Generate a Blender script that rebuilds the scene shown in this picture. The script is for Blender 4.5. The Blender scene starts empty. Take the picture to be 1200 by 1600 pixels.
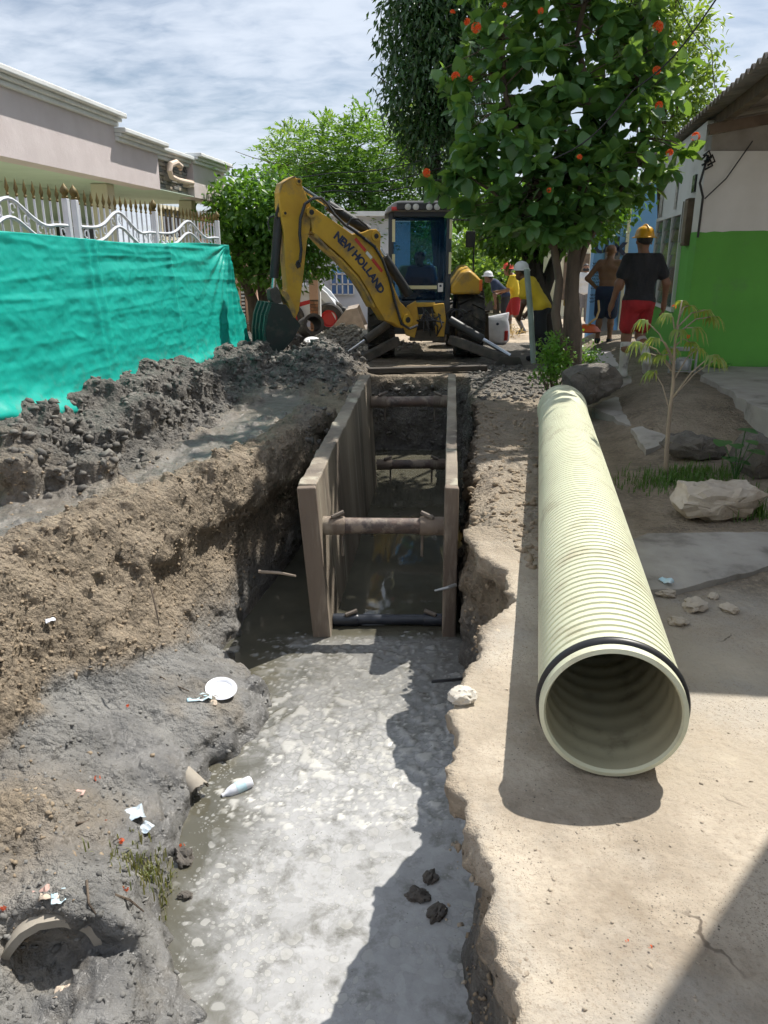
import bpy, bmesh, math, random
import numpy as np
from mathutils import Vector, Matrix, Euler, noise as mnoise
random.seed(7); RNG = np.random.default_rng(11)
S = bpy.context.scene
COL = S.collection
# ------------------------------------------------------------------ camera
PITCH = math.radians(18.2); CAMZ = 1.6
cam_d = bpy.data.cameras.new('camera'); cam = bpy.data.objects.new('camera', cam_d); COL.objects.link(cam)
cam.location = (0, 0, CAMZ); cam.rotation_euler = (math.pi/2 - PITCH, 0, 0)
cam_d.sensor_fit = 'VERTICAL'; cam_d.sensor_height = 36; cam_d.lens = 27; cam_d.clip_start = .05; cam_d.clip_end = 900
S.camera = cam
S.render.resolution_x, S.render.resolution_y = 768, 1024
# ------------------------------------------------------------------ sky, sun, exposure
SUNDIR = Vector((.46, .48, 1.0)).normalized()
SUN_EL = math.asin(SUNDIR.z); SUN_AZ = math.atan2(SUNDIR.x, SUNDIR.y)
W = bpy.data.worlds.new('World'); S.world = W; W.use_nodes = True
nt = W.node_tree; nt.nodes.clear()
def wn(t, **k):
    n = nt.nodes.new(t)
    for a, b in k.items(): setattr(n, a, b)
    return n
def wl(a, b): nt.links.new(a, b)
def wmath(op, a, b=None):
    n = wn('ShaderNodeMath', operation=op)
    for i, q in enumerate((a, b)):
        if q is None: continue
        if isinstance(q, (int, float)): n.inputs[i].default_value = q
        else: wl(q, n.inputs[i])
    return n.outputs[0]
sky = wn('ShaderNodeTexSky', sky_type='NISHITA'); sky.sun_disc = False
sky.sun_elevation = SUN_EL; sky.sun_rotation = SUN_AZ; sky.air_density = 1.0; sky.dust_density = .6; sky.ozone_density = 1.6
tc = wn('ShaderNodeTexCoord'); sp = wn('ShaderNodeSeparateXYZ'); wl(tc.outputs['Generated'], sp.inputs[0])
zz = wmath('ADD', wmath('MAXIMUM', sp.outputs['Z'], 0.0), .22)
cb = wn('ShaderNodeCombineXYZ')
wl(wmath('DIVIDE', sp.outputs['X'], zz), cb.inputs[0]); wl(wmath('DIVIDE', sp.outputs['Y'], zz), cb.inputs[1])
mp = wn('ShaderNodeMapping'); mp.inputs['Rotation'].default_value = (0, 0, .5); mp.inputs['Scale'].default_value = (1.0, 1.6, 1)
wl(cb.outputs[0], mp.inputs[0])
n1 = wn('ShaderNodeTexNoise'); n1.inputs['Scale'].default_value = 8.5; n1.inputs['Detail'].default_value = 5; n1.inputs['Roughness'].default_value = .55; n1.inputs['Distortion'].default_value = .35
wl(mp.outputs[0], n1.inputs['Vector'])
n2 = wn('ShaderNodeTexNoise'); n2.inputs['Scale'].default_value = .9; n2.inputs['Detail'].default_value = 3
wl(cb.outputs[0], n2.inputs['Vector'])
mask = wmath('ADD', wmath('MULTIPLY', n1.outputs['Fac'], .55), wmath('MULTIPLY', n2.outputs['Fac'], 1.1))
rmp = wn('ShaderNodeMapRange'); rmp.inputs['From Min'].default_value = .42; rmp.inputs['From Max'].default_value = .98; rmp.interpolation_type = 'SMOOTHSTEP'
wl(mask, rmp.inputs['Value'])
fac = wmath('MULTIPLY', rmp.outputs[0], .88)
mx = wn('ShaderNodeMix', data_type='RGBA'); wl(fac, mx.inputs['Factor'])
wl(sky.outputs[0], mx.inputs[6]); mx.inputs[7].default_value = (9.7, 10.6, 12.0, 1)
bg = wn('ShaderNodeBackground'); bg.inputs['Strength'].default_value = .066
wl(mx.outputs[2], bg.inputs['Color'])
wo = wn('ShaderNodeOutputWorld'); wl(bg.outputs[0], wo.inputs[0])
sun_d = bpy.data.lights.new('sun', 'SUN'); sun_d.energy = 5.0; sun_d.angle = math.radians(.53); sun_d.color = (1, .955, .88)
sun = bpy.data.objects.new('sun', sun_d); COL.objects.link(sun); sun.location = (20, 20, 40)
sun.rotation_euler = SUNDIR.to_track_quat('Z', 'Y').to_euler()
S.view_settings.view_transform = 'Standard'; S.view_settings.look = 'None'; S.view_settings.gamma = 1
S.view_settings.use_curve_mapping = False; S.view_settings.exposure = .42
S.render.engine = 'CYCLES'; S.cycles.max_bounces = 6; S.cycles.transparent_max_bounces = 12
S.cycles.diffuse_bounces = 3; S.cycles.glossy_bounces = 3; S.cycles.transmission_bounces = 6
S.cycles.use_adaptive_sampling = True; S.cycles.adaptive_threshold = .025; S.cycles.adaptive_min_samples = 12; S.cycles.use_denoising = True; S.cycles.caustics_reflective = False; S.cycles.caustics_refractive = False
# ------------------------------------------------------------------ measuring helpers (photo pixel -> point at a real distance)
SP, CP = math.sin(PITCH), math.cos(PITCH)
def ray(px, py):
    u = (px-600)/1200; v = (py-800)/1200
    return Vector((u, CP - v*SP, -(SP + v*CP)))
def at(px, py, Y):
    d = ray(px, py); return Vector((0, 0, CAMZ)) + d*(Y/d.y)
def gz(px, py, z):
    d = ray(px, py); return Vector((0, 0, CAMZ)) + d*((z-CAMZ)/d.z)
def on(px, py, P0, n):
    d = ray(px, py); n = Vector(n); o = Vector((0, 0, CAMZ)); return o + d*((Vector(P0)-o).dot(n)/d.dot(n))
def lerp(a, b, t): return a + (b-a)*t
def sstep(a, b, x):
    t = np.clip((x-a)/(b-a), 0, 1); return t*t*(3-2*t)
# ------------------------------------------------------------------ objects
def tag(o, label=None, cat=None, group=None, kind=None):
    if label: o['label'] = label
    if cat: o['category'] = cat
    if group: o['group'] = group
    if kind: o['kind'] = kind
    return o
def T(name, label, cat, loc=(0, 0, 0), group=None, rz=0):
    o = bpy.data.objects.new(name, None); COL.objects.link(o); o.location = loc; o.rotation_euler = (0, 0, rz); o.empty_display_size = .2
    return tag(o, label, cat, group)
def mkmesh(name, verts, faces, mat, smooth=False, sharp=None):
    me = bpy.data.meshes.new(name)
    if isinstance(faces, np.ndarray) and len(faces):
        k = faces.shape[1]; nf = len(faces)
        me.vertices.add(len(verts)); me.vertices.foreach_set('co', np.asarray(verts, dtype=np.float32).ravel())
        me.loops.add(nf*k); me.loops.foreach_set('vertex_index', faces.astype(np.int32).ravel())
        me.polygons.add(nf); me.polygons.foreach_set('loop_start', (np.arange(nf)*k).astype(np.int32))
        me.update(calc_edges=True)
    else:
        me.from_pydata([tuple(v) for v in verts], [], [tuple(f) for f in faces]); me.update()
    if mat is not None: me.materials.append(mat)
    if smooth:
        me.polygons.foreach_set('use_smooth', np.ones(len(me.polygons), dtype=bool))
        if sharp is not None: me.set_sharp_from_angle(angle=math.radians(sharp))
    return me
def wloc(o):
    m = Matrix.Identity(4)
    while o is not None:
        m = o.matrix_basis @ m; o = o.parent
    return m
def link(name, me, parent=None, local=False):
    o = bpy.data.objects.new(name, me); COL.objects.link(o)
    if parent is not None:
        o.parent = parent
    return o
class MB:
    def __init__(s): s.v = []; s.f = []
    def add(s, vs, fs):
        b = len(s.v); s.v += [Vector(v) for v in vs]; s.f += [tuple(i+b for i in f) for f in fs]; return s
    def box(s, c, size, R=None):
        c = Vector(c); h = Vector(size)/2; vs = []
        for x in (-1, 1):
            for y in (-1, 1):
                for z in (-1, 1):
                    p = Vector((x*h.x, y*h.y, z*h.z)); vs.append(c + (R @ p if R else p))
        return s.add(vs, [(0, 1, 3, 2), (4, 6, 7, 5), (0, 4, 5, 1), (2, 3, 7, 6), (0, 2, 6, 4), (1, 5, 7, 3)])
    def hexa(s, b4, t4):   # two quads, bottom and top rings (same winding, ccw from above)
        return s.add(list(b4)+list(t4), [(3, 2, 1, 0), (4, 5, 6, 7), (0, 1, 5, 4), (1, 2, 6, 5), (2, 3, 7, 6), (3, 0, 4, 7)])
    def bar(s, p, q, w, h, up=(0, 0, 1)):
        p = Vector(p); q = Vector(q); d = (q-p).normalized(); up = Vector(up)
        a = d.cross(up)
        if a.length < 1e-4: a = d.cross(Vector((1, 0, 0)))
        a.normalize(); b = a.cross(d).normalized(); a *= w/2; b *= h/2
        ring = lambda c: [c-a-b, c+a-b, c+a+b, c-a+b]
        return s.add(ring(p)+ring(q), [(0, 1, 2, 3), (7, 6, 5, 4), (0, 4, 5, 1), (1, 5, 6, 2), (2, 6, 7, 3), (3, 7, 4, 0)])
    def tube(s, pts, r, n=8, caps=True):
        pts = [Vector(p) for p in pts]; m = len(pts); rs = r if isinstance(r, (list, tuple)) else [r]*m
        rings = []; ref = None
        for i, p in enumerate(pts):
            d = (pts[min(i+1, m-1)] - pts[max(i-1, 0)]).normalized()
            if ref is None:
                ref = d.cross(Vector((0, 0, 1)))
                if ref.length < .05: ref = d.cross(Vector((1, 0, 0)))
            a = (ref - d*ref.dot(d)).normalized(); ref = a; b = d.cross(a)
            rings.append([p + (a*math.cos(2*math.pi*k/n) + b*math.sin(2*math.pi*k/n))*rs[i] for k in range(n)])
        vs = [v for R in rings for v in R]; fs = []
        for i in range(m-1):
            for k in range(n):
                k2 = (k+1) % n; fs.append((i*n+k, i*n+k2, (i+1)*n+k2, (i+1)*n+k))
        if caps: fs.append(tuple(range(n))[::-1]); fs.append(tuple((m-1)*n+k for k in range(n)))
        return s.add(vs, fs)
    def cyl(s, p, q, r, r2=None, n=16, caps=True): return s.tube([p, q], [r, r if r2 is None else r2], n, caps)
    def lathe(s, prof, o, axis=(0, 0, 1), n=24, closed=False):   # prof: (r, h)
        o = Vector(o); ax = Vector(axis).normalized(); a = ax.cross(Vector((0, 0, 1)))
        if a.length < .05: a = Vector((1, 0, 0))
        a.normalize(); b = ax.cross(a); vs = []; fs = []; m = len(prof)
        for r, h in prof:
            for k in range(n):
                t = 2*math.pi*k/n; vs.append(o + ax*h + (a*math.cos(t)+b*math.sin(t))*r)
        for i in range(m if closed else m-1):
            j = (i+1) % m
            for k in range(n):
                k2 = (k+1) % n; fs.append((i*n+k, i*n+k2, j*n+k2, j*n+k))
        return s.add(vs, fs)
    def prism(s, poly, ext):
        poly = [Vector(p) for p in poly]; ext = Vector(ext); n = len(poly)
        return s.add(poly + [p+ext for p in poly], [tuple(range(n))[::-1], tuple(range(n, 2*n))] + [(i, (i+1) % n, n+(i+1) % n, n+i) for i in range(n)])
    def blob(s, c, r, seed=0, sub=2, amp=.25, sq=(1, 1, 1), R=None, fr=1.6):
        bm = bmesh.new(); bmesh.ops.create_icosphere(bm, subdivisions=sub, radius=1)
        from mathutils import noise as mn
        vs = []
        for v in bm.verts:
            d = v.co.normalized(); k = 1 + amp*mn.noise(d*fr + Vector((seed*3.7, seed*1.3, 0))) + amp*.5*mn.noise(d*fr*2.7 + Vector((0, seed*2.1, 5)))
            p = Vector((d.x*sq[0], d.y*sq[1], d.z*sq[2]))*k*r
            vs.append(Vector(c) + (R @ p if R else p))
        fs = [tuple(v.index for v in f.verts) for f in bm.faces]; bm.free()
        return s.add(vs, fs)
    def build(s, name, mat, parent=None, smooth=False, sharp=35, bevel=0, seg=2, flip=True):
        if parent is not None:
            mi = wloc(parent).inverted(); vs = [mi @ v for v in s.v]
        else: vs = s.v
        me = mkmesh(name, vs, s.f, mat, smooth, sharp)
        if flip:
            bm = bmesh.new(); bm.from_mesh(me); bmesh.ops.recalc_face_normals(bm, faces=bm.faces); bm.to_mesh(me); bm.free()
            if smooth and sharp is not None: me.set_sharp_from_angle(angle=math.radians(sharp))
        o = link(name, me, parent)
        if bevel:
            b = o.modifiers.new('bevel', 'BEVEL'); b.width = bevel; b.segments = seg; b.limit_method = 'ANGLE'; b.angle_limit = math.radians(40)
        return o
def solo(mb, name, mat, label, cat, group=None, **k):   # a thing that is one mesh, origin at its base
    n = len(mb.v); lo = Vector((sum(v.x for v in mb.v)/n, sum(v.y for v in mb.v)/n, min(v.z for v in mb.v)))
    mb.v = [v-lo for v in mb.v]; o = mb.build(name, mat, None, **k); o.location = lo
    return tag(o, label, cat, group)
def text_mesh(body, size, mat, name, parent, origin, xdir, ydir, extrude=.004, align='CENTER', bold=0.0, shear=0.0):
    cu = bpy.data.curves.new(name, 'FONT'); cu.body = body; cu.size = size; cu.extrude = extrude; cu.align_x = align; cu.align_y = 'CENTER'; cu.offset = bold; cu.shear = shear; cu.resolution_u = 3
    tmp = bpy.data.objects.new('tmp', cu); COL.objects.link(tmp)
    dg = bpy.context.evaluated_depsgraph_get(); me = bpy.data.meshes.new_from_object(tmp.evaluated_get(dg)); bpy.data.objects.remove(tmp); bpy.data.curves.remove(cu)
    me.materials.clear(); me.materials.append(mat); me.name = name
    x = Vector(xdir).normalized(); y = Vector(ydir).normalized(); z = x.cross(y).normalized(); y = z.cross(x)
    M4 = Matrix((x, y, z)).transposed().to_4x4(); M4.translation = Vector(origin)
    if parent is not None: M4 = wloc(parent).inverted() @ M4
    me.transform(M4); return link(name, me, parent)
# ------------------------------------------------------------------ noise and surface extraction
_pr = np.random.default_rng(5)
_g = _pr.normal(size=(256, 3)); GR = (_g/np.linalg.norm(_g, axis=1, keepdims=True)).astype(np.float32)
_t = np.arange(128)/4.0; _tx, _ty, _tz = np.meshgrid(_t, _t, _t, indexing='ij')
def _periodic():
    g = GR[_pr.integers(0, 256, (32, 32, 32))]; out = np.zeros((128, 128, 128), np.float32)
    i = _t.astype(int); f = (_t-i).astype(np.float32); w = f*f*f*(f*(f*6-15)+10)
    for dx in (0, 1):
        for dy in (0, 1):
            for dz in (0, 1):
                G = g[np.ix_((i+dx) % 32, (i+dy) % 32, (i+dz) % 32)]
                d = G[..., 0]*(f-dx)[:, None, None] + G[..., 1]*(f-dy)[None, :, None] + G[..., 2]*(f-dz)[None, None, :]
                out += d*(w if dx else 1-w)[:, None, None]*(w if dy else 1-w)[None, :, None]*(w if dz else 1-w)[None, None, :]
    return out.ravel()
NTAB = _periodic(); del _tx, _ty, _tz
def pnoise(x, y, z):
    x = np.asarray(x, np.float32)*4; y = np.asarray(y, np.float32)*4; z = np.asarray(z, np.float32)*4
    xi = np.floor(x); yi = np.floor(y); zi = np.floor(z); xf = x-xi; yf = y-yi; zf = z-zi
    xi = xi.astype(np.int32); yi = yi.astype(np.int32); zi = zi.astype(np.int32)
    x0 = (xi & 127) << 14; x1 = ((xi+1) & 127) << 14; y0 = (yi & 127) << 7; y1 = ((yi+1) & 127) << 7; z0 = zi & 127; z1 = (zi+1) & 127
    a = NTAB[x0+y0+z0]; a += xf*(NTAB[x1+y0+z0]-a); b = NTAB[x0+y1+z0]; b += xf*(NTAB[x1+y1+z0]-b); a += yf*(b-a)
    c = NTAB[x0+y0+z1]; c += xf*(NTAB[x1+y0+z1]-c); d = NTAB[x0+y1+z1]; d += xf*(NTAB[x1+y1+z1]-d); c += yf*(d-c)
    return a + zf*(c-a)
def fbm(x, y, z, oct=3, lac=2.1, gain=.5):
    s = 0; a = 1.0
    for i in range(oct):
        s = s + a*pnoise(x+i*17.3, y+i*9.1, z+i*5.7); x = x*lac; y = y*lac; z = z*lac; a *= gain
    return s
def surface_nets(F):
    I = F < 0; nx, ny, nz = F.shape
    cnt = np.zeros((nx-1, ny-1, nz-1), np.int8)
    for dx in (0, 1):
        for dy in (0, 1):
            for dz in (0, 1): cnt += I[dx:nx-1+dx, dy:ny-1+dy, dz:nz-1+dz]
    act = (cnt > 0) & (cnt < 8); idx = np.argwhere(act); n = len(idx)
    vid = np.full(act.shape, -1, np.int32); vid[act] = np.arange(n)
    i, j, k = idx.T; acc = np.zeros((n, 3)); num = np.zeros(n)
    C = [(0, 0, 0), (1, 0, 0), (0, 1, 0), (1, 1, 0), (0, 0, 1), (1, 0, 1), (0, 1, 1), (1, 1, 1)]
    E = [(0, 1), (2, 3), (4, 5), (6, 7), (0, 2), (1, 3), (4, 6), (5, 7), (0, 4), (1, 5), (2, 6), (3, 7)]
    val = [F[i+a, j+b, k+c] for a, b, c in C]
    for a, b in E:
        fa, fb = val[a], val[b]; m = (fa < 0) != (fb < 0)
        t = np.where(m, fa/np.where(fa-fb == 0, 1, fa-fb), 0)
        for ax in range(3): acc[:, ax] += np.where(m, C[a][ax] + t*(C[b][ax]-C[a][ax]), 0)
        num += m
    P = idx + acc/num[:, None]; Q = []
    ch = np.argwhere(I[:-1, 1:-1, 1:-1] != I[1:, 1:-1, 1:-1]); a, b, c = ch.T; b = b+1; c = c+1; s = I[a, b, c]
    q = np.stack([vid[a, b-1, c-1], vid[a, b, c-1], vid[a, b, c], vid[a, b-1, c]], 1); q[~s] = q[~s][:, ::-1]; Q.append(q)
    ch = np.argwhere(I[1:-1, :-1, 1:-1] != I[1:-1, 1:, 1:-1]); a, b, c = ch.T; a = a+1; c = c+1; s = I[a, b, c]
    q = np.stack([vid[a-1, b, c-1], vid[a-1, b, c], vid[a, b, c], vid[a, b, c-1]], 1); q[~s] = q[~s][:, ::-1]; Q.append(q)
    ch = np.argwhere(I[1:-1, 1:-1, :-1] != I[1:-1, 1:-1, 1:]); a, b, c = ch.T; a = a+1; b = b+1; s = I[a, b, c]
    q = np.stack([vid[a-1, b-1, c], vid[a, b-1, c], vid[a, b, c], vid[a-1, b, c]], 1); q[~s] = q[~s][:, ::-1]; Q.append(q)
    Q = np.concatenate(Q); return P, Q[(Q >= 0).all(1)]
# ------------------------------------------------------------------ materials
def newmat(name):
    m = bpy.data.materials.new(name); m.use_nodes = True; t = m.node_tree; b = t.nodes['Principled BSDF']; return m, t, b
def nd(t, ty, **k):
    n = t.nodes.new(ty)
    for a, v in k.items(): setattr(n, a, v)
    return n
def setin(n, **k):
    for a, v in k.items(): n.inputs[a.replace('_', ' ')].default_value = v
def rgba(c): return (c[0], c[1], c[2], 1)
def nmath(t, op, a, b=None):
    n = nd(t, 'ShaderNodeMath', operation=op)
    for i, q in enumerate((a, b)):
        if q is None: continue
        if isinstance(q, (int, float)): n.inputs[i].default_value = q
        else: t.links.new(q, n.inputs[i])
    return n.outputs[0]
def noise_fac(t, scale, detail=5, rough=.55, lo=.35, hi=.65, vec=None, dist=0):
    n = nd(t, 'ShaderNodeTexNoise'); setin(n, Scale=scale, Detail=detail, Roughness=rough, Distortion=dist)
    if vec is None: vec = nd(t, 'ShaderNodeTexCoord').outputs['Object']
    t.links.new(vec, n.inputs['Vector']); r = nd(t, 'ShaderNodeMapRange'); setin(r, From_Min=lo, From_Max=hi); t.links.new(n.outputs['Fac'], r.inputs['Value'])
    return r.outputs[0]
def mixc(t, f, a, b):
    m = nd(t, 'ShaderNodeMix', data_type='RGBA')
    for i, q in ((0, f), (6, a), (7, b)):
        if isinstance(q, (int, float)): m.inputs[i].default_value = q
        elif isinstance(q, (tuple, list)): m.inputs[i].default_value = rgba(q)
        else: t.links.new(q, m.inputs[i])
    return m.outputs[2]
def bumpn(t, b, h, strength=.5, dist=.02, prev=None):
    n = nd(t, 'ShaderNodeBump'); setin(n, Strength=strength, Distance=dist); t.links.new(h, n.inputs['Height'])
    if prev is not None: t.links.new(prev, n.inputs['Normal'])
    t.links.new(n.outputs[0], b.inputs['Normal']); return n.outputs[0]
def M(name, c, c2=None, sc=4, rough=.75, bump=0, bsc=40, bdist=.01, metal=0, dirt=None, spec=.5, coat=0, stretch=None, alpha=None, trans=0):
    m, t, b = newmat(name); vec = None
    if stretch:
        tc = nd(t, 'ShaderNodeTexCoord'); mp = nd(t, 'ShaderNodeMapping'); mp.inputs['Scale'].default_value = stretch; t.links.new(tc.outputs['Object'], mp.inputs[0]); vec = mp.outputs[0]
    if c2 is None: c2 = tuple(x*.82 for x in c)
    col = mixc(t, noise_fac(t, sc, vec=vec), c, c2)
    if dirt:
        dc, lo, hi, ds = dirt; col = mixc(t, noise_fac(t, ds, 7, .65, lo, hi, vec=vec), col, dc)
        rr = nmath(t, 'MAXIMUM', noise_fac(t, ds, 7, .65, lo, hi, vec=vec), rough); t.links.new(rr, b.inputs['Roughness'])
    else: b.inputs['Roughness'].default_value = rough
    t.links.new(col, b.inputs['Base Color']); setin(b, Metallic=metal); b.inputs['Specular IOR Level'].default_value = spec
    if coat: b.inputs['Coat Weight'].default_value = coat
    if bump: bumpn(t, b, noise_fac(t, bsc, 6, .6, 0, 1, vec=vec), bump, bdist)
    return m
def leafmat(name, c, c2, trans=.45, rough=.45, tcol=None):
    m, t, b = newmat(name)
    g = nd(t, 'ShaderNodeNewGeometry'); f = g.outputs['Random Per Island']; oi = nd(t, 'ShaderNodeObjectInfo')
    f = nmath(t, 'FRACT', nmath(t, 'ADD', f, oi.outputs['Random']))
    col = mixc(t, f, c, c2); t.links.new(col, b.inputs['Base Color']); b.inputs['Roughness'].default_value = rough
    tr = nd(t, 'ShaderNodeBsdfTranslucent'); tcol = tcol or tuple(min(1, x*k) for x, k in zip(c2, (2.2, 1.9, .8)))
    t.links.new(mixc(t, f, tcol, tuple(x*.7 for x in tcol)), tr.inputs['Color'])
    mxs = nd(t, 'ShaderNodeMixShader'); mxs.inputs[0].default_value = trans
    t.links.new(b.outputs[0], mxs.inputs[1]); t.links.new(tr.outputs[0], mxs.inputs[2]); t.links.new(mxs.outputs[0], t.nodes['Material Output'].inputs[0])
    return m
# ------------------------------------------------------------------ the ground: street, spoil heaps and the open trench
WATER = -1.05
STREET = np.array([.20, .98]) / np.hypot(.20, .98)                  # street direction
def street_z(y): return -.02*np.maximum(0, y-11.5)
def curve_xy(pix, z):
    p = [gz(a, b, z) for a, b in pix]; p.sort(key=lambda v: v.y); return np.array([v.y for v in p]), np.array([v.x for v in p])
RE = curve_xy([(808, 1600), (790, 1500), (768, 1420), (752, 1350), (722, 1265), (706, 1200), (698, 1140), (704, 1080), (738, 1042), (775, 965), (800, 930), (792, 890), (745, 865), (728, 820), (734, 760), (740, 700), (742, 650), (733, 600), (725, 577)], 0)
WL = curve_xy([(385, 1050), (430, 1100), (424, 1150), (350, 1200), (312, 1260), (296, 1340), (268, 1430), (258, 1470), (300, 1540), (320, 1600)], WATER)
def xr(y): return np.interp(y, *RE)
def panel_l(y): return -.60 + .079*(y-5.15)
def xw(y): return np.interp(y, WL[0], WL[1])
CR = (np.array([0, 2.5, 3.5, 4.2, 5.1, 5.8, 6.6, 7.4, 8.2, 12.5]), np.array([-2.3, -2.15, -2.05, -1.9, -1.45, -1.12, -.80, -.62, -.47, -.12]))
FT = (np.array([0, 2.4, 3.0, 3.6, 4.1, 4.6, 5.2, 6.0, 7.0, 8.2, 12.5]), np.array([-1.75, -1.72, -1.76, -1.72, -1.42, -1.12, -.84, -.76, -.62, -.40, -.06]))
def xc(y): return np.interp(y, *CR)
def xf(y): return np.interp(y, *FT)
def zfoot(y): return np.interp(y, [0, 3.6, 4.1, 4.6, 5.0, 5.4], [-.62, -.60, -.68, -.85, -1.1, -1.3])
# line of the tarp and fence in front of the house on the other side
TA = Vector((-2.98, 6.5)); TD = Vector((.64, 5.1)).normalized()
def tarp_dist(x, y): return (x-TA.x)*TD.y - (y-TA.y)*TD.x
gx = np.arange(-10, 11, .02); gy = np.arange(-.8, 18.2, .02)
X2, Y2 = np.meshgrid(gx, gy, indexing='ij')
def n2(x, y, s, o=3, z=0.0):
    sh = x.shape; return fbm((x*s).ravel(), (y*s).ravel(), np.full(x.size, z+.37), o).reshape(sh)
H = .012*n2(X2, Y2, 1.3) + street_z(Y2)
# right hand side: pavement that climbs toward the green house, dips under the pipe end
side = X2 - (1.55 + .204*(Y2-6))
H += .20*sstep(.2, .9, side)*sstep(6.4, 8.0, Y2) + .06*sstep(.3, 1.2, side)*sstep(2.5, 6, Y2)
H -= .09*np.exp(-((X2-1.75)/.5)**2 - ((Y2-7.6)/1.6)**2)
# left: muddy strip, heap along the tarp, heaps at the bucket
dT = tarp_dist(X2, Y2); along = (X2-TA.x)*TD.x + (Y2-TA.y)*TD.y
lump = 1 + .9*n2(X2, Y2, .9, 3, 3.1)
heap = (.38 + .10*sstep(8.8, 6.8, Y2) + .06*np.sin(along*1.1))*(1-sstep(.18, .98 + .12*np.sin(along*2.3), dT))*sstep(-.8, -.1, dT)*sstep(4.95, 6.1, Y2 - .35*np.sin(along*3.1)*.3)*(1-sstep(12.5, 14, Y2))
heap *= np.clip(lump, .45, 1.5)
def gauss(px, py, z, Y, sx, sy, a):
    p = at(px, py, Y); return a*np.exp(-((X2-p.x)/sx)**2 - ((Y2-Y)/sy)**2)
heap = np.maximum(heap, gauss(480, 540, 0, 11.2, .75, 1.1, .47)*np.clip(lump, .7, 1.3))
heap = np.maximum(heap, gauss(530, 520, 0, 12.5, .42, .6, .22)*np.clip(lump, .7, 1.3))
heap = np.maximum(heap, gauss(400, 570, 0, 10.4, .9, 1.0, .28)*np.clip(lump, .7, 1.3))
heap = np.maximum(heap, gauss(508, 640, 0, 7.3, .35, .55, .28)*np.clip(lump, .7, 1.3))
left = sstep(0.2, -.3, X2-xc(Y2))
H += heap*left
dc = xc(Y2) - X2
ridge = (.13 + .05*n2(X2, Y2, 1.2, 2, 9))*np.exp(-(np.maximum(dc-.08, 0)/.27)**2)*sstep(1.0, 2.4, Y2)*(1-sstep(7.4, 8.6, Y2))
H += ridge*left
zone_spoil = np.clip(np.maximum(sstep(.06, .16, heap), sstep(1.2, .95, dT)*sstep(5.0, 5.6, Y2)*(1-sstep(12.5, 13.5, Y2))) + sstep(9.0, 10.5, Y2)*sstep(.55, .1, X2-xc(Y2)), 0, 1)*left
# crumbs and clods stamped into the heaps
def stamp(cx, cy, r, hgt, flat=1.0):
    i0, i1 = int((cx-r-gx[0])/.02), int((cx+r-gx[0])/.02)+2; j0, j1 = int((cy-r-gy[0])/.02), int((cy+r-gy[0])/.02)+2
    if i0 < 0 or j0 < 0 or i1 > len(gx) or j1 > len(gy): return
    d2 = ((X2[i0:i1, j0:j1]-cx)**2 + ((Y2[i0:i1, j0:j1]-cy)*flat)**2)/(r*r)
    ci = min(max(int((cx-gx[0])/.02), 0), len(gx)-1); cj = min(max(int((cy-gy[0])/.02), 0), len(gy)-1)
    H[i0:i1, j0:j1] = np.maximum(H[i0:i1, j0:j1], np.where(d2 < 1, H[ci, cj] - .4*hgt + 1.4*hgt*np.sqrt(np.maximum(0, 1-d2)), -9))
rs = np.random.default_rng(3)
for k in range(3400):
    y = 5.2 + 8.3*rs.random(); d = rs.normal(.35, .4); a = (y-TA.y)/TD.y
    x = TA.x + TD.x*a + d*1.02
    if x > xc(y)-.15 or d < -.1 or d > 1.25: continue
    r = (.025 + .07*rs.random()**3) if k % 12 else rs.uniform(.10, .20); stamp(x, y, r, r*(.25+.35*rs.random())*(1 if k % 12 else .55), .8+.5*rs.random())
for k in range(900):
    y = 9.2 + 4.4*rs.random(); x = rs.uniform(-2.2, -.25)
    r = .03 + .09*rs.random()**3; stamp(x, y, r, r*(.3+.4*rs.random()))
for k in range(1500):
    y = 2.0 + 6.2*rs.random(); x = xc(y) - abs(rs.normal(.2, .35)); r = .015 + .05*rs.random()**2.5; stamp(x, y, r, r*(.3+.5*rs.random()))
Htop = H.copy()
# carve the trench
yy = Y2
t = np.clip((X2 - xc(yy))/np.maximum(xf(yy)-xc(yy), .06), 0, 1)
zl = Htop*(1-t**1.15) + zfoot(yy)*t**1.15
s_ = (X2-xf(yy))/np.maximum(xw(yy)-xf(yy), .12); terr = 1-sstep(4.75, 5.1, yy)
tz = zfoot(yy) + (WATER+.10-zfoot(yy))*np.clip(s_, 0, 1)**.8 + .045*n2(X2, Y2, 2.6, 4, 2)
tz = np.where(s_ > .82, np.minimum(tz, (WATER+.10) + (-.28)*sstep(.84, 1.12, s_)), tz)
tz = tz*terr + (1-terr)*(-1.32)
# brown lump lower left corner, beside the broken clay pipe
tz += .20*np.exp(-((X2+1.50)/.22)**2 - ((Y2-2.62)/.30)**2) + .10*np.exp(-((X2+1.25)/.4)**2 - ((Y2-2.0)/.35)**2)
ATOP = at(72, 1446, 2.14); AR = .18
beh = np.exp(-((X2-ATOP.x+.10*(Y2-ATOP.y))/.30)**4)*sstep(ATOP.y+.03, ATOP.y+.07, Y2)*(1-sstep(ATOP.y+.22, ATOP.y+.6, Y2)); tz = tz*(1-beh) + np.maximum(tz, ATOP.z+.03-.5*np.abs(X2-ATOP.x)**1.6)*beh
fr = np.exp(-((X2-ATOP.x)/.17)**4)*sstep(ATOP.y+.05, ATOP.y+.0, Y2)*sstep(ATOP.y-.42, ATOP.y-.20, Y2); tz = tz*(1-fr) + np.minimum(tz, ATOP.z-.20)*fr
Hc = np.where(t < 1, zl, tz)
jag = n2(X2*0, Y2, 4.0, 3, 1); er = xr(yy) + .09*np.round(jag*4)/4 + .035*n2(X2*.8, Y2, 11.0, 3, 4)
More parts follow.
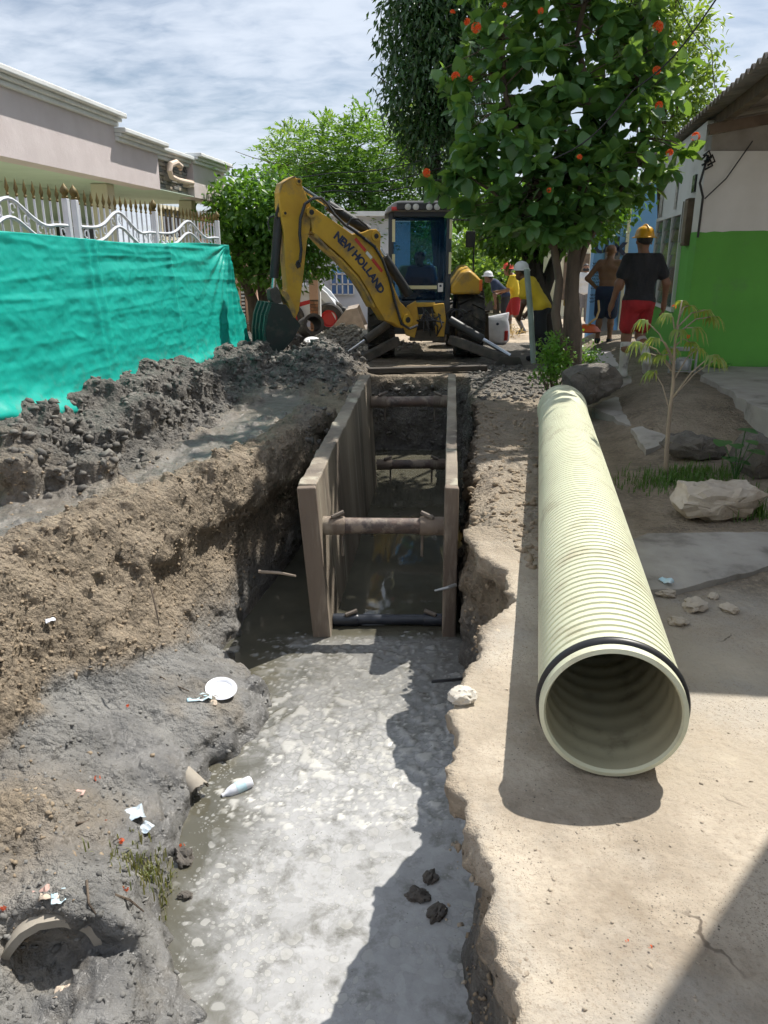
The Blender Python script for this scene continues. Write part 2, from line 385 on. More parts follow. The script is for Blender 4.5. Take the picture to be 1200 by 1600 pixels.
floor_r = -1.32 + (.66+.25*n2(X2, Y2, 5.0, 3, 6))*np.exp(-((X2-.36)/.19)**2)*sstep(2.85, 2.35, yy) + .40*np.exp(-((X2-.80)/.30)**2 - ((yy-4.0)/.9)**2)
rt = sstep(-.04, .02, X2-er-.05*(yy < 4.5))
low = np.maximum(Hc, floor_r)
cut = np.where(X2 < (xf(yy)+er)/2, Hc, low)
inside = cut*(1-rt) + (Htop - .10*sstep(.22, 0, X2-er)*sstep(3.6, 4.4, yy)*(1-sstep(5.6, 6.5, yy)))*rt
ends = (1-sstep(10.9, 11.15, yy))*sstep(.1, .4, yy)
H = Htop*(1-ends) + inside*ends
H = np.maximum(H, -1.30)
zone_trench = np.clip((Htop - H)/.25, 0, 1)
def samp(A, x, y):
    i = np.clip((x-gx[0])/.02, 0, len(gx)-1.001); j = np.clip((y-gy[0])/.02, 0, len(gy)-1.001)
    a = i.astype(np.int32); b = j.astype(np.int32); u = i-a; v = j-b
    return (A[a, b]*(1-u)+A[a+1, b]*u)*(1-v) + (A[a, b+1]*(1-u)+A[a+1, b+1]*u)*v
H32 = H.astype(np.float32)
def ground_z(x, y):
    if y > 17.0: return zst(y)
    return float(H[min(max(int((x-gx[0])/.02+.5), 0), len(gx)-1), min(max(int((y-gy[0])/.02+.5), 0), len(gy)-1)])
# volume grid that grows coarser with distance
NU, NV, NW = 470, 540, 112; Y0, Y1 = .55, 17.0; ZB, ZT = -1.34, .90
def gmap(i, j, k):
    y = Y0*np.exp(np.log(Y1/Y0)*j/(NV-1)); x = (2*i/(NU-1)-1)*(2.2+.42*y); return x, y, ZB + (ZT-ZB)*k/(NW-1)
I3, J3 = np.meshgrid(np.arange(NU), np.arange(NV), indexing='ij')
xs, ys, _ = gmap(I3, J3, 0); hs = samp(H, xs, ys)
hi = hs.copy(); lo = hs.copy()
def shift_minmax(A, fn, r):
    B = A.copy()
    for q in range(r):
        P_ = np.pad(B, 1, mode='edge'); B = fn.reduce([P_[1:-1, 1:-1], P_[:-2, 1:-1], P_[2:, 1:-1], P_[1:-1, :-2], P_[1:-1, 2:]])
    return B
hi = shift_minmax(hs, np.maximum, 8) + .10; lo = shift_minmax(hs, np.minimum, 8) - .10
zs = ZB + (ZT-ZB)*np.arange(NW)/(NW-1)
F = np.where(zs[None, None, :] > hs[:, :, None], np.float32(1), np.float32(-1)).astype(np.float32)
band = (zs[None, None, :] < hi[:, :, None]) & (zs[None, None, :] > lo[:, :, None])
bi, bj, bk = np.nonzero(band)
for c0 in range(0, len(bi), 2000000):
    sl = slice(c0, c0+2000000); i, j, k = bi[sl], bj[sl], bk[sl]
    x = xs[i, j].astype(np.float32); y = ys[i, j].astype(np.float32); z = zs[k].astype(np.float32)
    ht = samp(Htop, x, y); depth = np.clip((ht - z)/.2, 0, 1); spo = samp(zone_spoil, x, y)
    rough = np.where(x > xr(y)-.25, .25 + .75*depth, .55+.45*depth); rough = np.where((depth < .1) & (x > xr(y)), .12 + .50*sstep(3.7, 4.4, y)*sstep(.62, .42, x-.193*(y-2.1)), rough)
    wx = fbm(x*5.5, y*5.5, z*5.5, 3, 2.3, .55); wy = fbm(x*5.5+31, y*5.5+7, z*5.5, 2, 2.3, .55); wz = fbm(x*9+3, y*9+51, z*9, 3, 2.2, .6)
    und = np.where(x > 0, -.17*sstep(-.07, -.14, z)*(1-sstep(4.2, 5.0, y)), .18*sstep(-.15, -.5, z)*sstep(4.2, 5.0, y))
    big = pnoise(x*1.7, y*1.7, z*1.7)
    hf = pnoise(x*21, y*21, z*21); xe = x + und + rough*(.085*wx + .10*big*depth + .022*hf); ye = y + rough*(.085*wy + .02*hf)
    f0 = z - samp(H, xe, ye) - rough*(.045*wz + .010*hf)*(1+.5*spo)
    fs = np.maximum(np.maximum(z - samp(Htop, x, y) + .003*wz + .006*wx, (samp(er, x, y) + .040*wx + .026*hf + .05*np.round(3*pnoise(x*3.1, y*3.1, z*9))/3 + .25*np.maximum(-.04-z, 0) - x)*.9), -.125 + .05*big - z)
    ok_ = (y < 4.6) & (y > .5) & (x > -.2) & (x < 1.4); F[i, j, k] = np.where(ok_, np.minimum(f0, fs), f0).astype(np.float32)
F[:, :, 0] = np.minimum(F[:, :, 0], -.01)
P, Q = surface_nets(F); del F, band
gxw, gyw, gzw = gmap(P[:, 0], P[:, 1], P[:, 2]); GV = np.stack([gxw, gyw, gzw], 1)
zr = samp(zone_spoil, gxw, gyw); tr_ = np.clip((samp(Htop, gxw, gyw)-gzw-.05)/.15, 0, 1)
nz1 = fbm(gxw*1.6, gyw*1.6, gzw*1.6, 4); nz2 = fbm(gxw*4, gyw*4, gzw*4+9, 3)
right = sstep(-.05, .08, gxw - xr(gyw) + .02)
# spoil (dark grey, also far trench shade), silt (wet grey), tan (packed street), rest brown earth
strip = (1-zr)*(1-tr_)*sstep(.40, .62, (xc(gyw)-gxw) + .22*nz1)*(1-right)
terrz = tr_*(1-right)*sstep(.02, -.10, gzw - (zfoot(gyw)+.10) + .06*nz2)*(gxw < 0)*(1-np.exp(-((gxw+1.55)/.26)**2-((gyw-2.62)/.36)**2)*.9)
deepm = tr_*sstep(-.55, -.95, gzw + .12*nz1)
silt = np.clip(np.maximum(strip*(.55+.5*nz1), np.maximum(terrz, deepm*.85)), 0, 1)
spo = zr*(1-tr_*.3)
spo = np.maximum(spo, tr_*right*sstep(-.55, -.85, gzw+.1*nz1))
spo = np.maximum(spo, tr_*sstep(7.5, 9.0, gyw))  # far trench end darkened to paint in its deep shade
tan = right*(1-tr_)*(1-.0*nz1); 
roff = gxw - (1.15+.19*(gyw-3))
shadeflag = sstep(-.1, .25, roff + .15*nz1)*sstep(3.0, 3.8, gyw+.3*nz1)      # porch roof shade put into the ground colour as browner earth
farmud = right*sstep(9.0, 10.2, gyw+.5*nz1)*sstep(2.6, 1.9, gxw-.2*(gyw-9))
spo = np.maximum(spo, farmud*.8); bankstrip = sstep(3.7, 4.6, gyw+.5*nz1)*sstep(.66, .46, gxw-.193*(gyw-2.1)+.1*nz1); tan = tan*(1-farmud)*(1-.85*shadeflag)*(1-.72*bankstrip)
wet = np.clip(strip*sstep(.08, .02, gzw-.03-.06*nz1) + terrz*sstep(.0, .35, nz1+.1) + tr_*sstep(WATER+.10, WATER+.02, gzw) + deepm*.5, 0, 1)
def terrain_material():
    m, t, b = newmat('earth'); L = t.links.new
    a = nd(t, 'ShaderNodeAttribute', attribute_name='zone'); sp_ = nd(t, 'ShaderNodeSeparateColor'); L(a.outputs['Color'], sp_.inputs[0])
    w = nd(t, 'ShaderNodeAttribute', attribute_name='wet').outputs['Fac']
    br = mixc(t, noise_fac(t, 3.5, 5, .65, .38, .62), (.335, .274, .203), (.175, .142, .104)); br = mixc(t, noise_fac(t, 30, 3, .6, .48, .75), br, (.38, .31, .225))
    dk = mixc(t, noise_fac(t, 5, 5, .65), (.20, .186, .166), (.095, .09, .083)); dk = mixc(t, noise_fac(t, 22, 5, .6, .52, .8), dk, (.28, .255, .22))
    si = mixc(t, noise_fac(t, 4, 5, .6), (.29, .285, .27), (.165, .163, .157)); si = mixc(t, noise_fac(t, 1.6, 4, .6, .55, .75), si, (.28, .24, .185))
    tn = mixc(t, noise_fac(t, 2.2, 6, .64, .38, .62), (.455, .395, .315), (.275, .228, .172)); tn = mixc(t, noise_fac(t, .9, 5, .62, .48, .66), tn, (.36, .335, .295)); tn = mixc(t, noise_fac(t, 60, 4, .7, .54, .76), tn, (.24, .19, .14))
    vo = nd(t, 'ShaderNodeTexVoronoi'); setin(vo, Scale=55, Randomness=1); L(nd(t, 'ShaderNodeTexCoord').outputs['Object'], vo.inputs['Vector'])
    dots = nd(t, 'ShaderNodeMapRange'); setin(dots, From_Min=.20, From_Max=.10); L(vo.outputs['Distance'], dots.inputs['Value'])
    dm = nmath(t, 'MULTIPLY', dots.outputs[0], noise_fac(t, 5, 3, .5, .46, .60)); tn = mixc(t, dm, tn, (.10, .085, .07)); v2 = nd(t, 'ShaderNodeTexVoronoi'); setin(v2, Scale=120, Randomness=1); L(nd(t, 'ShaderNodeTexCoord').outputs['Object'], v2.inputs['Vector']); d2 = nd(t, 'ShaderNodeMapRange'); setin(d2, From_Min=.26, From_Max=.14); L(v2.outputs['Distance'], d2.inputs['Value']); tn = mixc(t, nmath(t, 'MULTIPLY', d2.outputs[0], noise_fac(t, 3, 4, .6, .42, .60)), tn, (.17, .14, .105)); tn = mixc(t, noise_fac(t, 1.1, 5, .6, .52, .70), tn, (.50, .44, .35))
    ck = nd(t, 'ShaderNodeTexVoronoi', feature='DISTANCE_TO_EDGE', voronoi_dimensions='2D'); setin(ck, Scale=.85); nz_ = nd(t, 'ShaderNodeTexNoise'); setin(nz_, Scale=3, Detail=4); tco = nd(t, 'ShaderNodeTexCoord').outputs['Object']; L(tco, nz_.inputs['Vector']); sc_ = nd(t, 'ShaderNodeVectorMath', operation='SCALE'); sc_.inputs['Scale'].default_value = .5; L(nz_.outputs['Color'], sc_.inputs[0]); ad_ = nd(t, 'ShaderNodeVectorMath', operation='ADD'); L(tco, ad_.inputs[0]); L(sc_.outputs[0], ad_.inputs[1]); L(ad_.outputs[0], ck.inputs['Vector']); cr_ = nd(t, 'ShaderNodeMapRange'); setin(cr_, From_Min=.0055, From_Max=.002); L(ck.outputs['Distance'], cr_.inputs['Value']); tn = mixc(t, nmath(t, 'MULTIPLY', cr_.outputs[0], noise_fac(t, 1.6, 2, .5, .57, .62)), tn, (.13, .105, .08))
    def brk(f): return nmath(t, 'SMOOTH_MIN', f, 1.0)
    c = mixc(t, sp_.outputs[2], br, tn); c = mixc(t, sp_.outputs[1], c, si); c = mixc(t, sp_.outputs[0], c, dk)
    wetc = nd(t, 'ShaderNodeMix', data_type='RGBA', blend_type='MULTIPLY'); L(w, wetc.inputs[0]); L(c, wetc.inputs[6]); wetc.inputs[7].default_value = (.62, .62, .63, 1)  # wet mud tone, taken darker to deepen shade at the far trench end
    L(wetc.outputs[2], b.inputs['Base Color'])
    r = nd(t, 'ShaderNodeMapRange'); setin(r, To_Min=.92, To_Max=.34); L(w, r.inputs['Value']); L(r.outputs[0], b.inputs['Roughness'])
    b.inputs['Specular IOR Level'].default_value = .35
    dry = nmath(t, 'SUBTRACT', 1.0, w)
    vc = nd(t, 'ShaderNodeTexVoronoi'); setin(vc, Scale=34); L(nd(t, 'ShaderNodeTexCoord').outputs['Object'], vc.inputs['Vector'])
    h = nmath(t, 'ADD', noise_fac(t, 18, 5, .70, 0, 1), nmath(t, 'MULTIPLY', noise_fac(t, 110, 2, .7, 0, 1), .35)); h = nmath(t, 'SUBTRACT', h, nmath(t, 'MULTIPLY', vc.outputs['Distance'], .45))
    s1 = nmath(t, 'MULTIPLY', nmath(t, 'ADD', nmath(t, 'MULTIPLY', dry, .55), .40), nmath(t, 'SUBTRACT', 1.0, nmath(t, 'MULTIPLY', sp_.outputs[2], .72)))
    bn = nd(t, 'ShaderNodeBump'); setin(bn, Distance=.06); L(s1, bn.inputs['Strength']); L(h, bn.inputs['Height']); L(bn.outputs[0], b.inputs['Normal'])
    return m
EARTH = terrain_material()
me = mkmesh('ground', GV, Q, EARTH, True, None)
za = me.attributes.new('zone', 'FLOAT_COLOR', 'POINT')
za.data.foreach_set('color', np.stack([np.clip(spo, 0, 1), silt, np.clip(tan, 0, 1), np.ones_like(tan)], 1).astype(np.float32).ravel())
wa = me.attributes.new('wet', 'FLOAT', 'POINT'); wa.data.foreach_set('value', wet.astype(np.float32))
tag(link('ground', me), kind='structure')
# street beyond, to the horizon
mb = MB(); ys_ = [-60, -10, .4, 1, 3, 6, 9, 11.5, 14, 16.7]; 
def zst(y): return float(street_z(np.array(min(y, 30.0)))) - .035
for sx in (-1, 1):
    vs = []
    for y in ys_:
        xi = max(2.2+.42*max(y, .55)-.12, .01) if y >= .4 else .0
        vs += [(sx*xi, y, zst(y)), (sx*200, y, zst(y))]
    mb.add(vs, [(2*i, 2*i+1, 2*i+3, 2*i+2) for i in range(len(ys_)-1)])
yf = [16.7, 19, 22, 26, 30, 60, 300]; mb.add([p for y in yf for p in ((-200, y, zst(y)), (200, y, zst(y)))], [(2*i, 2*i+1, 2*i+3, 2*i+2) for i in range(len(yf)-1)])
STREETM = M('street_earth', (.46, .38, .28), (.33, .26, .185), 1.1, .92, .5, 20, .02, dirt=((.22, .18, .13), .5, .68, 2.5))
st = mb.build('street', STREETM, None, smooth=True); tag(st, kind='structure')
# ------------------------------------------------------------------ loose clods and stones lying on the ground (too many to count)
def scatter(name, n, place, rr, mat, label, seed, sq=.7, sub=1, sink=.25, zone=None):
    r_ = np.random.default_rng(seed); bm = bmesh.new(); bmesh.ops.create_icosphere(bm, subdivisions=sub, radius=1)
    bv = np.array([v.co for v in bm.verts]); bf = np.array([[v.index for v in f.verts] for f in bm.faces]); bm.free()
    V = []; Fc = []; c = 0
    for k in range(n):
        p = place(r_)
        if p is None: continue
        r = rr[0] + (rr[1]-rr[0])*r_.random()**3
        q = bv*(1+.30*r_.standard_normal((len(bv), 1))) + .16*r_.standard_normal(bv.shape); q = q*np.array([1, .65+.6*r_.random(), sq*(.6+.6*r_.random())]); a = r_.random()*6.28; R_ = np.array([[math.cos(a), -math.sin(a), 0], [math.sin(a), math.cos(a), 0], [0, 0, 1]])
        b_ = r_.normal(0, .35); R2 = np.array([[1, 0, 0], [0, math.cos(b_), -math.sin(b_)], [0, math.sin(b_), math.cos(b_)]])
        V.append((q*r) @ R2.T @ R_.T + np.array([p[0], p[1], p[2] + r*sq*(1-2*sink)*.5])); Fc.append(bf+c); c += len(bv)
    o = link(name, mkmesh(name, np.concatenate(V), np.concatenate(Fc), mat, False))
    if zone is not None:
        n_ = len(o.data.vertices); zat = o.data.attributes.new('zone', 'FLOAT_COLOR', 'POINT'); zat.data.foreach_set('color', np.tile(np.array(list(zone)+[1.0], np.float32), n_))
    return tag(o, label, None, None, 'stuff')
CLOD_D = M('clod_dark', (.19, .176, .156), (.09, .085, .078), 6, .92, .3, 60, .004)
CLOD_S = M('clod_silt', (.23, .224, .21), (.09, .088, .083), 5, .85, .3, 60, .004)
CLOD_B = M('clod_brown', (.34, .27, .19), (.21, .162, .11), 4, .93, .3, 60, .004)
CLOD_T = M('pebble_tan', (.47, .40, .31), (.24, .20, .155), 3, .9, .3, 60, .004)
def pl_spoil(r):
    y = 3.6 + 9.6*r.random(); d = r.normal(.35, .42); a = (y-TA.y)/TD.y; x = TA.x + TD.x*a + d
    if x > xc(y)-.1 or d < .02 or d > 1.3: return None
    return x, y, ground_z(x, y)
def pl_bucket(r):
    y = 9.3 + 4.2*r.random(); x = r.uniform(-2.1, -.25); return x, y, ground_z(x, y)
def pl_ridge(r):
    y = 2.2 + 6.4*r.random(); x = xc(y) - abs(r.normal(.05, .4)) + .08; return x, y, ground_z(x, y)
def pl_slab(r):
    y = 1.1 + 7.5*r.random()**1.5; x = xr(y) + .05 + r.random()**1.3*(1.2+.45*y); return x, y, ground_z(x, y)
def pl_terr(r):
    y = 1.9 + 2.9*r.random(); a, b = float(xf(y)), float(xw(y))-.06
    if b <= a: return None
    x = r.uniform(a-.1, b); return x, y, ground_z(x, y)
def pl_farmud(r):
    y = 9.2 + 3.2*r.random(); x = r.uniform(xr(y)+.05, 2.2); return x, y, ground_z(x, y)
def on_mesh(weight, jit=.006):
    w = weight/np.maximum(gyw, 1.0)**1.4; w = np.clip(w, 0, None); cdf = np.cumsum(w/w.sum())
    def pl(r):
        k = min(int(np.searchsorted(cdf, r.random())), len(GV)-1); return GV[k, 0] + r.normal(0, jit), GV[k, 1] + r.normal(0, jit), GV[k, 2] - .004
    return pl
seen = (np.abs(gxw) < .55*gyw + .25) & (gzw > WATER+.01) & (gyw > 1.2)
brownw = seen*(1-np.clip(spo+silt+tan, 0, 1))*(gxw < xr(gyw)-.05); spow = seen*spo*(gxw < xr(gyw)-.1); siltw = seen*terrz*(1-.6*wet); facew = seen*tr_*right
scatter('spoil_clods', 5200, on_mesh(spow*(gyw < 13)*np.where(gyw < 7, .45, 1)*(tarp_dist(gxw, gyw) > .22), .01), (.006, .040), CLOD_D, 'dark grey clods strewn over the spoil heap by the tarp', 21, .8, sink=.45, zone=(1, 0, 0))
scatter('bucket_clods', 1300, pl_bucket, (.01, .06), CLOD_D, 'black clods of wet spoil heaped below the digger bucket', 22, .8, sink=.4, zone=(1, 0, 0))
scatter('bank_crumbs', 6500, on_mesh(brownw*np.where((gyw < 3.2) & (gzw < -.3), .25, 1)), (.003, .015), CLOD_B, 'brown earth crumbs along the crest and face of the trench bank', 23, .8, sink=.5, zone=(0, 0, 0))
scatter('wall_crumbs', 1200, on_mesh(facew), (.003, .014), CLOD_B, 'earth crumbs on the right trench wall under the street edge', 27, .8, sink=.5, zone=(.3, 0, 0))
def pl_edge(r):
    y = 1.3 + 6.5*r.random()**1.6; x = float(xr(y)) + abs(r.normal(0, .05)) + .01; return x, y, ground_z(x+.02, y) - .004
scatter('edge_crust', 200, pl_edge, (.003, .013), CLOD_T, 'broken crust crumbs along the street edge of the trench', 28, .55, sub=2, sink=.5, zone=(0, 0, 1))
scatter('pebbles', 1500, pl_slab, (.0014, .0065), CLOD_T, 'small stones and crumbs strewn on the packed street', 24)
def pl_strip(r):
    y = 3.9 + 5.2*r.random()**1.3; a = float(xr(y)); b = .50+.193*(y-2.1); x = r.uniform(a, max(b, a+.1)); return x, y, ground_z(x, y)-.003
scatter('strip_crumbs', 1500, pl_strip, (.004, .030), CLOD_B, 'earth crumbs on the broken strip between trench shield and pipe', 29, .7, sink=.45)
scatter('mud_crumbs', 2600, on_mesh(siltw), (.003, .014), CLOD_S, 'crumbs on the grey mud shelf beside the water', 25, .7, sink=.4, zone=(.25, .75, 0))
scatter('far_crumbs', 900, pl_farmud, (.01, .045), CLOD_D, 'dark clods on the churned earth before the digger', 26)
# ------------------------------------------------------------------ water with scum pads
wx_ = np.arange(-1.75, 1.25, .012); wy_ = np.concatenate([np.arange(.3, 5.6, .012), np.arange(5.6, 11.3, .06)])
WX, WY = np.meshgrid(wx_, wy_, indexing='ij'); WZ = np.zeros_like(WX); FO = np.zeros_like(WX)
rw = np.random.default_rng(8)
dens = lambda x, y: float(sstep(-.95, -.55, x + .12*math.sin(y*3.1) + .1*math.sin(y*7+x*3)))
pads = []; tries = 0
cell = {}
while len(pads) < 1250 and tries < 60000:
    tries += 1; y = 3.1 + 2.1*rw.random(); x = rw.uniform(-1.1, .55)
    if rw.random() > dens(x, y)*.95 + .05: continue
    r = (.007 + .034*rw.random()**2.6)*(1.3 if 3.4 < y < 5 else .72); e = .65+.6*rw.random(); key = (int(x/.08), int(y/.08)); ok = True
    for a in (-1, 0, 1):
        for b in (-1, 0, 1):
            for (qx, qy, qr) in cell.get((key[0]+a, key[1]+b), ()):
                if (x-qx)**2 + (y-qy)**2 < ((r+qr)*.92)**2: ok = False
    if not ok: continue
    cell.setdefault(key, []).append((x, y, r)); pads.append((x, y, r)); br_ = .25+.75*rw.random()
    i0, i1 = max(0, int((x-.08-wx_[0])/.012)), int((x+.08-wx_[0])/.012)+1; j0, j1 = max(0, int((y-.08-.3)/.012)), int((y+.08-.3)/.012)+1
    dx = WX[i0:i1, j0:j1]-x; dy = WY[i0:i1, j0:j1]-y; an = rw.random()*3.14
    ux = (dx*math.cos(an)+dy*math.sin(an))/e; uy = (-dx*math.sin(an)+dy*math.cos(an))*e
    d = np.sqrt(ux**2+uy**2)/r * (1+.16*np.sin(3*np.arctan2(uy, ux)+an) + .08*np.sin(7*np.arctan2(uy, ux)))
    w_ = sstep(1.08, .80, d); WZ[i0:i1, j0:j1] = np.maximum(WZ[i0:i1, j0:j1], w_*min(.007, r*.22)); FO[i0:i1, j0:j1] = np.maximum(FO[i0:i1, j0:j1], w_*br_)
WZ += .0012*n2(WX, WY, 9, 2, 1)
nW, mW = WX.shape; idx = np.arange(nW*mW).reshape(nW, mW)
WQ = np.stack([idx[:-1, :-1], idx[1:, :-1], idx[1:, 1:], idx[:-1, 1:]], -1).reshape(-1, 4)
def water_material():
    m, t, b = newmat('scummy_water'); L = t.links.new
    tcn = nd(t, 'ShaderNodeTexCoord'); sx = nd(t, 'ShaderNodeSeparateXYZ'); L(tcn.outputs['Object'], sx.inputs[0])
    fo = nd(t, 'ShaderNodeAttribute', attribute_name='foam').outputs['Fac']
    n_ = noise_fac(t, 3.2, 6, .6, 0, 1, dist=.6)
    yy = nmath(t, 'ADD', sx.outputs['Y'], nmath(t, 'MULTIPLY', n_, .12))
    front = nd(t, 'ShaderNodeMapRange'); setin(front, From_Min=5.22, From_Max=5.10); L(yy, front.inputs['Value'])
    xx = nmath(t, 'ADD', sx.outputs['X'], nmath(t, 'MULTIPLY', nmath(t, 'SUBTRACT', n_, .5), 1.1))
    side = nd(t, 'ShaderNodeMapRange', interpolation_type='SMOOTHSTEP'); setin(side, From_Min=-.90, From_Max=-.42); L(xx, side.inputs['Value'])
    film = nmath(t, 'MULTIPLY', front.outputs[0], side.outputs[0])
    film = nmath(t, 'MULTIPLY', film, noise_fac(t, 7, 6, .66, .26, .50, dist=.25))
    near = nd(t, 'ShaderNodeMapRange', interpolation_type='SMOOTHSTEP'); setin(near, From_Min=4.9, From_Max=3.2); L(yy, near.inputs['Value'])
    vcell = nd(t, 'ShaderNodeTexVoronoi', voronoi_dimensions='2D'); setin(vcell, Scale=15); vedge = nd(t, 'ShaderNodeTexVoronoi', feature='DISTANCE_TO_EDGE', voronoi_dimensions='2D'); setin(vedge, Scale=15)
    nvw = nd(t, 'ShaderNodeTexNoise'); setin(nvw, Scale=5, Detail=4); L(tcn.outputs['Object'], nvw.inputs['Vector']); vs2 = nd(t, 'ShaderNodeVectorMath', operation='SCALE'); vs2.inputs['Scale'].default_value = .16; L(nvw.outputs['Color'], vs2.inputs[0]); va2 = nd(t, 'ShaderNodeVectorMath', operation='ADD'); L(tcn.outputs['Object'], va2.inputs[0]); L(vs2.outputs[0], va2.inputs[1]); L(va2.outputs[0], vcell.inputs['Vector']); L(va2.outputs[0], vedge.inputs['Vector'])
    cellr = nd(t, 'ShaderNodeSeparateColor'); L(vcell.outputs['Color'], cellr.inputs[0]); edg = nd(t, 'ShaderNodeMapRange'); setin(edg, From_Min=.10, From_Max=.015); L(vedge.outputs['Distance'], edg.inputs['Value'])
    near2 = nd(t, 'ShaderNodeMapRange', interpolation_type='SMOOTHSTEP'); setin(near2, From_Min=3.9, From_Max=3.1, To_Min=.0, To_Max=.93); L(yy, near2.inputs['Value'])
    clear = mixc(t, noise_fac(t, 2.5, 4), (.105, .098, .072), (.075, .072, .055))
    scum = mixc(t, near.outputs[0], mixc(t, noise_fac(t, 14, 6, .7), (.22, .215, .20), (.15, .148, .138)), mixc(t, nmath(t, 'MULTIPLY', edg.outputs[0], nmath(t, 'MULTIPLY', nmath(t, 'SUBTRACT', 1.0, near2.outputs[0]), .8)), mixc(t, nmath(t, 'ADD', nmath(t, 'MULTIPLY', cellr.outputs[0], .45), nmath(t, 'MULTIPLY', noise_fac(t, 13, 5, .66, .3, .68), .55)), (.43, .43, .43), (.285, .285, .28)), (.21, .21, .20)))
    c = mixc(t, film, clear, scum)
    padc = mixc(t, near.outputs[0], (.27, .262, .24), (.56, .55, .51))
    pf = nmath(t, 'MULTIPLY', fo, front.outputs[0])
    c = mixc(t, pf, c, padc)
    vo = nd(t, 'ShaderNodeTexVoronoi'); setin(vo, Scale=38); L(tcn.outputs['Object'], vo.inputs['Vector'])
    dt = nd(t, 'ShaderNodeMapRange'); setin(dt, From_Min=.16, From_Max=.09); L(vo.outputs['Distance'], dt.inputs['Value'])
    c = mixc(t, nmath(t, 'MULTIPLY', nmath(t, 'MULTIPLY', dt.outputs[0], film), noise_fac(t, 4, 3, .5, .5, .6)), c, (.12, .118, .11))
    # small round pads of scum with a darker rim
    wv = nd(t, 'ShaderNodeVectorMath', operation='ADD'); nv3 = nd(t, 'ShaderNodeTexNoise'); setin(nv3, Scale=7, Detail=3); L(tcn.outputs['Object'], nv3.inputs['Vector']); vsc = nd(t, 'ShaderNodeVectorMath', operation='SCALE'); vsc.inputs['Scale'].default_value = .09; L(nv3.outputs['Color'], vsc.inputs[0]); L(tcn.outputs['Object'], wv.inputs[0]); L(vsc.outputs[0], wv.inputs[1])
    for sc_, rad, amt, gs in ((9, .34, .34, 1.7), (17, .40, .38, 3.1), (30, .40, .36, 2.3), (55, .36, .36, 4.7)):
        v3 = nd(t, 'ShaderNodeTexVoronoi', voronoi_dimensions='2D'); setin(v3, Scale=sc_); L(wv.outputs[0], v3.inputs['Vector']); cs = nd(t, 'ShaderNodeSeparateColor'); L(v3.outputs['Color'], cs.inputs[0])
        rd = nmath(t, 'MULTIPLY', nmath(t, 'MULTIPLY', cs.outputs[0], cs.outputs[0]), rad); dd_ = nmath(t, 'ADD', v3.outputs['Distance'], nmath(t, 'MULTIPLY', nmath(t, 'SUBTRACT', noise_fac(t, 26, 3, .6, 0, 1), .5), .12))
        q = nmath(t, 'SUBTRACT', rd, dd_); inn_ = nd(t, 'ShaderNodeMapRange'); setin(inn_, From_Min=0, From_Max=.03); L(q, inn_.inputs['Value']); rim = nd(t, 'ShaderNodeMapRange'); setin(rim, From_Min=-.07, From_Max=-.01); L(q, rim.inputs['Value'])
        gate = nmath(t, 'MULTIPLY', nmath(t, 'MULTIPLY', near.outputs[0], front.outputs[0]), noise_fac(t, gs, 4, .6, .49, .58)); c = mixc(t, nmath(t, 'MULTIPLY', nmath(t, 'MULTIPLY', rim.outputs[0], gate), .45), c, (.24, .238, .225)); c = mixc(t, nmath(t, 'MULTIPLY', nmath(t, 'MULTIPLY', inn_.outputs[0], gate), amt), c, mixc(t, cs.outputs[1], (.60, .585, .54), (.47, .465, .44)))
    L(c, b.inputs['Base Color'])
    r = nd(t, 'ShaderNodeMapRange'); setin(r, To_Min=.04, To_Max=.34); L(nmath(t, 'MAXIMUM', nmath(t, 'MULTIPLY', film, .75), pf), r.inputs['Value']); L(r.outputs[0], b.inputs['Roughness'])
    bh = nmath(t, 'MULTIPLY', film, noise_fac(t, 45, 5, .6, 0, 1)); bumpn(t, b, bh, .2, .008)
    return m
me = mkmesh('water', np.stack([WX, WY, WZ+WATER], -1).reshape(-1, 3), WQ, water_material(), True)
fa = me.attributes.new('foam', 'FLOAT', 'POINT'); fa.data.foreach_set('value', FO.ravel().astype(np.float32))
tag(link('water', me), kind='structure')
# ------------------------------------------------------------------ trench shield: two panels and four spreader bars
PAN = M('panel_steel', (.215, .168, .128), (.13, .10, .078), 3, .8, .5, 25, .015, stretch=(1, 1, .18), dirt=((.33, .28, .22), .52, .66, 5))
PANI = M('panel_inner', (.31, .262, .20), (.125, .10, .078), 1.6, .7, .4, 30, .01, stretch=(1.6, 1.6, .12), dirt=((.40, .37, .29), .56, .66, 2.4))
RUST = M('rusty_pipe', (.075, .06, .055), (.13, .085, .065), 8, .6, .4, 40, .008, dirt=((.27, .22, .175), .5, .62, 7))
WETB = M('wet_black_steel', (.018, .022, .032), (.03, .034, .045), 6, .35)
PINM = M('pin_steel', (.20, .165, .13), (.12, .10, .085), 10, .7, .3, 60, .004)
sh = T('trench_shield', 'steel trench shield with two mud caked panels held apart by round bars', 'trench shield', (0.1, 5.2, -1.2))
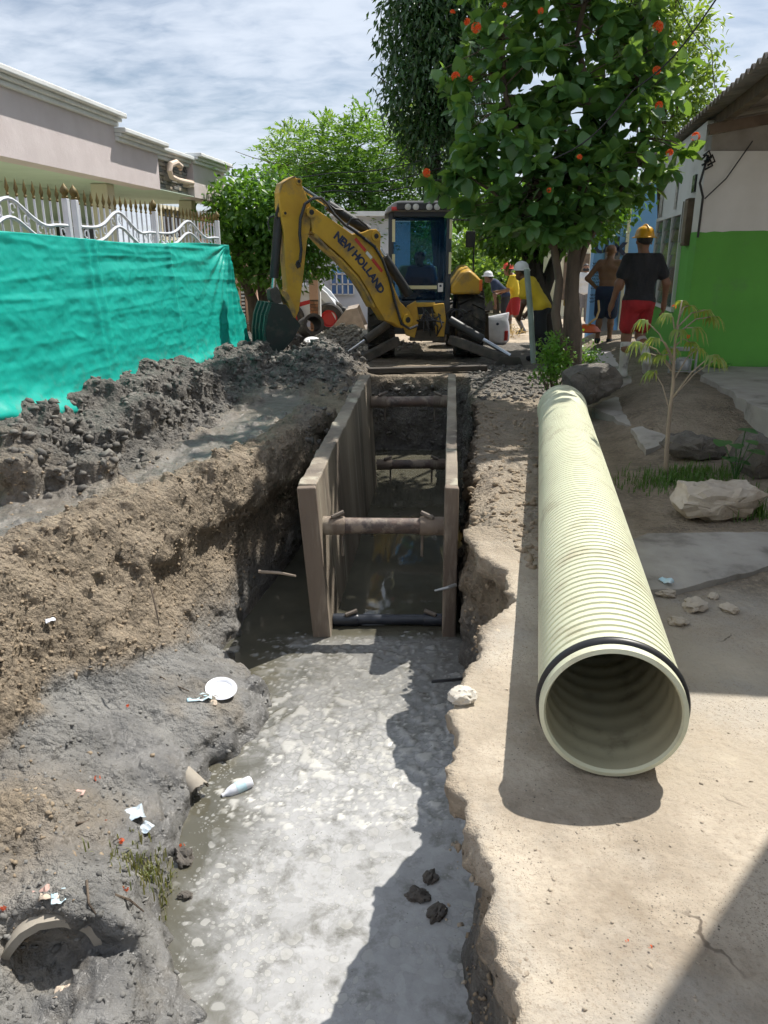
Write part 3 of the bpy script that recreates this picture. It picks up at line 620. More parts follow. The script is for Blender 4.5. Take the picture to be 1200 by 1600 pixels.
def panel(tf, bf, tb, bb, thick):   # outer top front, outer bottom front, ... toward inner by thick in x
    mb = MB(); ny, nzz = 60, 26; vs = []; fs = []
    def P3(a, b, side):
        o = Vector(tf).lerp(Vector(tb), a).lerp(Vector(bf).lerp(Vector(bb), a), b)
        n = mnoise.noise(Vector((a*9+side*7, b*3., 1.3)))
        o.x += side*thick + (.004*n); o.z += (.03*mnoise.noise(Vector((a*23., 5.1, side*3.))) if b == 0 else 0); return o
    for side in (0, 1):
        for i in range(ny+1):
            for j in range(nzz+1): vs.append(P3(i/ny, j/nzz, side))
    n1_ = (ny+1)*(nzz+1); g = lambda i, j, s: s*n1_ + i*(nzz+1)+j
    for s in (0, 1):
        for i in range(ny):
            for j in range(nzz): fs.append((g(i, j, s), g(i+1, j, s), g(i+1, j+1, s), g(i, j+1, s)))
    for i in range(ny):
        for j in (0, nzz): fs.append((g(i, j, 0), g(i+1, j, 0), g(i+1, j, 1), g(i, j, 1)))
    for j in range(nzz):
        for i in (0, ny): fs.append((g(i, j, 0), g(i, j+1, 0), g(i, j+1, 1), g(i, j, 1)))
    return mb.add(vs, fs)
YF, YB = 5.15, 9.2
pl = panel((-.600, YF, .11), (-.505, YF, -1.25), (-.285, YB, .30), (-.20, YB, -1.25), .125).build('panel', PANI, sh, smooth=True, sharp=40, bevel=.008)
pl['label'] = 'left panel, thick, leaning outward, streaked with dried mud'
pr_ = panel((.515, YF, .10), (.525, YF, -1.25), (.855, YB, .31), (.85, YB, -1.25), -.09).build('panel', PANI, sh, smooth=True, sharp=40, bevel=.008)
pr_['label'] = 'right panel seen almost edge on'
for side, xo in ((0, -.600), (1, .515)):   # end posts at the near edge
    s = 1 if side == 0 else -1; bx = -.505 if side == 0 else .525; w = .127 if side == 0 else .092
    mb = MB(); b4 = [(bx-s*.006, YF-.05, -1.25), (bx+s*w, YF-.05, -1.25), (bx+s*w, YF+.02, -1.25), (bx-s*.006, YF+.02, -1.25)]
    t4 = [(xo-s*.006, YF-.05, .095), (xo+s*w, YF-.05, .10), (xo+s*w, YF+.02, .105), (xo-s*.006, YF+.02, .10)]
    if s < 0: b4 = b4[::-1]; t4 = t4[::-1]
    mb.hexa(b4, t4).build('end_post', PAN, sh, bevel=.012)
def spreader(pa, pb, r, m=None):
    d = (pb-pa).normalized(); mb = MB(); mb.lathe([(r, 0), (r, (pb-pa).length)], pa, d, 20)
    o = mb.build('spreader_bar', m or RUST, sh, smooth=True)
    for p, s in ((pa, 1), (pb, -1)):
        MB().lathe([(.001, -.03), (r*1.16, -.03), (r*1.18, .02), (r*1.18, .15), (r*1.08, .16), (.001, .16)], p, d*s, 20).build('collar', m or PAN, o, smooth=True, sharp=30)
        c = p + d*s*.12; MB().tube([c+Vector((-.05*s, -.02, r*1.5)), c+Vector((0, 0, r*1.2)), c+Vector((.02*s, 0, -r*1.3)), c+Vector((.02*s, 0, -r*1.3-.16))], .011, 6).build('pin', PINM, o, smooth=True)
        MB().cyl(c+Vector((-.055*s, -.03, r*1.25)), c+Vector((.03*s, .01, r*1.75)), .017, n=8).build('pin_head', PINM, o, smooth=True)
spreader(at(505, 821, 5.3), at(690, 822, 5.3), .058)
spreader(at(527, 968, 5.3), at(694, 968, 5.3), .040, WETB)
spreader(at(583, 628, 9.0), at(698, 627, 9.0), .062)
spreader(at(592, 726, 9.0), at(693, 725, 9.0), .055)
# ------------------------------------------------------------------ plank across the far end of the trench
WOODD = M('dark_wood', (.075, .062, .05), (.04, .034, .028), 6, .85, .6, 30, .01, stretch=(.4, 4, 4))
mb = MB(); a = at(575, 577, 11.35); b = at(760, 574, 11.6); a.z = .05; b.z = .06; mb.bar(a, b, .14, .08)
solo(mb, 'timber_beam', WOODD, 'dark timber laid across the far end of the trench', 'beam', bevel=.012)
# ------------------------------------------------------------------ corrugated sewer pipe
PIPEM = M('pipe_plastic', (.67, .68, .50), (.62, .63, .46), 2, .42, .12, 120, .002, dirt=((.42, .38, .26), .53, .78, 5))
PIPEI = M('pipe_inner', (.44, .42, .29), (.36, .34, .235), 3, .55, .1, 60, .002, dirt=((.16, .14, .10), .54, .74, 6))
RUBBER = M('rubber', (.014, .015, .017), (.02, .02, .022), 20, .42)
pf = Vector((.722, 2.10, .236)); pb = Vector((1.83, 7.85, .150)); ax = (pb-pf); LEN = ax.length; ax.normalize()
sp_ = T('sewer_pipe', 'pale yellow corrugated plastic sewer pipe lying along the trench', 'pipe', (pf.x, pf.y, 0))
prof = [(.208, .012), (.214, 0), (.228, .004), (.229, .035)]; h = .085; RO, RI = .232, .2245
prof += [(.222, .036), (.222, .078)]
pitch = .046
while h < LEN-.95:
    prof += [(RO-.001, h), (RO, h+.006), (RO, h+pitch*.56), (RO-.001, h+pitch*.62), (RI, h+pitch*.70), (RI, h+pitch*.94)]; h += pitch
prof += [(.228, h+.01), (.229, h+.30)]
body = MB().lathe(prof, pf, ax, 96).build('pipe_wall', PIPEM, sp_, smooth=True, sharp=28)
MB().lathe([(.229, h+.28), (.2345, h+.29), (.236, h+.36), (.236, LEN-.20), (.246, LEN-.19), (.247, LEN-.15), (.238, LEN-.14), (.238, LEN-.02), (.236, LEN), (.222, LEN), (.222, LEN-.3)], pf, ax, 72).build('bell_socket', PIPEM, sp_, smooth=True, sharp=30)
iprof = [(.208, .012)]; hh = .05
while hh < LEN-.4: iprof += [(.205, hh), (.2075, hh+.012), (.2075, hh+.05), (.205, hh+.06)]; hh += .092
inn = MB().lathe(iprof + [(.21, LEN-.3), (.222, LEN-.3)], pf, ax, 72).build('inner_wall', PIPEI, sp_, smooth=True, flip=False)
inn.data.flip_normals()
MB().lathe([(.224 + .0175*math.cos(a_)*1.0, .057 + .019*math.sin(a_)) for a_ in [i*math.pi/6 for i in range(12)]], pf, ax, 96, True).build('rubber_seal', RUBBER, sp_, smooth=True)
# ------------------------------------------------------------------ house across the street (left) with parapet, stone panel and fence
TN = Vector((TD.y, -TD.x, 0)); TD3 = Vector((TD.x, TD.y, 0)); TA3 = Vector((TA.x, TA.y, 0))
PINK = M('plaster_pink', (.63, .56, .555), (.57, .50, .495), 2.5, .9, .35, 14, .01)
CORN = M('cornice_white', (.72, .74, .74), (.62, .63, .62), 3, .8, .15, 30, .005)
MINT = M('plaster_mint', (.56, .66, .55), (.50, .60, .49), 2, .9, .2, 20, .005)
CREAM = M('cream_paint', (.70, .66, .50), (.62, .58, .45), 3, .8)
DARKG = M('dark_glass', (.018, .022, .026), (.03, .035, .04), 3, .12, spec=.6)
STN = [M('cladding_stone_%s' % k, c, tuple(x*.7 for x in c), 6, .85, .5, 30, .01) for k, c in (('grey', (.34, .33, .31)), ('beige', (.46, .40, .33)), ('dark', (.22, .22, .215)))]
HP = TA3 - TN*1.65
def hs(px, py):    # along facade, height
    p = on(px, py, HP, TN); return (p-HP).dot(TD3), p.z
def FP(s, d, z): return HP + TD3*s - TN*d + Vector((0, 0, z))   # d = distance back from the parapet face
lh = T('parapet_house', 'one storey house with pinkish parapet, white cornice and mint green walls', 'house', HP + TD3*6)
def slab(mb, s0, s1, d0, d1, z0, z1): return mb.hexa([FP(s0, d0, z0), FP(s0, d1, z0), FP(s1, d1, z0), FP(s1, d0, z0)], [FP(s0, d0, z1), FP(s0, d1, z1), FP(s1, d1, z1), FP(s1, d0, z1)])
s_b = [hs(p, 250)[0] for p in (-160, 183, 247, 301, 349)]
zt = [hs(60, 133)[1], hs(215, 214)[1], hs(272, 237)[1], hs(325, 249)[1]]; zs_ = (hs(0, 250)[1]+hs(345, 313)[1])/2; print('soffit', hs(0, 250)[1], hs(345, 313)[1], zt)
def cornice(s0, s1, z, d=0):
    for dd, zz, hh in ((.05, -.16, .06), (.10, -.10, .05), (.17, -.05, .07)):
        mb = MB(); slab(mb, s0-.0, s1+.06+dd*.3, d-dd, d+.35-dd*.1, z+zz, z+zz+hh); yield mb
for k, (a, b, z) in enumerate(((s_b[0], s_b[1], zt[0]), (s_b[1]+.003, s_b[2], zt[1]), (s_b[3], s_b[4], zt[3]))):
    par = slab(MB(), a, b, .003*k, .30, zs_, z-.10).build('parapet', PINK, lh)
    for mb in cornice(a, b, z): mb.build('cornice', CORN, par, bevel=.015)
a, b = s_b[2], s_b[3]
nic = slab(MB(), a, b, .16, .34, zs_+.02, zt[2]-.10).build('stone_panel', STN[2], lh)
for mb in cornice(a+.02, b-.02, zt[2], .12): mb.build('cornice', CORN, lh, bevel=.015)
r_ = random.Random(4); z = zs_+.03
while z < zt[2]-.18:
    hgt = r_.choice((.05, .06, .075)); s = a
    while s < b-.02:
        w = min(r_.uniform(.14, .34), b-s); slab(MB(), s+.004, s+w-.004, .16-r_.uniform(.012, .045), .165, z+.003, z+hgt-.003).build('stone', r_.choice(STN), nic, bevel=.005, seg=1); s += w
    z += hgt
# moulded ornament on the stone panel: a shelf that ends in a rolled scroll
PEACH = M('plaster_peach', (.72, .58, .47), (.64, .51, .41), 5, .85)
orn = MB(); c0 = FP(a+.30*(b-a), .02, zs_+.24)
path = [FP(lerp(a, b, .98), .02, zs_+.24), FP(lerp(a, b, .55), .02, zs_+.23), FP(lerp(a, b, .34), .01, zs_+.25), FP(lerp(a, b, .28), 0, zs_+.34), FP(lerp(a, b, .32), 0, zs_+.44), FP(lerp(a, b, .47), -.01, zs_+.50), FP(lerp(a, b, .60), -.01, zs_+.46), FP(lerp(a, b, .58), -.01, zs_+.40)]
orn.tube(path, [.04, .042, .045, .05, .052, .055, .05, .03], 10); orn.build('ornament', PEACH, lh, smooth=True, bevel=0)
slab(MB(), lerp(a, b, .86), b-.005, .0, .15, zs_+.16, zs_+.30).build('shelf_end', PEACH, lh, bevel=.02)
# porch soffit, roof slab, walls behind
slab(MB(), s_b[0]+.02, s_b[4]-.02, .02, 4.2, zs_+.006, zs_+.018).build('soffit', MINT, lh)
slab(MB(), s_b[0]+.02, s_b[4]-.05, .31, 7.5, zs_+.02, zs_+.22).build('roof_slab', CORN, lh)
WB = 1.75
wall = slab(MB(), s_b[0], s_b[3]+.15, WB, WB+.18, -.1, zs_+.003).build('wall', MINT, lh)
slab(MB(), s_b[3]-.03, s_b[3]+.151, WB+.182, 7.2, -.1, zs_+.003).build('wall', MINT, lh)
for px, py in ((300, 330), (172, 330)):
    p = on(px, py, HP-TN*.4, TN); s = (p-HP).dot(TD3); slab(MB(), s-.13, s+.13, .35, .62, -.05, zs_+.004).build('pillar', CREAM, lh, bevel=.02)
def house_window(px0, px1, py0, py1, frame, ncol, grille):
    p0 = on(px0, py0, HP-TN*WB, TN); p1 = on(px1, py1, HP-TN*WB, TN); s0, s1 = (p0-HP).dot(TD3), (p1-HP).dot(TD3); z1, z0 = p0.z, max(p1.z, .9)
    w = slab(MB(), s0, s1, WB-.02, WB-.005, z0, z1).build('window', DARKG, lh)
    for (a0, a1, b0, b1) in ((s0-.06, s1+.06, z1, z1+.07), (s0-.06, s1+.06, z0-.07, z0), (s0-.06, s0, z0, z1), (s1, s1+.06, z0, z1)):
        slab(MB(), a0, a1, WB-.08, WB-.003, b0, b1).build('frame', frame, w)
    for i in range(1, ncol): slab(MB(), lerp(s0, s1, i/ncol)-.015, lerp(s0, s1, i/ncol)+.015, WB-.05, WB-.021, z0, z1).build('mullion', frame, w)
house_window(247, 288, 325, 372, CREAM, 2, 0); house_window(80, 172, 352, 420, CORN, 4, 1)
slab(MB(), hs(0, 300)[0]-.6, s_b[3]+.5, -.9, 1.7, -.12, .06).build('porch_floor', CREAM, lh)
# ------------------------------------------------------------------ ornamental fence
WHITEM = M('fence_paint', (.62, .64, .68), (.53, .55, .60), 8, .5, .1, 60, .003)
GOLD = M('gold_paint', (.17, .12, .03), (.10, .07, .018), 20, .55, metal=.2)
fe = T('ornamental_fence', 'white wrought iron fence with gold spear tips and wavy rails above the tarp', 'fence', TA3 + TD3*2)
def fs_(px, py): return (on(px, py, TA3, TN)-TA3).dot(TD3)
def QP(s, z, d=0): return TA3 + TD3*s + TN*d + Vector((0, 0, z))
posts = [fs_(p, 330) for p in (-95, 104, 118, 240, 338)]; ZT = 2.14
for k, s in enumerate(posts):
    if k in (0, ): continue
    w = .055; po = MB().bar(QP(s, .1), QP(s, ZT-.02), w, w, TD3).build('post', WHITEM, fe, bevel=.006)
    MB().lathe([(.001, 0), (.026, .0), (.03, .015), (.02, .026), (.036, .048), (.04, .068), (.03, .09), (.011, .115), (.001, .13)], QP(s, ZT-.02), (0, 0, 1), 10).build('finial', GOLD, po, smooth=True)
bars = []; s = posts[0]+.10
tipm = None
while s < posts[-1]-.05:
    if min(abs(s-q) for q in posts) > .06:
        bar = MB().cyl(QP(s, .15), QP(s, ZT-.06), .0095, n=6).build('bar', WHITEM, fe, smooth=True)
        tp = MB().lathe([(.004, 0), (.016, .012), (.009, .026), (.019, .06), (.011, .095), (.001, .14)], QP(s, ZT-.06), (0, 0, 1), 6)
        tp.build('spear_tip', GOLD, bar, smooth=True)
    s += .125
def wavy(s0, s1, z, A, w):
    pts = []; n = 26
    for i in range(n+1):
        t = i/n; zz = z + A*(math.exp(-((t-.47)/.17)**2)) - .02*math.exp(-((t-.78)/.08)**2); pts.append(QP(lerp(s0, s1, t), zz, .012))
    return MB().tube(pts, w, 6)
for i in range(len(posts)-1):
    a, b = posts[i]+.04, posts[i+1]-.04
    if b-a < .3: continue
    nb = max(1, round((b-a)/2.4))
    for q in range(nb):
        a0, b0 = lerp(a, b, q/nb), lerp(a, b, (q+1)/nb)
        wavy(a0, b0, 1.89, .17, .016).build('wavy_rail', WHITEM, fe, smooth=True); wavy(a0, b0, 1.76, .16, .016).build('wavy_rail', WHITEM, fe, smooth=True)
        for j in range(9):
            t = (j+.5)/9; s = lerp(a0, b0, t); zc = 1.83 + .165*math.exp(-((t-.47)/.17)**2)
            pts = [QP(s+.035*math.cos(u_), zc+.035*math.sin(u_), .012) for u_ in [k*math.pi/5 for k in range(9)]]
            MB().tube(pts, .007, 5).build('scroll', WHITEM, fe, smooth=True)
    MB().bar(QP(a, .35), QP(b, .35), .03, .04).build('bottom_rail', WHITEM, fe)
# ------------------------------------------------------------------ teal tarp hung on the fence
def tarp():
    s0, s1 = fs_(-190, 400), posts[-1]+.02; ns, nv = 420, 150
    sv, vv = np.meshgrid(np.linspace(0, 1, ns), np.linspace(0, 1, nv), indexing='ij')
    s = s0 + (s1-s0)*sv; edge = np.exp(-((1-sv)/.10)**2)
    ztop = 1.785 + .02*np.sin(sv*9); zbot = .06 + .18*sv
    s = s + edge*(.52*vv**1.1 + .05*np.sin(vv*21)*vv*(vv > .5))
    z = ztop*(1-vv) + zbot*vv
    f = lambda a, b, o, zc: n2(s*a + z*b, z*o, 1.0, 4, zc)
    d = .09 + .02*vv
    rdg = lambda q: 1-np.abs(q)*2.2
    d = d + .022*rdg(n2(s*.45, z*6.5, 1.0, 2, 2))*(.15+.85*(1-vv)**2) + .016*rdg(n2(s*1.1+z*1.3, z*2.4-s*.8, 1.0, 2, 5))*sstep(.05, .35, vv) + .007*rdg(n2(s*3.0+z*5, z*6-s*2.4, 1.0, 2, 8)) + .0025*n2(s*11+z*12, z*15-s*7, 1.0, 2, 3)
    fan = np.arctan2((s-s1)*.9, -(z-1.82)-.02); rr_ = np.hypot(s-s1, z-1.82)
    d = d + .018*np.sin(fan*26)*np.exp(-(rr_/1.3)**2)*np.clip(rr_*3, 0, 1)
    # sagging swags near the bottom
    sw = (sv-.02)*1.0; d = d + .10*np.exp(-((vv - (.70+.22*np.sin(np.clip(sw*1.5, 0, 1)*2.2)))/.055)**2)*sstep(.75, .3, sv) + .06*np.exp(-((vv-(.82+.08*sv))/.04)**2)*sstep(.2, .4, sv)*sstep(1.0, .7, sv)
    for q in posts: d = d + .035*np.exp(-((s-q)/.07)**2)*(1-vv)**.7
    d = d + .16*vv**3 + .10*np.sin(vv*3.14)*.4
    x = TA3.x + TD.x*s + TN.x*d; y = TA3.y + TD.y*s + TN.y*d
    gzv = samp(Htop, x, y)-.06; z = np.maximum(z, np.where(vv > .97, gzv, z))
    V = np.stack([x, y, z], -1).reshape(-1, 3); idx = np.arange(ns*nv).reshape(ns, nv)
    Q_ = np.stack([idx[:-1, :-1], idx[1:, :-1], idx[1:, 1:], idx[:-1, 1:]], -1).reshape(-1, 4)
    m, t, b = newmat('tarp_teal')
    col = mixc(t, noise_fac(t, 3, 4), (.012, .49, .405), (.01, .42, .35)); t.links.new(col, b.inputs['Base Color']); b.inputs['Roughness'].default_value = .40; b.inputs['Specular IOR Level'].default_value = .5
    wv = nd(t, 'ShaderNodeTexCoord'); sz_ = nd(t, 'ShaderNodeSeparateXYZ'); t.links.new(wv.outputs['Object'], sz_.inputs[0]); lowz = nd(t, 'ShaderNodeMapRange'); setin(lowz, From_Min=.75, From_Max=.15); t.links.new(sz_.outputs['Z'], lowz.inputs['Value']); col = mixc(t, nmath(t, 'MULTIPLY', lowz.outputs[0], noise_fac(t, 9, 6, .7, .52, .68)), col, (.22, .30, .25)); t.links.new(col, b.inputs['Base Color']); bumpn(t, b, noise_fac(t, 11, 4, .5, 0, 1), .25, .02)
    tr = nd(t, 'ShaderNodeBsdfTranslucent'); tr.inputs[0].default_value = (.02, .60, .46, 1); ms = nd(t, 'ShaderNodeMixShader'); ms.inputs[0].default_value = .22
    t.links.new(b.outputs[0], ms.inputs[1]); t.links.new(tr.outputs[0], ms.inputs[2]); t.links.new(ms.outputs[0], t.nodes['Material Output'].inputs[0])
    V -= np.array(TA3); o = link('tarp', mkmesh('tarp', V, Q_, m, True)); o.location = TA3
    sd = o.modifiers.new('thick', 'SOLIDIFY'); sd.thickness = .003
    tag(o, 'wrinkled teal plastic tarp hung along the white fence', 'tarp')
tarp()
mb = MB().blob(gz(362, 556, .36)+Vector((.02, -.05, .0)), .11, 3, 2, .3, (1.1, .8, .8)); solo(mb, 'stone_block', STN[1], 'pale stone holding down the right bottom corner of the tarp', 'stone')
# ------------------------------------------------------------------ green and white house on the right with corrugated porch roof
GREEN = M('green_paint', (.13, .43, .065), (.11, .36, .055), 1.3, .8, .25, 18, .006, dirt=((.12, .24, .09), .56, .80, 2.0))
WHITEW = M('white_plaster', (.74, .74, .72), (.66, .66, .63), 2, .9, .25, 15, .006, dirt=((.42, .40, .36), .60, .85, 1.8))
CEM = M('raw_cement', (.34, .32, .29), (.25, .235, .21), 4, .95, .5, 18, .012)
ZINC = M('roof_sheet', (.24, .215, .195), (.16, .14, .125), 4, .8, .2, 40, .004, dirt=((.33, .25, .18), .55, .75, 6))
BEAM = M('old_timber', (.17, .125, .09), (.10, .075, .055), 5, .9, .5, 30, .01)
SD3 = Vector((.19, .98, 0)).normalized(); SN3 = Vector((-SD3.y, SD3.x, 0))   # SN3 points to the street
RC = Vector((3.76, 9.8, 0)); ZG, ZW = 1.92, 2.80
rh = T('green_house', 'white house with bright green dado, louvred window and corrugated sheet roof', 'house', RC)
def wallbox(p, q, th, z0, z1, side):   # wall from p to q, thickness toward side vector
    sv = Vector(side)*th; p = Vector(p); q = Vector(q); u = lambda a, z: Vector((a.x, a.y, z))
    return MB().hexa([u(p, z0), u(q, z0), u(q+sv, z0), u(p+sv, z0)], [u(p, z1), u(q, z1), u(q+sv, z1), u(p+sv, z1)])
FR = RC + Vector((6, 0, 0))
rz_ = random.Random(5); MB().prism([(RC.x, RC.y, -.1), (FR.x, FR.y, -.1)] + [(lerp(FR.x, RC.x, k/60), RC.y, ZG + rz_.uniform(-.006, .006) + .008*math.sin(k*.5)) for k in range(61)], (0, .2, 0)).build('front_dado', GREEN, rh)
wallbox(RC+Vector((0.002, .004, 0)), FR+Vector((0, .004, 0)), .19, ZG-.03, ZW, (0, 1, 0)).build('front_wall', WHITEW, rh)
MB().prism([(RC.x+.05, 9.83, ZW), (RC.x+5, 9.83, ZW), (RC.x+5, 9.83, 3.12+.17*5.0), (RC.x+.05, 9.83, 3.12)], (0, .14, 0)).build('gable_infill', CEM, rh)
SE = RC + SD3*3.6
wallbox(RC+SD3*.205, SE, .18, -.1, ZG, -SN3).build('side_dado', GREEN, rh)
wallbox(RC+SD3*.205-SN3*.004, SE-SN3*.004, .17, ZG, ZW+.35, -SN3).build('side_wall', WHITEW, rh)
def RP(s, z, d=0): return RC + SD3*s + SN3*d + Vector((0, 0, z))
def side_s(px, py): p = on(px, py, RC, SN3); return (p-RC).dot(SD3), p.z
# louvred window
GLZ = [M('louvre_glass_%s' % k, c, tuple(x*.6 for x in c), 3, .15) for k, c in (('grey', (.11, .12, .12)), ('brown', (.16, .12, .09)), ('green', (.09, .14, .10)), ('dark', (.03, .03, .03)))]
s0, z1 = side_s(1070, 335); s1, _ = side_s(1029, 360); _, z0 = side_s(1050, 480)
if s1 < s0: s0, s1 = s1, s0
wdw = MB().hexa([RP(s0, z0, -.02), RP(s1, z0, -.02), RP(s1, z0, .006), RP(s0, z0, .006)][::-1], [RP(s0, z1, -.02), RP(s1, z1, -.02), RP(s1, z1, .006), RP(s0, z1, .006)][::-1]).build('window', GLZ[3], rh)
for i in range(4):
    s = lerp(s0, s1, i/3); MB().bar(RP(s, z0-.02, .02), RP(s, z1+.02, .02), .05, .045, SD3).build('frame', WHITEW, wdw)
for z in (z0-.03, z1+.03): MB().bar(RP(s0-.03, z, .02), RP(s1+.03, z, .02), .045, .05).build('frame', WHITEW, wdw)
for i in range(3):
    for j in range(7):
        a_, b_ = lerp(s0, s1, i/3)+.03, lerp(s0, s1, (i+1)/3)-.03; z = lerp(z0, z1, (j+.5)/7)
        h_ = (z1-z0)/14*.92; MB().add([RP(a_, z-h_, .03), RP(b_, z-h_, .03), RP(b_, z+h_, .012), RP(a_, z+h_, .012)], [(0, 1, 2, 3)]).build('pane', random.choice(GLZ[:3] + GLZ[:2]), wdw)
# meter box, vent block, posters, cables
s, z = side_s(1086, 287); MB().bar(RP(s-.09, z, .006), RP(s+.09, z, .006), .03, .20).build('vent_block', GLZ[3], rh)
s, z = side_s(1078, 350); mbx = MB().bar(RP(s-.13, z+.02, .02), RP(s+.13, z+.02, .02), .10, .56).build('meter_box', BEAM, rh, bevel=.01)
for k in range(3): MB().bar(RP(s-.10+.08*k, z-.22, .075), RP(s-.10+.08*k, z+.27, .075), .055, .012, SD3).build('cover_slat', (STN[1], CORN, STN[0])[k], mbx)
PAPER = M('torn_paper', (.62, .60, .55), (.40, .37, .33), 14, .9, dirt=((.25, .22, .2), .5, .6, 20))
for px, py, w, hh in ((1058, 300, .16, .45), (1032, 335, .30, .70)):
    s, z = side_s(px, py); MB().bar(RP(s-w/2, z, .008), RP(s+w/2, z, .008), .008, hh).build('torn_poster', PAPER, rh)
CABLE = M('black_cable', (.012, .012, .013), (.02, .02, .02), 30, .5)
MB().tube([RC+Vector((.0, -.04, 2.75)), RC+Vector((-.06, -.05, 2.45)), RC+Vector((.0, -.04, 2.3)), RC+Vector((.0, -.03, 1.85))], .014, 6).build('cable', CABLE, rh, smooth=True)
MB().tube([RC+Vector((.5, -.03, 2.9)), RC+Vector((.25, -.03, 2.5)), RC+Vector((.02, -.05, 2.28))], .008, 5).build('cable', CABLE, rh, smooth=True)
for k in range(4):
    c = RC+Vector((-.08+.022*k, -.05, 2.70+.05*math.sin(k*2.1))); MB().tube([c, c+Vector((.06, .0, .05)), c+Vector((.09, -.02, -.02)), c+Vector((.02, .01, -.06))], .012, 5).build('cable', CABLE, rh, smooth=True)
# corrugated roof, eave toward the street, running out over the porch
def roof():
    y0, y1 = 4.15, 13.6; per = .19; n = int((y1-y0)/per*10); vs = []; fs = []; m = 9
    for i in range(n+1):
        y = lerp(y0, y1, i/n); w = .030*math.sin(2*math.pi*(y-y0)/per); xe = 3.60 + .19*(y-9.6)
        for j in range(m):
            x = xe + 5.2*j/(m-1); vs.append((x, y - .19*5.2*j/(m-1)*.0, 3.20 + .17*(x-xe) + w))
    for i in range(n):
        for j in range(m-1): fs.append((i*m+j, (i+1)*m+j, (i+1)*m+j+1, i*m+j+1))
    o = MB().add(vs, fs).build('roof', ZINC, rh, smooth=True); sd = o.modifiers.new('t', 'SOLIDIFY'); sd.thickness = .008
    return o
rf = roof()
for dx, w in ((.25, .09), (1.6, .09), (3.2, .09)):
    MB().bar((3.60+dx+.19*(4.3-9.6), 4.3, 3.09+.17*dx), (3.60+dx+.19*(13.4-9.6), 13.4, 3.09+.17*dx), w, .12).build('purlin', BEAM, rf)
for y in (4.6, 7.0, 9.55): MB().bar((3.66+.19*(y-9.6), y, 2.985), (8.3+.19*(y-9.6), y, 2.985+.17*4.64), .07, .11).build('rafter', BEAM, rf)
for y, x in ((4.6, 8.6), (4.6, 5.2)): MB().cyl((x, y, 0), (x, y, 3.0 + .17*(x-2.7)), .06, n=10).build('porch_post', BEAM, rh, smooth=True)
# concrete porch platform and pavement slabs
CONC = M('old_concrete', (.40, .375, .335), (.28, .26, .23), 3, .93, .5, 22, .012, dirt=((.16, .145, .125), .54, .72, 3))
CONC2 = M('side_concrete', (.26, .245, .215), (.16, .15, .13), 4, .95, .7, 14, .02, stretch=(1, 1, .3), dirt=((.12, .13, .085), .5, .7, 4))
def rough_slab(poly, ztop, thick, name, mat, parent=None, sub=14, seed=0, tilt=(0, 0)):
    # irregular slab: polygon outline, uneven top
    n = len(poly); c = sum((Vector((p[0], p[1], 0)) for p in poly), Vector())/n; vs = []; fs = []; rings = 6; pts = []
    for i in range(n):
        a = Vector((poly[i][0], poly[i][1], 0)); b = Vector((poly[(i+1) % n][0], poly[(i+1) % n][1], 0))
        for k in range(sub): pts.append(a.lerp(b, k/sub))
    m = len(pts)
    def zz(p): return ztop + tilt[0]*(p.x-c.x) + tilt[1]*(p.y-c.y)
    for r in range(rings+1):
        f = r/rings
        for p in pts:
            e = .06*mnoise.noise(p*2.3+Vector((seed, 0, 0))) + .03*mnoise.noise(p*9+Vector((seed, 3, 0)))
            q = c + (p-c)*(f + (e if r == rings else 0)); z = zz(q) + .012*mnoise.noise(q*5+Vector((0, 0, seed))) - (.012 if r == rings else 0); vs.append((q.x, q.y, z))
    for r in range(rings):
        for k in range(m): k2 = (k+1) % m; fs.append((r*m+k, r*m+k2, (r+1)*m+k2, (r+1)*m+k))
    b0 = len(vs)
    for k in range(m):
        x, y, z = vs[rings*m+k]; q = Vector((x, y, 0)) + (Vector((x, y, 0))-c)*(.02*mnoise.noise(Vector((x*6, y*6, seed)))); vs.append((q.x, q.y, z-thick))
    for k in range(m): k2 = (k+1) % m; fs.append((rings*m+k, rings*m+k2, b0+k2, b0+k))
    return MB().add(vs, fs), name, mat
g = lambda px, py, z: (gz(px, py, z).x, gz(px, py, z).y)
p1, p2 = gz(1112, 594, .33), gz(1215, 650, .33)
mb, _, _ = rough_slab([(p1.x, p1.y), (p2.x, p2.y), (7.5, p2.y-.7), (7.5, 9.79), (3.95, 9.79)], .33, .5, 'p', CONC, seed=2)
solo(mb, 'porch_platform', CONC, 'raised grey concrete porch floor in front of the green house', 'platform', smooth=True, sharp=40)
for k, (poly, z, til, lab) in enumerate((
    ([g(925, 640, .06), g(1000, 605, .10), g(1085, 612, .14), g(1090, 640, .13), g(985, 668, .05)], .11, (.0, .03), 'cracked pavement slab beside the far end of the yellow pipe'),
    ([g(985, 672, .06), g(1090, 645, .10), g(1105, 668, .10), g(1010, 702, .05)], .085, (0, .03), 'smaller tilted pavement slab behind the sapling stem'),
    ([g(900, 880, .01), g(1010, 838, .02), g(1210, 830, .04), g(1210, 885, .04), g(1060, 925, .02), g(930, 935, .01)], .05, (.0, .0), 'worn light grey concrete slab in front of the pale boulder'),
    ([(2.55, 9.15), (3.72, 9.15), (3.85, 10.6), (2.95, 10.7)], .215, (0, .0), 'grey pavement slab under the man in white boots'),
    ([(2.9, 10.75), (3.9, 10.65), (4.3, 12.7), (3.3, 12.8)], .20, (0, -.01), 'pinkish pavement slab ahead of the man in white boots'))):
    mb, _, _ = rough_slab(poly, z, .16, 's', CONC, seed=k*3+1, tilt=til)
    solo(mb, 'pavement_slab', PINK if k == 4 else CONC, lab, 'slab', 'broken pavement slabs', smooth=True, sharp=40)
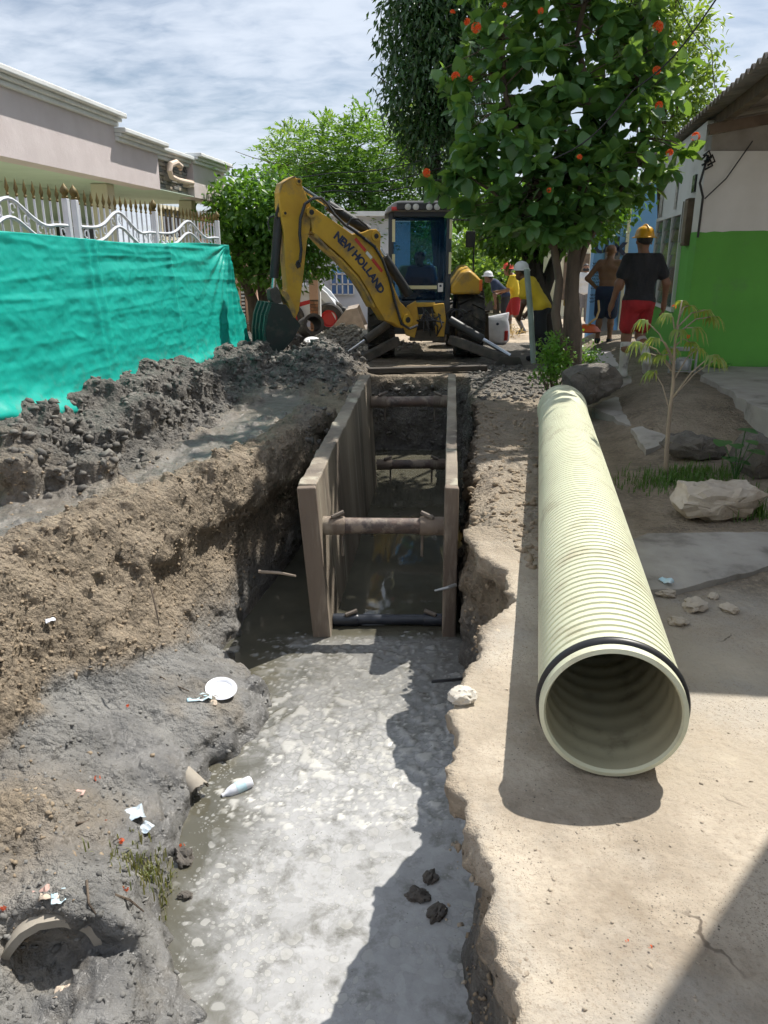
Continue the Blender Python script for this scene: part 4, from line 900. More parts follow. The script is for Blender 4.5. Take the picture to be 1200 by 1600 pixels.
# ------------------------------------------------------------------ neighbouring house just outside the right edge, it throws the corner shadow
nh = T('neighbour_house', 'plain cement house wall beside the packed street at the near right corner', 'house', (4.5, 1.0, 0))
MB().box((5.0, .25, 2.8), (5.0, 6.06, 5.8)).build('wall', CEM, nh, bevel=.02); MB().box((5.0, .25, 5.76), (5.1, 6.16, .12)).build('roof_edge', CORN, nh)
# ------------------------------------------------------------------ blue shop wall further down
BLUE = M('blue_paint', (.19, .40, .72), (.16, .35, .65), 2, .8, .15, 20, .005)
INK = M('ink', (.02, .03, .07), (.03, .04, .08), 10, .7)
GREYD = M('shutter_grey', (.17, .16, .16), (.11, .105, .105), 5, .7, .3, 30, .005, stretch=(8, 8, .5))
BY = 17.2; bz = ground_z(4.3, BY)
bl = T('blue_shop', 'light blue painted shop front with dark lettering behind the shirtless man', 'shop', (at(960, 470, BY).x, BY, bz))
xl = at(922, 470, BY).x; wallbox((xl, BY, 0), (xl+3.2, BY, 0), .25, bz-.2, 3.1, (0, 1, 0)).build('wall', BLUE, bl)
wallbox((xl-.12, BY-.05, 0), (xl+3.3, BY-.05, 0), .7, 3.1, 3.22, (0, 1, 0)).build('roof_edge', CORN, bl)
p = at(955, 395, BY); q = at(945, 520, BY); wallbox((at(945, 400, BY).x, BY-.03, 0), (at(968, 400, BY).x, BY-.03, 0), .04, bz, at(950, 386, BY).z, (0, 1, 0)).build('door', GREYD, bl)
wallbox((at(975, 400, BY).x, BY-.03, 0), (at(980, 400, BY).x, BY-.03, 0), .04, bz, 2.9, (0, 1, 0)).build('door_jamb', CREAM, bl)
text_mesh('U', .46, INK, 'letter', bl, at(940, 384, BY-.006), (1, 0, 0), (0, 0, 1), .003, bold=.012)
text_mesh('k', .50, INK, 'letter', bl, at(969, 386, BY-.036), (1, 0, 0), (0, 0, 1), .003, bold=.02)
r_ = random.Random(9)
for k in range(13):   # lines of small illegible hand painted lettering
    z = at(930, 411+5.0*k, BY).z
    if 8 < k < 10: continue
    x = at(924, 430, BY).x + .02*r_.random(); mb = MB(); pts = []
    for i in range(14):
        pts.append((x + i*.017, BY-.008, z + .022*math.sin(i*2.2+r_.random()*2)))
        if r_.random() < .2 and len(pts) > 2: mb.tube(pts, .007, 4); pts = [] 
    if len(pts) > 1: mb.tube(pts, .007, 4)
    mb.build('painted_line', INK, bl)

# ------------------------------------------------------------------ unseen houses added behind the viewer to cut sky fill
for k, (x, y, sx, sy, h_, m_, lab) in enumerate(((-7.6, -3.0, 5.0, 11.0, 3.6, PINK, 'pink plastered house added out of view on the left to cut sky light'), (-7.8, -15.0, 5.0, 11.0, 3.4, CREAM, 'cream house added out of view further back on the left'), (6.2, -10.0, 5.0, 12.0, 3.6, WHITEW, 'white house added out of view behind the viewer on the right'))):
    t_ = T('added_house', lab, 'house', (x, y, 0), 'unseen houses added behind the viewer'); MB().box((x, y, h_/2-.05), (sx, sy, h_+.1)).build('wall', m_, t_, bevel=.02); MB().box((x, y, h_+.06), (sx+.3, sy+.3, .12)).build('roof_edge', CORN, t_)
    sg = 1 if x < 0 else -1; MB().box((x+sg*(sx/2+.01), y+1.5, 1.0), (.05, .95, 2.0)).build('door', BEAM, t_); MB().box((x+sg*(sx/2+.01), y-1.8, 1.5), (.05, 1.3, 1.1)).build('window', DARKG, t_)
# ------------------------------------------------------------------ backhoe loader seen from behind, arm swung to the left
YEL = M('digger_yellow', (.58, .345, .035), (.46, .265, .03), 3, .45, .15, 40, .004, dirt=((.22, .16, .085), .50, .70, 3.2))
YELD = M('digger_yellow_muddy', (.50, .31, .05), (.36, .24, .07), 4, .6, .2, 40, .005, dirt=((.16, .125, .09), .46, .62, 4))
BLK = M('digger_black', (.02, .021, .023), (.03, .03, .032), 6, .5, .1, 60, .003, dirt=((.10, .085, .07), .6, .8, 6))
CABM = M('cab_charcoal', (.045, .055, .07), (.035, .042, .055), 4, .45, dirt=((.12, .11, .10), .62, .85, 4))
ROOFM = M('cab_roof_grey', (.30, .30, .30), (.22, .22, .22), 4, .55)
TYRE = M('tyre_rubber', (.028, .027, .026), (.045, .042, .038), 5, .85, .3, 40, .006, dirt=((.13, .11, .085), .52, .7, 6))
MUDM = M('mud_caked_steel', (.11, .095, .08), (.06, .055, .05), 6, .8, .5, 30, .01)
CHROME = M('chrome_rod', (.55, .58, .62), (.5, .52, .55), 5, .15, metal=1)
BUCKG = M('bucket_green', (.012, .10, .075), (.02, .075, .06), 6, .5, .2, 40, .005, dirt=((.07, .065, .055), .55, .7, 7))
BUCKD = M('bucket_side', (.018, .035, .03), (.03, .032, .03), 5, .6, .3, 40, .006, dirt=((.07, .065, .055), .55, .7, 6))  # bucket green darkened to paint shade on the side plates
REDL = M('red_plastic', (.55, .03, .02), (.45, .025, .02), 5, .3)
LAMPG = M('lamp_glass', (.55, .55, .52), (.45, .45, .42), 8, .15)
STRIP = M('reflective_cream', (.72, .68, .42), (.66, .62, .38), 6, .5)
WHT = M('white_sticker', (.75, .75, .75), (.68, .68, .68), 6, .5)
RIMM = M('rim_cream', (.46, .38, .20), (.35, .28, .15), 6, .6, dirt=((.16, .13, .10), .5, .68, 5))
def glassm(name, tint, a):
    m, t, b = newmat(name); b.inputs['Base Color'].default_value = rgba(tint); b.inputs['Roughness'].default_value = .04
    tr = nd(t, 'ShaderNodeBsdfTransparent'); tr.inputs[0].default_value = (.58, .78, .90, 1); ms = nd(t, 'ShaderNodeMixShader'); ms.inputs[0].default_value = a
    t.links.new(tr.outputs[0], ms.inputs[1]); t.links.new(b.outputs[0], ms.inputs[2]); t.links.new(ms.outputs[0], t.nodes['Material Output'].inputs[0]); return m
CGLASS = glassm('cab_glass', (.02, .05, .10), .16)
CY = 13.4; dz = ground_z(.7, 13.6)
dg_ = T('backhoe_loader', 'yellow backhoe loader with its digging arm swung left over the spoil', 'backhoe', (.65, 13.6, dz))
def px_(x, Y=CY): return at(x, 420, Y).x
def pz_(y, Y=CY): return at(650, y, Y).z
x0, x1 = px_(607), px_(704); zb, zt_ = pz_(522), pz_(330); YR = CY+1.35
# cab posts, sills
for (x, y) in ((x0+.04, CY), (x1-.04, CY), (x0+.06, YR), (x1-.06, YR)):
    MB().bar((x, y, zb), (x, y, zt_), .085, .085, (0, 1, 0)).build('cab_post', CABM, dg_, bevel=.015)
MB().box(((x0+x1)/2, CY+.02, (zb+pz_(470))/2), (x1-x0, .10, pz_(470)-zb)).build('cab_rear_panel', CABM, dg_, bevel=.02)
for x in (x0+.03, x1-.03): MB().box((x, (CY+YR)/2, zb+.2), (.05, YR-CY-.1, .40)).build('cab_side_panel', CABM, dg_, bevel=.01)
MB().box(((x0+x1)/2, (CY+YR)/2, zb+.03), (x1-x0-.12, YR-CY-.1, .06)).build('cab_floor', BLK, dg_)
MB().box(((x0+x1)/2, YR, zb+.22), (x1-x0-.2, .06, .42)).build('dashboard', CABM, dg_, bevel=.02)
for z in (zt_-.04,):
    for y in (CY, YR): MB().box(((x0+x1)/2, y, z), (x1-x0-.17, .08, .09)).build('cab_header', CABM, dg_, bevel=.01)
zw = pz_(467); MB().box(((x0+x1)/2, CY-.012, (zw+zt_-.1)/2), (x1-x0-.17, .012, zt_-.1-zw)).build('rear_window', CGLASS, dg_)
MB().box(((x0+x1)/2, YR+.01, (zb+.45+zt_-.1)/2), (x1-x0-.2, .012, zt_-zb-.55)).build('front_window', CGLASS, dg_)
for x in (x0+.02, x1-.02): MB().box((x, (CY+YR)/2, (zb+.42+zt_-.1)/2), (.012, YR-CY-.12, zt_-zb-.52)).build('side_window', CGLASS, dg_)
# roof with rounded, sloping shoulders
rz0, rz1 = zt_-.01, pz_(316); xa, xb = px_(603), px_(708)
prof = [(xa-.03, rz0-.05), (xa+.02, rz0+.06), (xa+.14, rz1-.005), (xa+.22, rz1+.012), (xb-.2, rz1+.012), (xb-.08, rz1-.01), (xb+.03, rz0+.05), (xb+.03, rz0-.03), (xb-.1, rz0), (xa+.1, rz0)]
rf_ = MB().prism([(x, CY-.14, z) for x, z in prof], (0, YR-CY+.3, 0)).build('cab_roof', ROOFM, dg_, bevel=.02)
MB().box(((xa+xb)/2+.05, CY-.165, (rz0+rz1)/2+.0), (xb-xa-.24, .05, rz1-rz0-.035)).build('lamp_panel', BLK, rf_, bevel=.012)
for x in (636, 648, 668, 680):
    c = Vector((px_(x), CY-.19, pz_(324.5))); lp = MB().lathe([(.001, -.012), (.03, -.012), (.052, .0), (.055, .03), (.001, .03)], c, (0, 1, 0), 18).build('work_lamp', LAMPG, dg_, smooth=True, sharp=40)
    MB().lathe([(.053, -.006), (.062, -.006), (.062, .035), (.053, .035)], c, (0, 1, 0), 18, True).build('bezel', BLK, lp, smooth=True, sharp=40)
MB().box((px_(617), CY-.155, pz_(327)), (.12, .05, .055)).build('tail_lamp', REDL, dg_, bevel=.01)
# stickers and strips
for (a, b, c, d) in ((612.5, 617, 343, 378), (612.5, 617, 397, 422), (700.5, 704.5, 343, 373), (700.5, 704.5, 394, 428), (636, 683, 446, 451.5)):
    MB().box(((px_(a)+px_(b))/2, CY-.05, (pz_(c)+pz_(d))/2), (px_(b)-px_(a), .006, abs(pz_(c)-pz_(d)))).build('reflective_strip', STRIP, dg_)
stk = MB().box((px_(688.5), CY-.05, pz_(449)), (.085, .006, .14)).build('sticker', WHT, dg_)
MB().box((px_(688.5), CY-.054, pz_(446.5)), (.035, .004, .035)).build('sticker_print', INK, stk)
# mirror and grab rail
MB().tube([(x1+.02, CY+.5, zt_-.1), (x1+.38, CY+.45, zt_-.12), (x1+.42, CY+.4, zt_-.5), (x1+.42, CY+.4, zb+.55)], .014, 6).build('mirror_arm', BLK, dg_, smooth=True)
MB().box((x1+.36, CY+.42, zt_-.42), (.16, .03, .26)).build('mirror', BLK, dg_, bevel=.01)
# seat
MB().box(((x0+x1)/2+.1, CY+.75, zb+.40), (.45, .42, .12)).build('seat', BLK, dg_, bevel=.04); 
# wheels
def wheel(cx, cy, cz, R, w, name='rear_wheel', lugs=20):
    o = T(name, None, None, (0, 0, 0)); o.parent = dg_; o.location = Vector((cx, cy, cz)) - dg_.location
    ty = MB().lathe([(R*.58, -w*.42), (R*.62, -w*.47), (R*.86, -w*.5), (R*.955, -w*.44), (R*.965, 0), (R*.955, w*.44), (R*.86, w*.5), (R*.62, w*.47), (R*.58, w*.42)], (cx, cy, cz), (1, 0, 0), 40).build('tyre', TYRE, o, smooth=True, sharp=40)
    lg = MB()
    for k in range(lugs):
        for s in (-1, 1):
            a = 2*math.pi*(k+.25*s)/lugs; a2 = a + .16; u = lambda an, r, x: Vector((cx+x, cy+r*math.cos(an), cz+r*math.sin(an)))
            lg.bar(u(a, R*.975, s*w*.03), u(a2, R*.955, s*w*.47), .05, .07, Vector((0, math.cos(a), math.sin(a))))
    t_ = lg.build('tread_lugs', TYRE, ty); t_['kind'] = 'stuff'
    MB().lathe([(R*.585, -w*.40), (R*.56, -w*.42), (R*.53, -w*.30), (R*.50, -w*.1), (R*.2, -w*.06), (R*.18, -w*.22), (.001, -w*.22)], (cx, cy, cz), (1, 0, 0), 28).build('rim', RIMM, o, smooth=True, sharp=35)
    MB().lathe([(R*.585, w*.40), (R*.56, w*.42), (R*.53, w*.30), (R*.50, w*.1), (R*.2, w*.06), (R*.18, w*.22), (.001, w*.22)], (cx, cy, cz), (1, 0, 0), 28).build('rim', RIMM, o, smooth=True, sharp=35)
    return o
WY_ = 13.95; RW = .64
xr_ = (at(711, 500, WY_-.3).x + at(757, 500, WY_-.3).x)/2; xl_ = (at(571, 500, WY_-.3).x+at(621, 500, WY_-.3).x)/2
gw = ground_z(xr_, WY_); wheel(xr_, WY_, gw+RW-.02, RW, .47); wheel(xl_, WY_, gw+RW-.02, RW, .47)
for x in (xr_-.05, xl_+.05): wheel(x, WY_+2.2, gw+.42, .44, .32, 'front_wheel', 16)
# fenders
def fender(x0, x1):
    vs = []; n = 9; prof = []
    for i in range(n):
        a = math.radians(200-i*26); prof.append((WY_ + (RW+.10)*math.cos(a), gw+RW-.05 + (RW+.12)*max(math.sin(a), -.1)))
    mb = MB(); 
    for (y, z) in prof: vs += [(x0, y, z), (x1, y, z), (x1, y, z+.03), (x0, y, z+.03)]
    fs = []
    for i in range(n-1):
        for k in range(4): k2 = (k+1) % 4; fs.append((4*i+k, 4*i+k2, 4*i+4+k2, 4*i+4+k))
    fs += [(0, 1, 2, 3), (4*n-4, 4*n-3, 4*n-2, 4*n-1)]
    return mb.add(vs, fs)
def fender_box(s, a, b):   # rear bulge of the mudguard
    xa, xb = a, b; y = WY_-.62; z0 = pz_(460, y); z1 = pz_(423, y)
    sec = [(xa, z0), (xb, z0), (xb+.02, lerp(z0, z1, .55)), (lerp(xa, xb, .62), z1), (lerp(xa, xb, .35), z1-.02), (xa, lerp(z0, z1, .35))]
    if s < 0: sec = [(xa+xb-x, z) for x, z in sec]
    top = [(x, z+.10 if z > z0+.05 else z) for x, z in sec]
    mb = MB(); n = len(sec); mb.add([(x, y, z) for x, z in sec] + [(x, y+.9, z) for x, z in top], [tuple(range(n))[::-1], tuple(range(n, 2*n))] + [(i, (i+1) % n, n+(i+1) % n, n+i) for i in range(n)])
    return mb
fo_ = fender_box(1, px_(706, 13.3), px_(753, 13.3)).build('mudguard', YEL, dg_, bevel=.04, seg=3, smooth=True)
MB().box((px_(752.5, 13.3)-.0, WY_-.62, pz_(446, 13.3)), (.05, .03, .18)).build('amber_reflector', M('amber', (.7, .16, .02), (.6, .13, .02), 5, .3), fo_, bevel=.008)
fender_box(-1, px_(566, 13.3), px_(612, 13.3)).build('mudguard', YEL, dg_, bevel=.04, seg=3, smooth=True)
# chassis, rear frame
zc = dz
MB().box((.66, 15.2, zc+.72), (.70, 3.4, .42)).build('chassis', MUDM, dg_, bevel=.03)
MB().box((.66, 16.1, zc+1.25), (.72, 1.4, .55)).build('bonnet', YEL, dg_, bevel=.06)
MB().box((.66, WY_, gw+RW), (1.0, .26, .26)).build('rear_axle', MUDM, dg_, bevel=.05)
def plate(pix, Y, th, name, mat, parent=None, bevel=.01):
    return MB().prism([at(x, y, Y) for x, y in pix], (0, th, 0)).build(name, mat, parent or dg_, bevel=bevel)
YP = 13.0
plate([(636, 478), (650, 470), (655, 500), (648, 528), (634, 524), (628, 505)], YP, .12, 'swing_frame', YEL)
plate([(676, 476), (694, 474), (697, 500), (694, 526), (682, 526), (680, 512), (684, 495), (678, 486)], YP, .12, 'rear_frame', YEL)
plate([(650, 473), (680, 473), (680, 479), (650, 480)], YP+.02, .08, 'cross_member', YEL)
plate([(652, 492), (684, 490), (684, 496), (652, 499)], YP+.01, .08, 'cross_member', YELD)
plate([(645, 515), (694, 518), (694, 533), (640, 533)], YP+.05, .30, 'slide_frame', MUDM)
plate([(646, 476), (692, 476), (692, 520), (646, 520)], YP+.22, .05, 'back_plate', BLK)
rh_ = random.Random(2)
for k in range(9):
    a = at(645+rh_.uniform(0, 45), 478+rh_.uniform(0, 15), YP-.02); b = at(650+rh_.uniform(0, 45), 500+rh_.uniform(0, 25), YP-.03); c = (a+b)/2 + Vector((rh_.uniform(-.12, .12), -.08, rh_.uniform(-.15, .02)))
    MB().tube([a, a.lerp(c, .6), c, c.lerp(b, .5), b], .014, 6).build('hose', BLK, dg_, smooth=True)
pts = [at(705+11*math.cos(t)+t*1.2, 492+9*math.sin(t), 13.1) for t in [k*.5 for k in range(26)]]
MB().tube(pts, .013, 6).build('hose', BLK, dg_, smooth=True)
# ---- arm: boom, dipper, bucket lie in one vertical plane turned toward the viewer
AB = at(655, 525, 12.75); AD = Vector((-math.cos(math.radians(27)), -math.sin(math.radians(27)), 0)); AN = Vector((-AD.y, AD.x, 0))
if AN.y > 0: AN = -AN
def ap(px, py, off=0): return on(px, py, AB, AN) + AN*off
z4 = lambda pts: [(370+x/4, 260+y/4) for x, y in pts]
def armpart(pix, th, name, mat, parent=dg_, bevel=.012, off=0):
    return MB().prism([ap(x, y, th/2+off) for x, y in pix], -AN*th).build(name, mat, parent, bevel=bevel)
boom_px = z4([(415, 285), (440, 262), (478, 272), (620, 368), (700, 425), (770, 412), (812, 395), (850, 392), (874, 425), (876, 520), (900, 610), (945, 720), (995, 840), (1060, 905), (1070, 985), (1010, 1008), (955, 975), (905, 960), (845, 865), (800, 775), (740, 680), (640, 572), (540, 485), (455, 415), (445, 345)])
boom = armpart(boom_px, .26, 'boom', YEL)
# side stiffener plate lines of the boom
armpart(z4([(470, 420), (540, 497), (640, 585), (738, 692), (798, 787), (843, 875), (832, 880), (786, 795), (728, 702), (632, 597), (532, 508), (462, 432)]), .275, 'boom_flange', YELD, boom, .004)
def pin(px, py, r, th, parent, m=YEL):
    MB().cyl(ap(px, py, th/2), ap(px, py, -th/2), r, n=16).build('pin', m, parent, smooth=True, sharp=40); MB().cyl(ap(px, py, th/2+.004), ap(px, py, th/2-.02), r*.5, n=12).build('pin_hole', BLK, parent)
pin(370+845/4, 260+437/4, .075, .30, boom); pin(370+440/4, 260+290/4, .075, .34, boom); pin(372+1030/4, 260+955/4, .09, .34, boom)
stick_px = z4([(250, 165), (272, 105), (310, 76), (345, 68), (380, 92), (405, 150), (428, 205), (448, 245), (446, 385), (424, 470), (402, 680), (388, 800), (374, 900), (352, 952), (312, 905), (290, 800), (300, 760), (286, 600), (281, 420), (264, 330), (250, 250)])
stick = armpart(stick_px, .20, 'dipper', YEL)
armpart(z4([(262, 108), (345, 62), (352, 70), (300, 92), (272, 118), (258, 170), (250, 168)]), .215, 'dipper_edge', YELD, stick, .003)
pin(370+285/4, 260+295/4, .04, .24, stick); pin(370+370/4, 260+98/4, .045, .24, stick)
def ram(a, b, r, rod, f, parent, m=BLK, off=0):
    a = ap(*a, off); b = ap(*b, off); c = a.lerp(b, f); MB().cyl(a, c, r, n=14).build('cylinder', m, parent, smooth=True, sharp=40); MB().cyl(c, b, rod, n=12).build('rod', CHROME, parent, smooth=True)
ram((370+820/4, 260+402/4), (370+400/4, 260+135/4), .075, .035, .62, boom)
ram((370+262/4, 260+320/4), (370+225/4, 260+790/4), .065, .035, .80, stick)
ram((370+1075/4, 260+800/4), (370+890/4, 260+520/4), .075, .04, .85, boom)
# hoses over the boom
def hose(pix, r, off, parent): MB().tube([ap(x, y, off) for x, y in z4(pix)], r, 7).build('hose', BLK, parent, smooth=True)
hose([(275, 180), (255, 240), (238, 300), (240, 330)], .02, .06, stick)
hose([(370, 600), (378, 520), (368, 420), (372, 330), (400, 240), (450, 205), (500, 200), (540, 240), (580, 300), (650, 370), (740, 430), (830, 500), (880, 580), (925, 700), (960, 850), (1000, 980), (1050, 1010), (1100, 990)], .022, .16, boom)
hose([(660, 375), (690, 330), (730, 330), (780, 370), (800, 395)], .016, .15, boom); hose([(650, 280), (640, 275), (600, 270), (560, 240)], .012, .1, boom)
hose([(200, 400), (190, 350), (200, 320), (230, 310)], .014, .03, stick)
armpart(z4([(358, 590), (378, 580), (384, 625), (362, 640), (350, 612)]), .24, 'hose_clamp', BLK, stick)
# lettering on the boom
a, b = ap(370+625/4, 260+450/4, .137), ap(370+880/4, 260+755/4, .137)
def blp(f, k): return float(np.interp(f, (0, .33, .66, 1), ((596, 700, 800, 884), (430, 530, 650, 785))[k]))/4
def letter_run(txt, p0, p1, size):
    # letters set one by one along a gently bent line
    n = len(txt)
    wd = {'N': 1.02, 'E': .92, 'W': 1.2, ' ': .62, 'H': 1.02, 'O': 1.06, 'L': .86, 'A': 1.0, 'D': 1.0}; tot = sum(wd[c] for c in txt); acc = 0
    for c in txt:
        f = (acc + wd[c]/2)/tot; acc += wd[c]
        if c == ' ': continue
        x = 370 + blp(f, 0); y = 260 + blp(f, 1)
        fd = .01; f2 = f+fd; x2 = 370 + blp(f2, 0); y2 = 260 + blp(f2, 1)
        o = ap(x, y, .1315); xd = (ap(x2, y2, .1315)-o).normalized(); yd = AN.cross(xd) 
        text_mesh(c, size, INK, 'letter', boom, o, xd, yd, .003, bold=.007)
letter_run('NEW HOLLAND', a, b, .160)
for (p, q, m) in (((716, 452), (780, 528), REDL), ((786, 536), (818, 574), WHT), ((824, 580), (884, 656), REDL)):
    MB().bar(ap(*z4([p])[0], .1335), ap(*z4([q])[0], .1335), .045, .006, AN).build('stripe', m, boom)
# bucket: curved shell, side plates, ribs, teeth
bs = z4([(122, 862), (85, 930), (64, 1010), (66, 1090), (95, 1190)])
def bucket():
    bw = .62
    side = z4([(205, 850), (292, 862), (340, 930), (382, 992), (330, 1085), (262, 1160), (185, 1216), (172, 1120), (166, 1020), (178, 930)])
    back = z4([(205, 850), (178, 930), (166, 1020), (172, 1120), (185, 1216)])
    bk = T('bucket', None, None); bk.parent = dg_; bk.location = (0, 0, 0)
    near = [ap(x, y, .12) for x, y in side]; MB().prism(near, -AN*.03).build('side_plate', BUCKD, bk, bevel=.006); MB().prism([p-AN*bw for p in near], -AN*.03).build('side_plate', BUCKD, bk, bevel=.006)
    pb_ = [ap(x, y, .115) for x, y in back]; dn = -AN*(bw-.02); inn_ = AD*-.03
    vs = []; fs = []; n = len(pb_)
    fine = []
    for i in range(n-1):
        for k in range(5): fine.append(pb_[i].lerp(pb_[i+1], k/5))
    fine.append(pb_[-1]); n = len(fine)
    for p in fine: vs += [p, p+dn, p+dn+inn_, p+inn_]
    for i in range(n-1):
        for k in range(4): k2 = (k+1) % 4; fs.append((4*i+k, 4*i+k2, 4*i+4+k2, 4*i+4+k))
    fs += [(0, 1, 2, 3), (4*n-4, 4*n-3, 4*n-2, 4*n-1)]
    MB().add(vs, fs).build('shell', BUCKG, bk, smooth=True, sharp=50)
    for f in (.06, .36, .66, .95):
        o = -AN*(bw-.04)*f; mb = MB()
        for i in range(n-1): mb.bar(fine[i]+o+AD*.012, fine[i+1]+o+AD*.012, .05, .05, AN)
        mb.build('rib', BUCKG, bk)
    for f in (.08, .3, .52, .74, .95):
        p = fine[-1] - AN*(bw-.04)*f; MB().hexa([p+AD*.03-AN*.03, p-AD*.05-AN*.03, p-AD*.05+AN*.03, p+AD*.03+AN*.03], [q+Vector((0, 0, -.13)) for q in (p-AN*.008, p-AD*.03-AN*.008, p-AD*.03+AN*.008, p+AN*.008)]).build('tooth', MUDM, bk)
    mb = MB(); mb.prism([ap(x, y, .03) for x, y in z4([(205, 850), (292, 862), (300, 900), (215, 890)])], -AN*.5); mb.build('top_plate', BUCKD, bk)
bucket()
armpart(z4([(195, 770), (240, 752), (265, 790), (270, 850), (230, 860), (200, 830)]), .16, 'bucket_link', MUDM, dg_, .008); armpart(z4([(258, 768), (300, 785), (350, 880), (352, 952), (330, 940), (300, 850), (262, 800)]), .24, 'bucket_lever', YELD, dg_, .008)
# stabiliser legs
def stabil(a, b, Ya, Yb, w, name):
    pa, pb2 = at(*a, Ya), at(*b, Yb); o = MB().bar(pa, pb2, .12, .15).build('stabiliser_leg', MUDM, dg_, bevel=.02); return o, pa, pb2
o, pa, pb2 = stabil((702, 530), (792, 562), 12.95, 12.55, 0, '')
MB().hexa([at(768, 575, 12.45), at(818, 573, 12.45), at(818, 573, 12.8), at(768, 575, 12.8)], [at(782, 556, 12.45), at(812, 558, 12.45), at(812, 558, 12.8), at(782, 556, 12.8)]).build('foot_pad', MUDM, o, bevel=.015)
a, b = at(703, 500, 12.95), at(797, 556, 12.6); c = a.lerp(b, .55); MB().cyl(a, c, .07, n=14).build('cylinder', BLK, o, smooth=True, sharp=40); MB().cyl(c, b, .035, n=10).build('rod', CHROME, o, smooth=True)
o, pa, pb2 = stabil((622, 532), (545, 572), 12.95, 12.4, 0, '')
MB().hexa([at(528, 580, 12.2), at(562, 580, 12.2), at(562, 580, 12.6), at(528, 580, 12.6)], [at(535, 566, 12.2), at(556, 566, 12.2), at(556, 566, 12.6), at(535, 566, 12.6)]).build('foot_pad', MUDM, o, bevel=.015)
a, b = at(605, 507, 12.9), at(535, 557, 12.4); c = a.lerp(b, .5); MB().cyl(a, c, .07, n=14).build('cylinder', MUDM, o, smooth=True, sharp=40); MB().cyl(c, b, .035, n=10).build('rod', CHROME, o, smooth=True)
# ------------------------------------------------------------------ trees and plants
BARK = M('bark_brown', (.15, .115, .085), (.085, .066, .05), 7, .95, .7, 25, .02, stretch=(1.5, 1.5, .35))
BARKP = M('bark_pale', (.36, .30, .23), (.25, .20, .155), 6, .95, .5, 25, .015, stretch=(1.5, 1.5, .35))
BARKD = M('bark_dark', (.06, .05, .042), (.035, .03, .026), 7, .95, .7, 22, .03, stretch=(1.5, 1.5, .4))
def leaf_tpl(width=.30, fold=.07, droop=.10):
    v = np.array([(0, 0, 0), (.5, 0, -.02), (.42, width, fold), (.42, -width, fold), (1, 0, -droop)]); f = np.array([(0, 1, 2), (1, 4, 2), (0, 3, 1), (1, 3, 4)]); return v, f
def rotframes(d, r):   # d: (n,3) leaf directions; random roll
    d = d/np.linalg.norm(d, axis=1, keepdims=True); up = np.tile([0, 0, 1.0], (len(d), 1)) + r.normal(0, .45, (len(d), 3))
    s = np.cross(up, d); s /= np.linalg.norm(s, axis=1, keepdims=True)+1e-9; u = np.cross(d, s); return d, s, u
def leaves(pos, dirs, size, tpl, r):
    v, f = tpl; d, s, u = rotframes(dirs, r); n = len(pos)
    V = pos[:, None, :] + size[:, None, None]*(v[None, :, 0:1]*d[:, None, :] + v[None, :, 1:2]*s[:, None, :] + v[None, :, 2:3]*u[:, None, :])
    Fc = f[None] + (np.arange(n)*len(v))[:, None, None]; return V.reshape(-1, 3), Fc.reshape(-1, 3)
def crown_points(blobs, ncl, r, shell=.55):
    vol = np.array([b[1]*b[2]*b[3] for b in blobs]); k = r.choice(len(blobs), ncl, p=vol/vol.sum()); c = np.array([tuple(blobs[i][0]) for i in k]); rad = np.array([blobs[i][1:4] for i in k])
    d = r.normal(size=(ncl, 3)); d /= np.linalg.norm(d, axis=1, keepdims=True); q = shell + (1-shell)*r.random((ncl, 1))**.6
    return c + d*rad*q, d
def foliage(blobs, ncl, per, size, r, tpl, spread=.16, droop=.25, out=.7, shell=.55, pinnate=False):
    c, d = crown_points(blobs, ncl, r, shell)
    P_ = np.repeat(c, per, 0); D = np.repeat(d, per, 0)*out + r.normal(size=(ncl*per, 3))*.75; D[:, 2] -= droop
    if pinnate:   # leaflets in rows along small drooping fronds
        ax_ = d*1.0 + r.normal(size=(ncl, 3))*.6; ax_[:, 2] += .15; ax_ /= np.linalg.norm(ax_, axis=1, keepdims=True); t = np.tile(np.linspace(0, 1, per), ncl)[:, None]; A = np.repeat(ax_, per, 0)
        P_ = P_ + A*t*spread*2.6; P_[:, 2] -= (t[:, 0]**2)*spread*1.1; sd = np.cross(A, [0, 0, 1.0]); D = sd*np.where(np.arange(ncl*per) % 2, 1, -1)[:, None] + A*.5 + r.normal(size=D.shape)*.15
    else: P_ = P_ + r.normal(size=P_.shape)*spread*.6
    sz = size*(.65+.6*r.random(ncl*per)); return leaves(P_, D, sz, tpl, r)
def limb(mb, a, b, r0, r1, seed, wig=.12, n=8):
    rr = random.Random(seed); a = Vector(a); b = Vector(b); pts = []; L = (b-a).length
    o1 = Vector((rr.uniform(-1, 1), rr.uniform(-1, 1), rr.uniform(-.4, .4)))*wig*L
    for i in range(n+1): t = i/n; pts.append(a.lerp(b, t) + o1*math.sin(t*math.pi) + Vector((rr.uniform(-1, 1), rr.uniform(-1, 1), 0))*wig*.12*L*(0 < i < n))
    mb.tube(pts, [lerp(r0, r1, i/n) for i in range(n+1)], 9); return pts
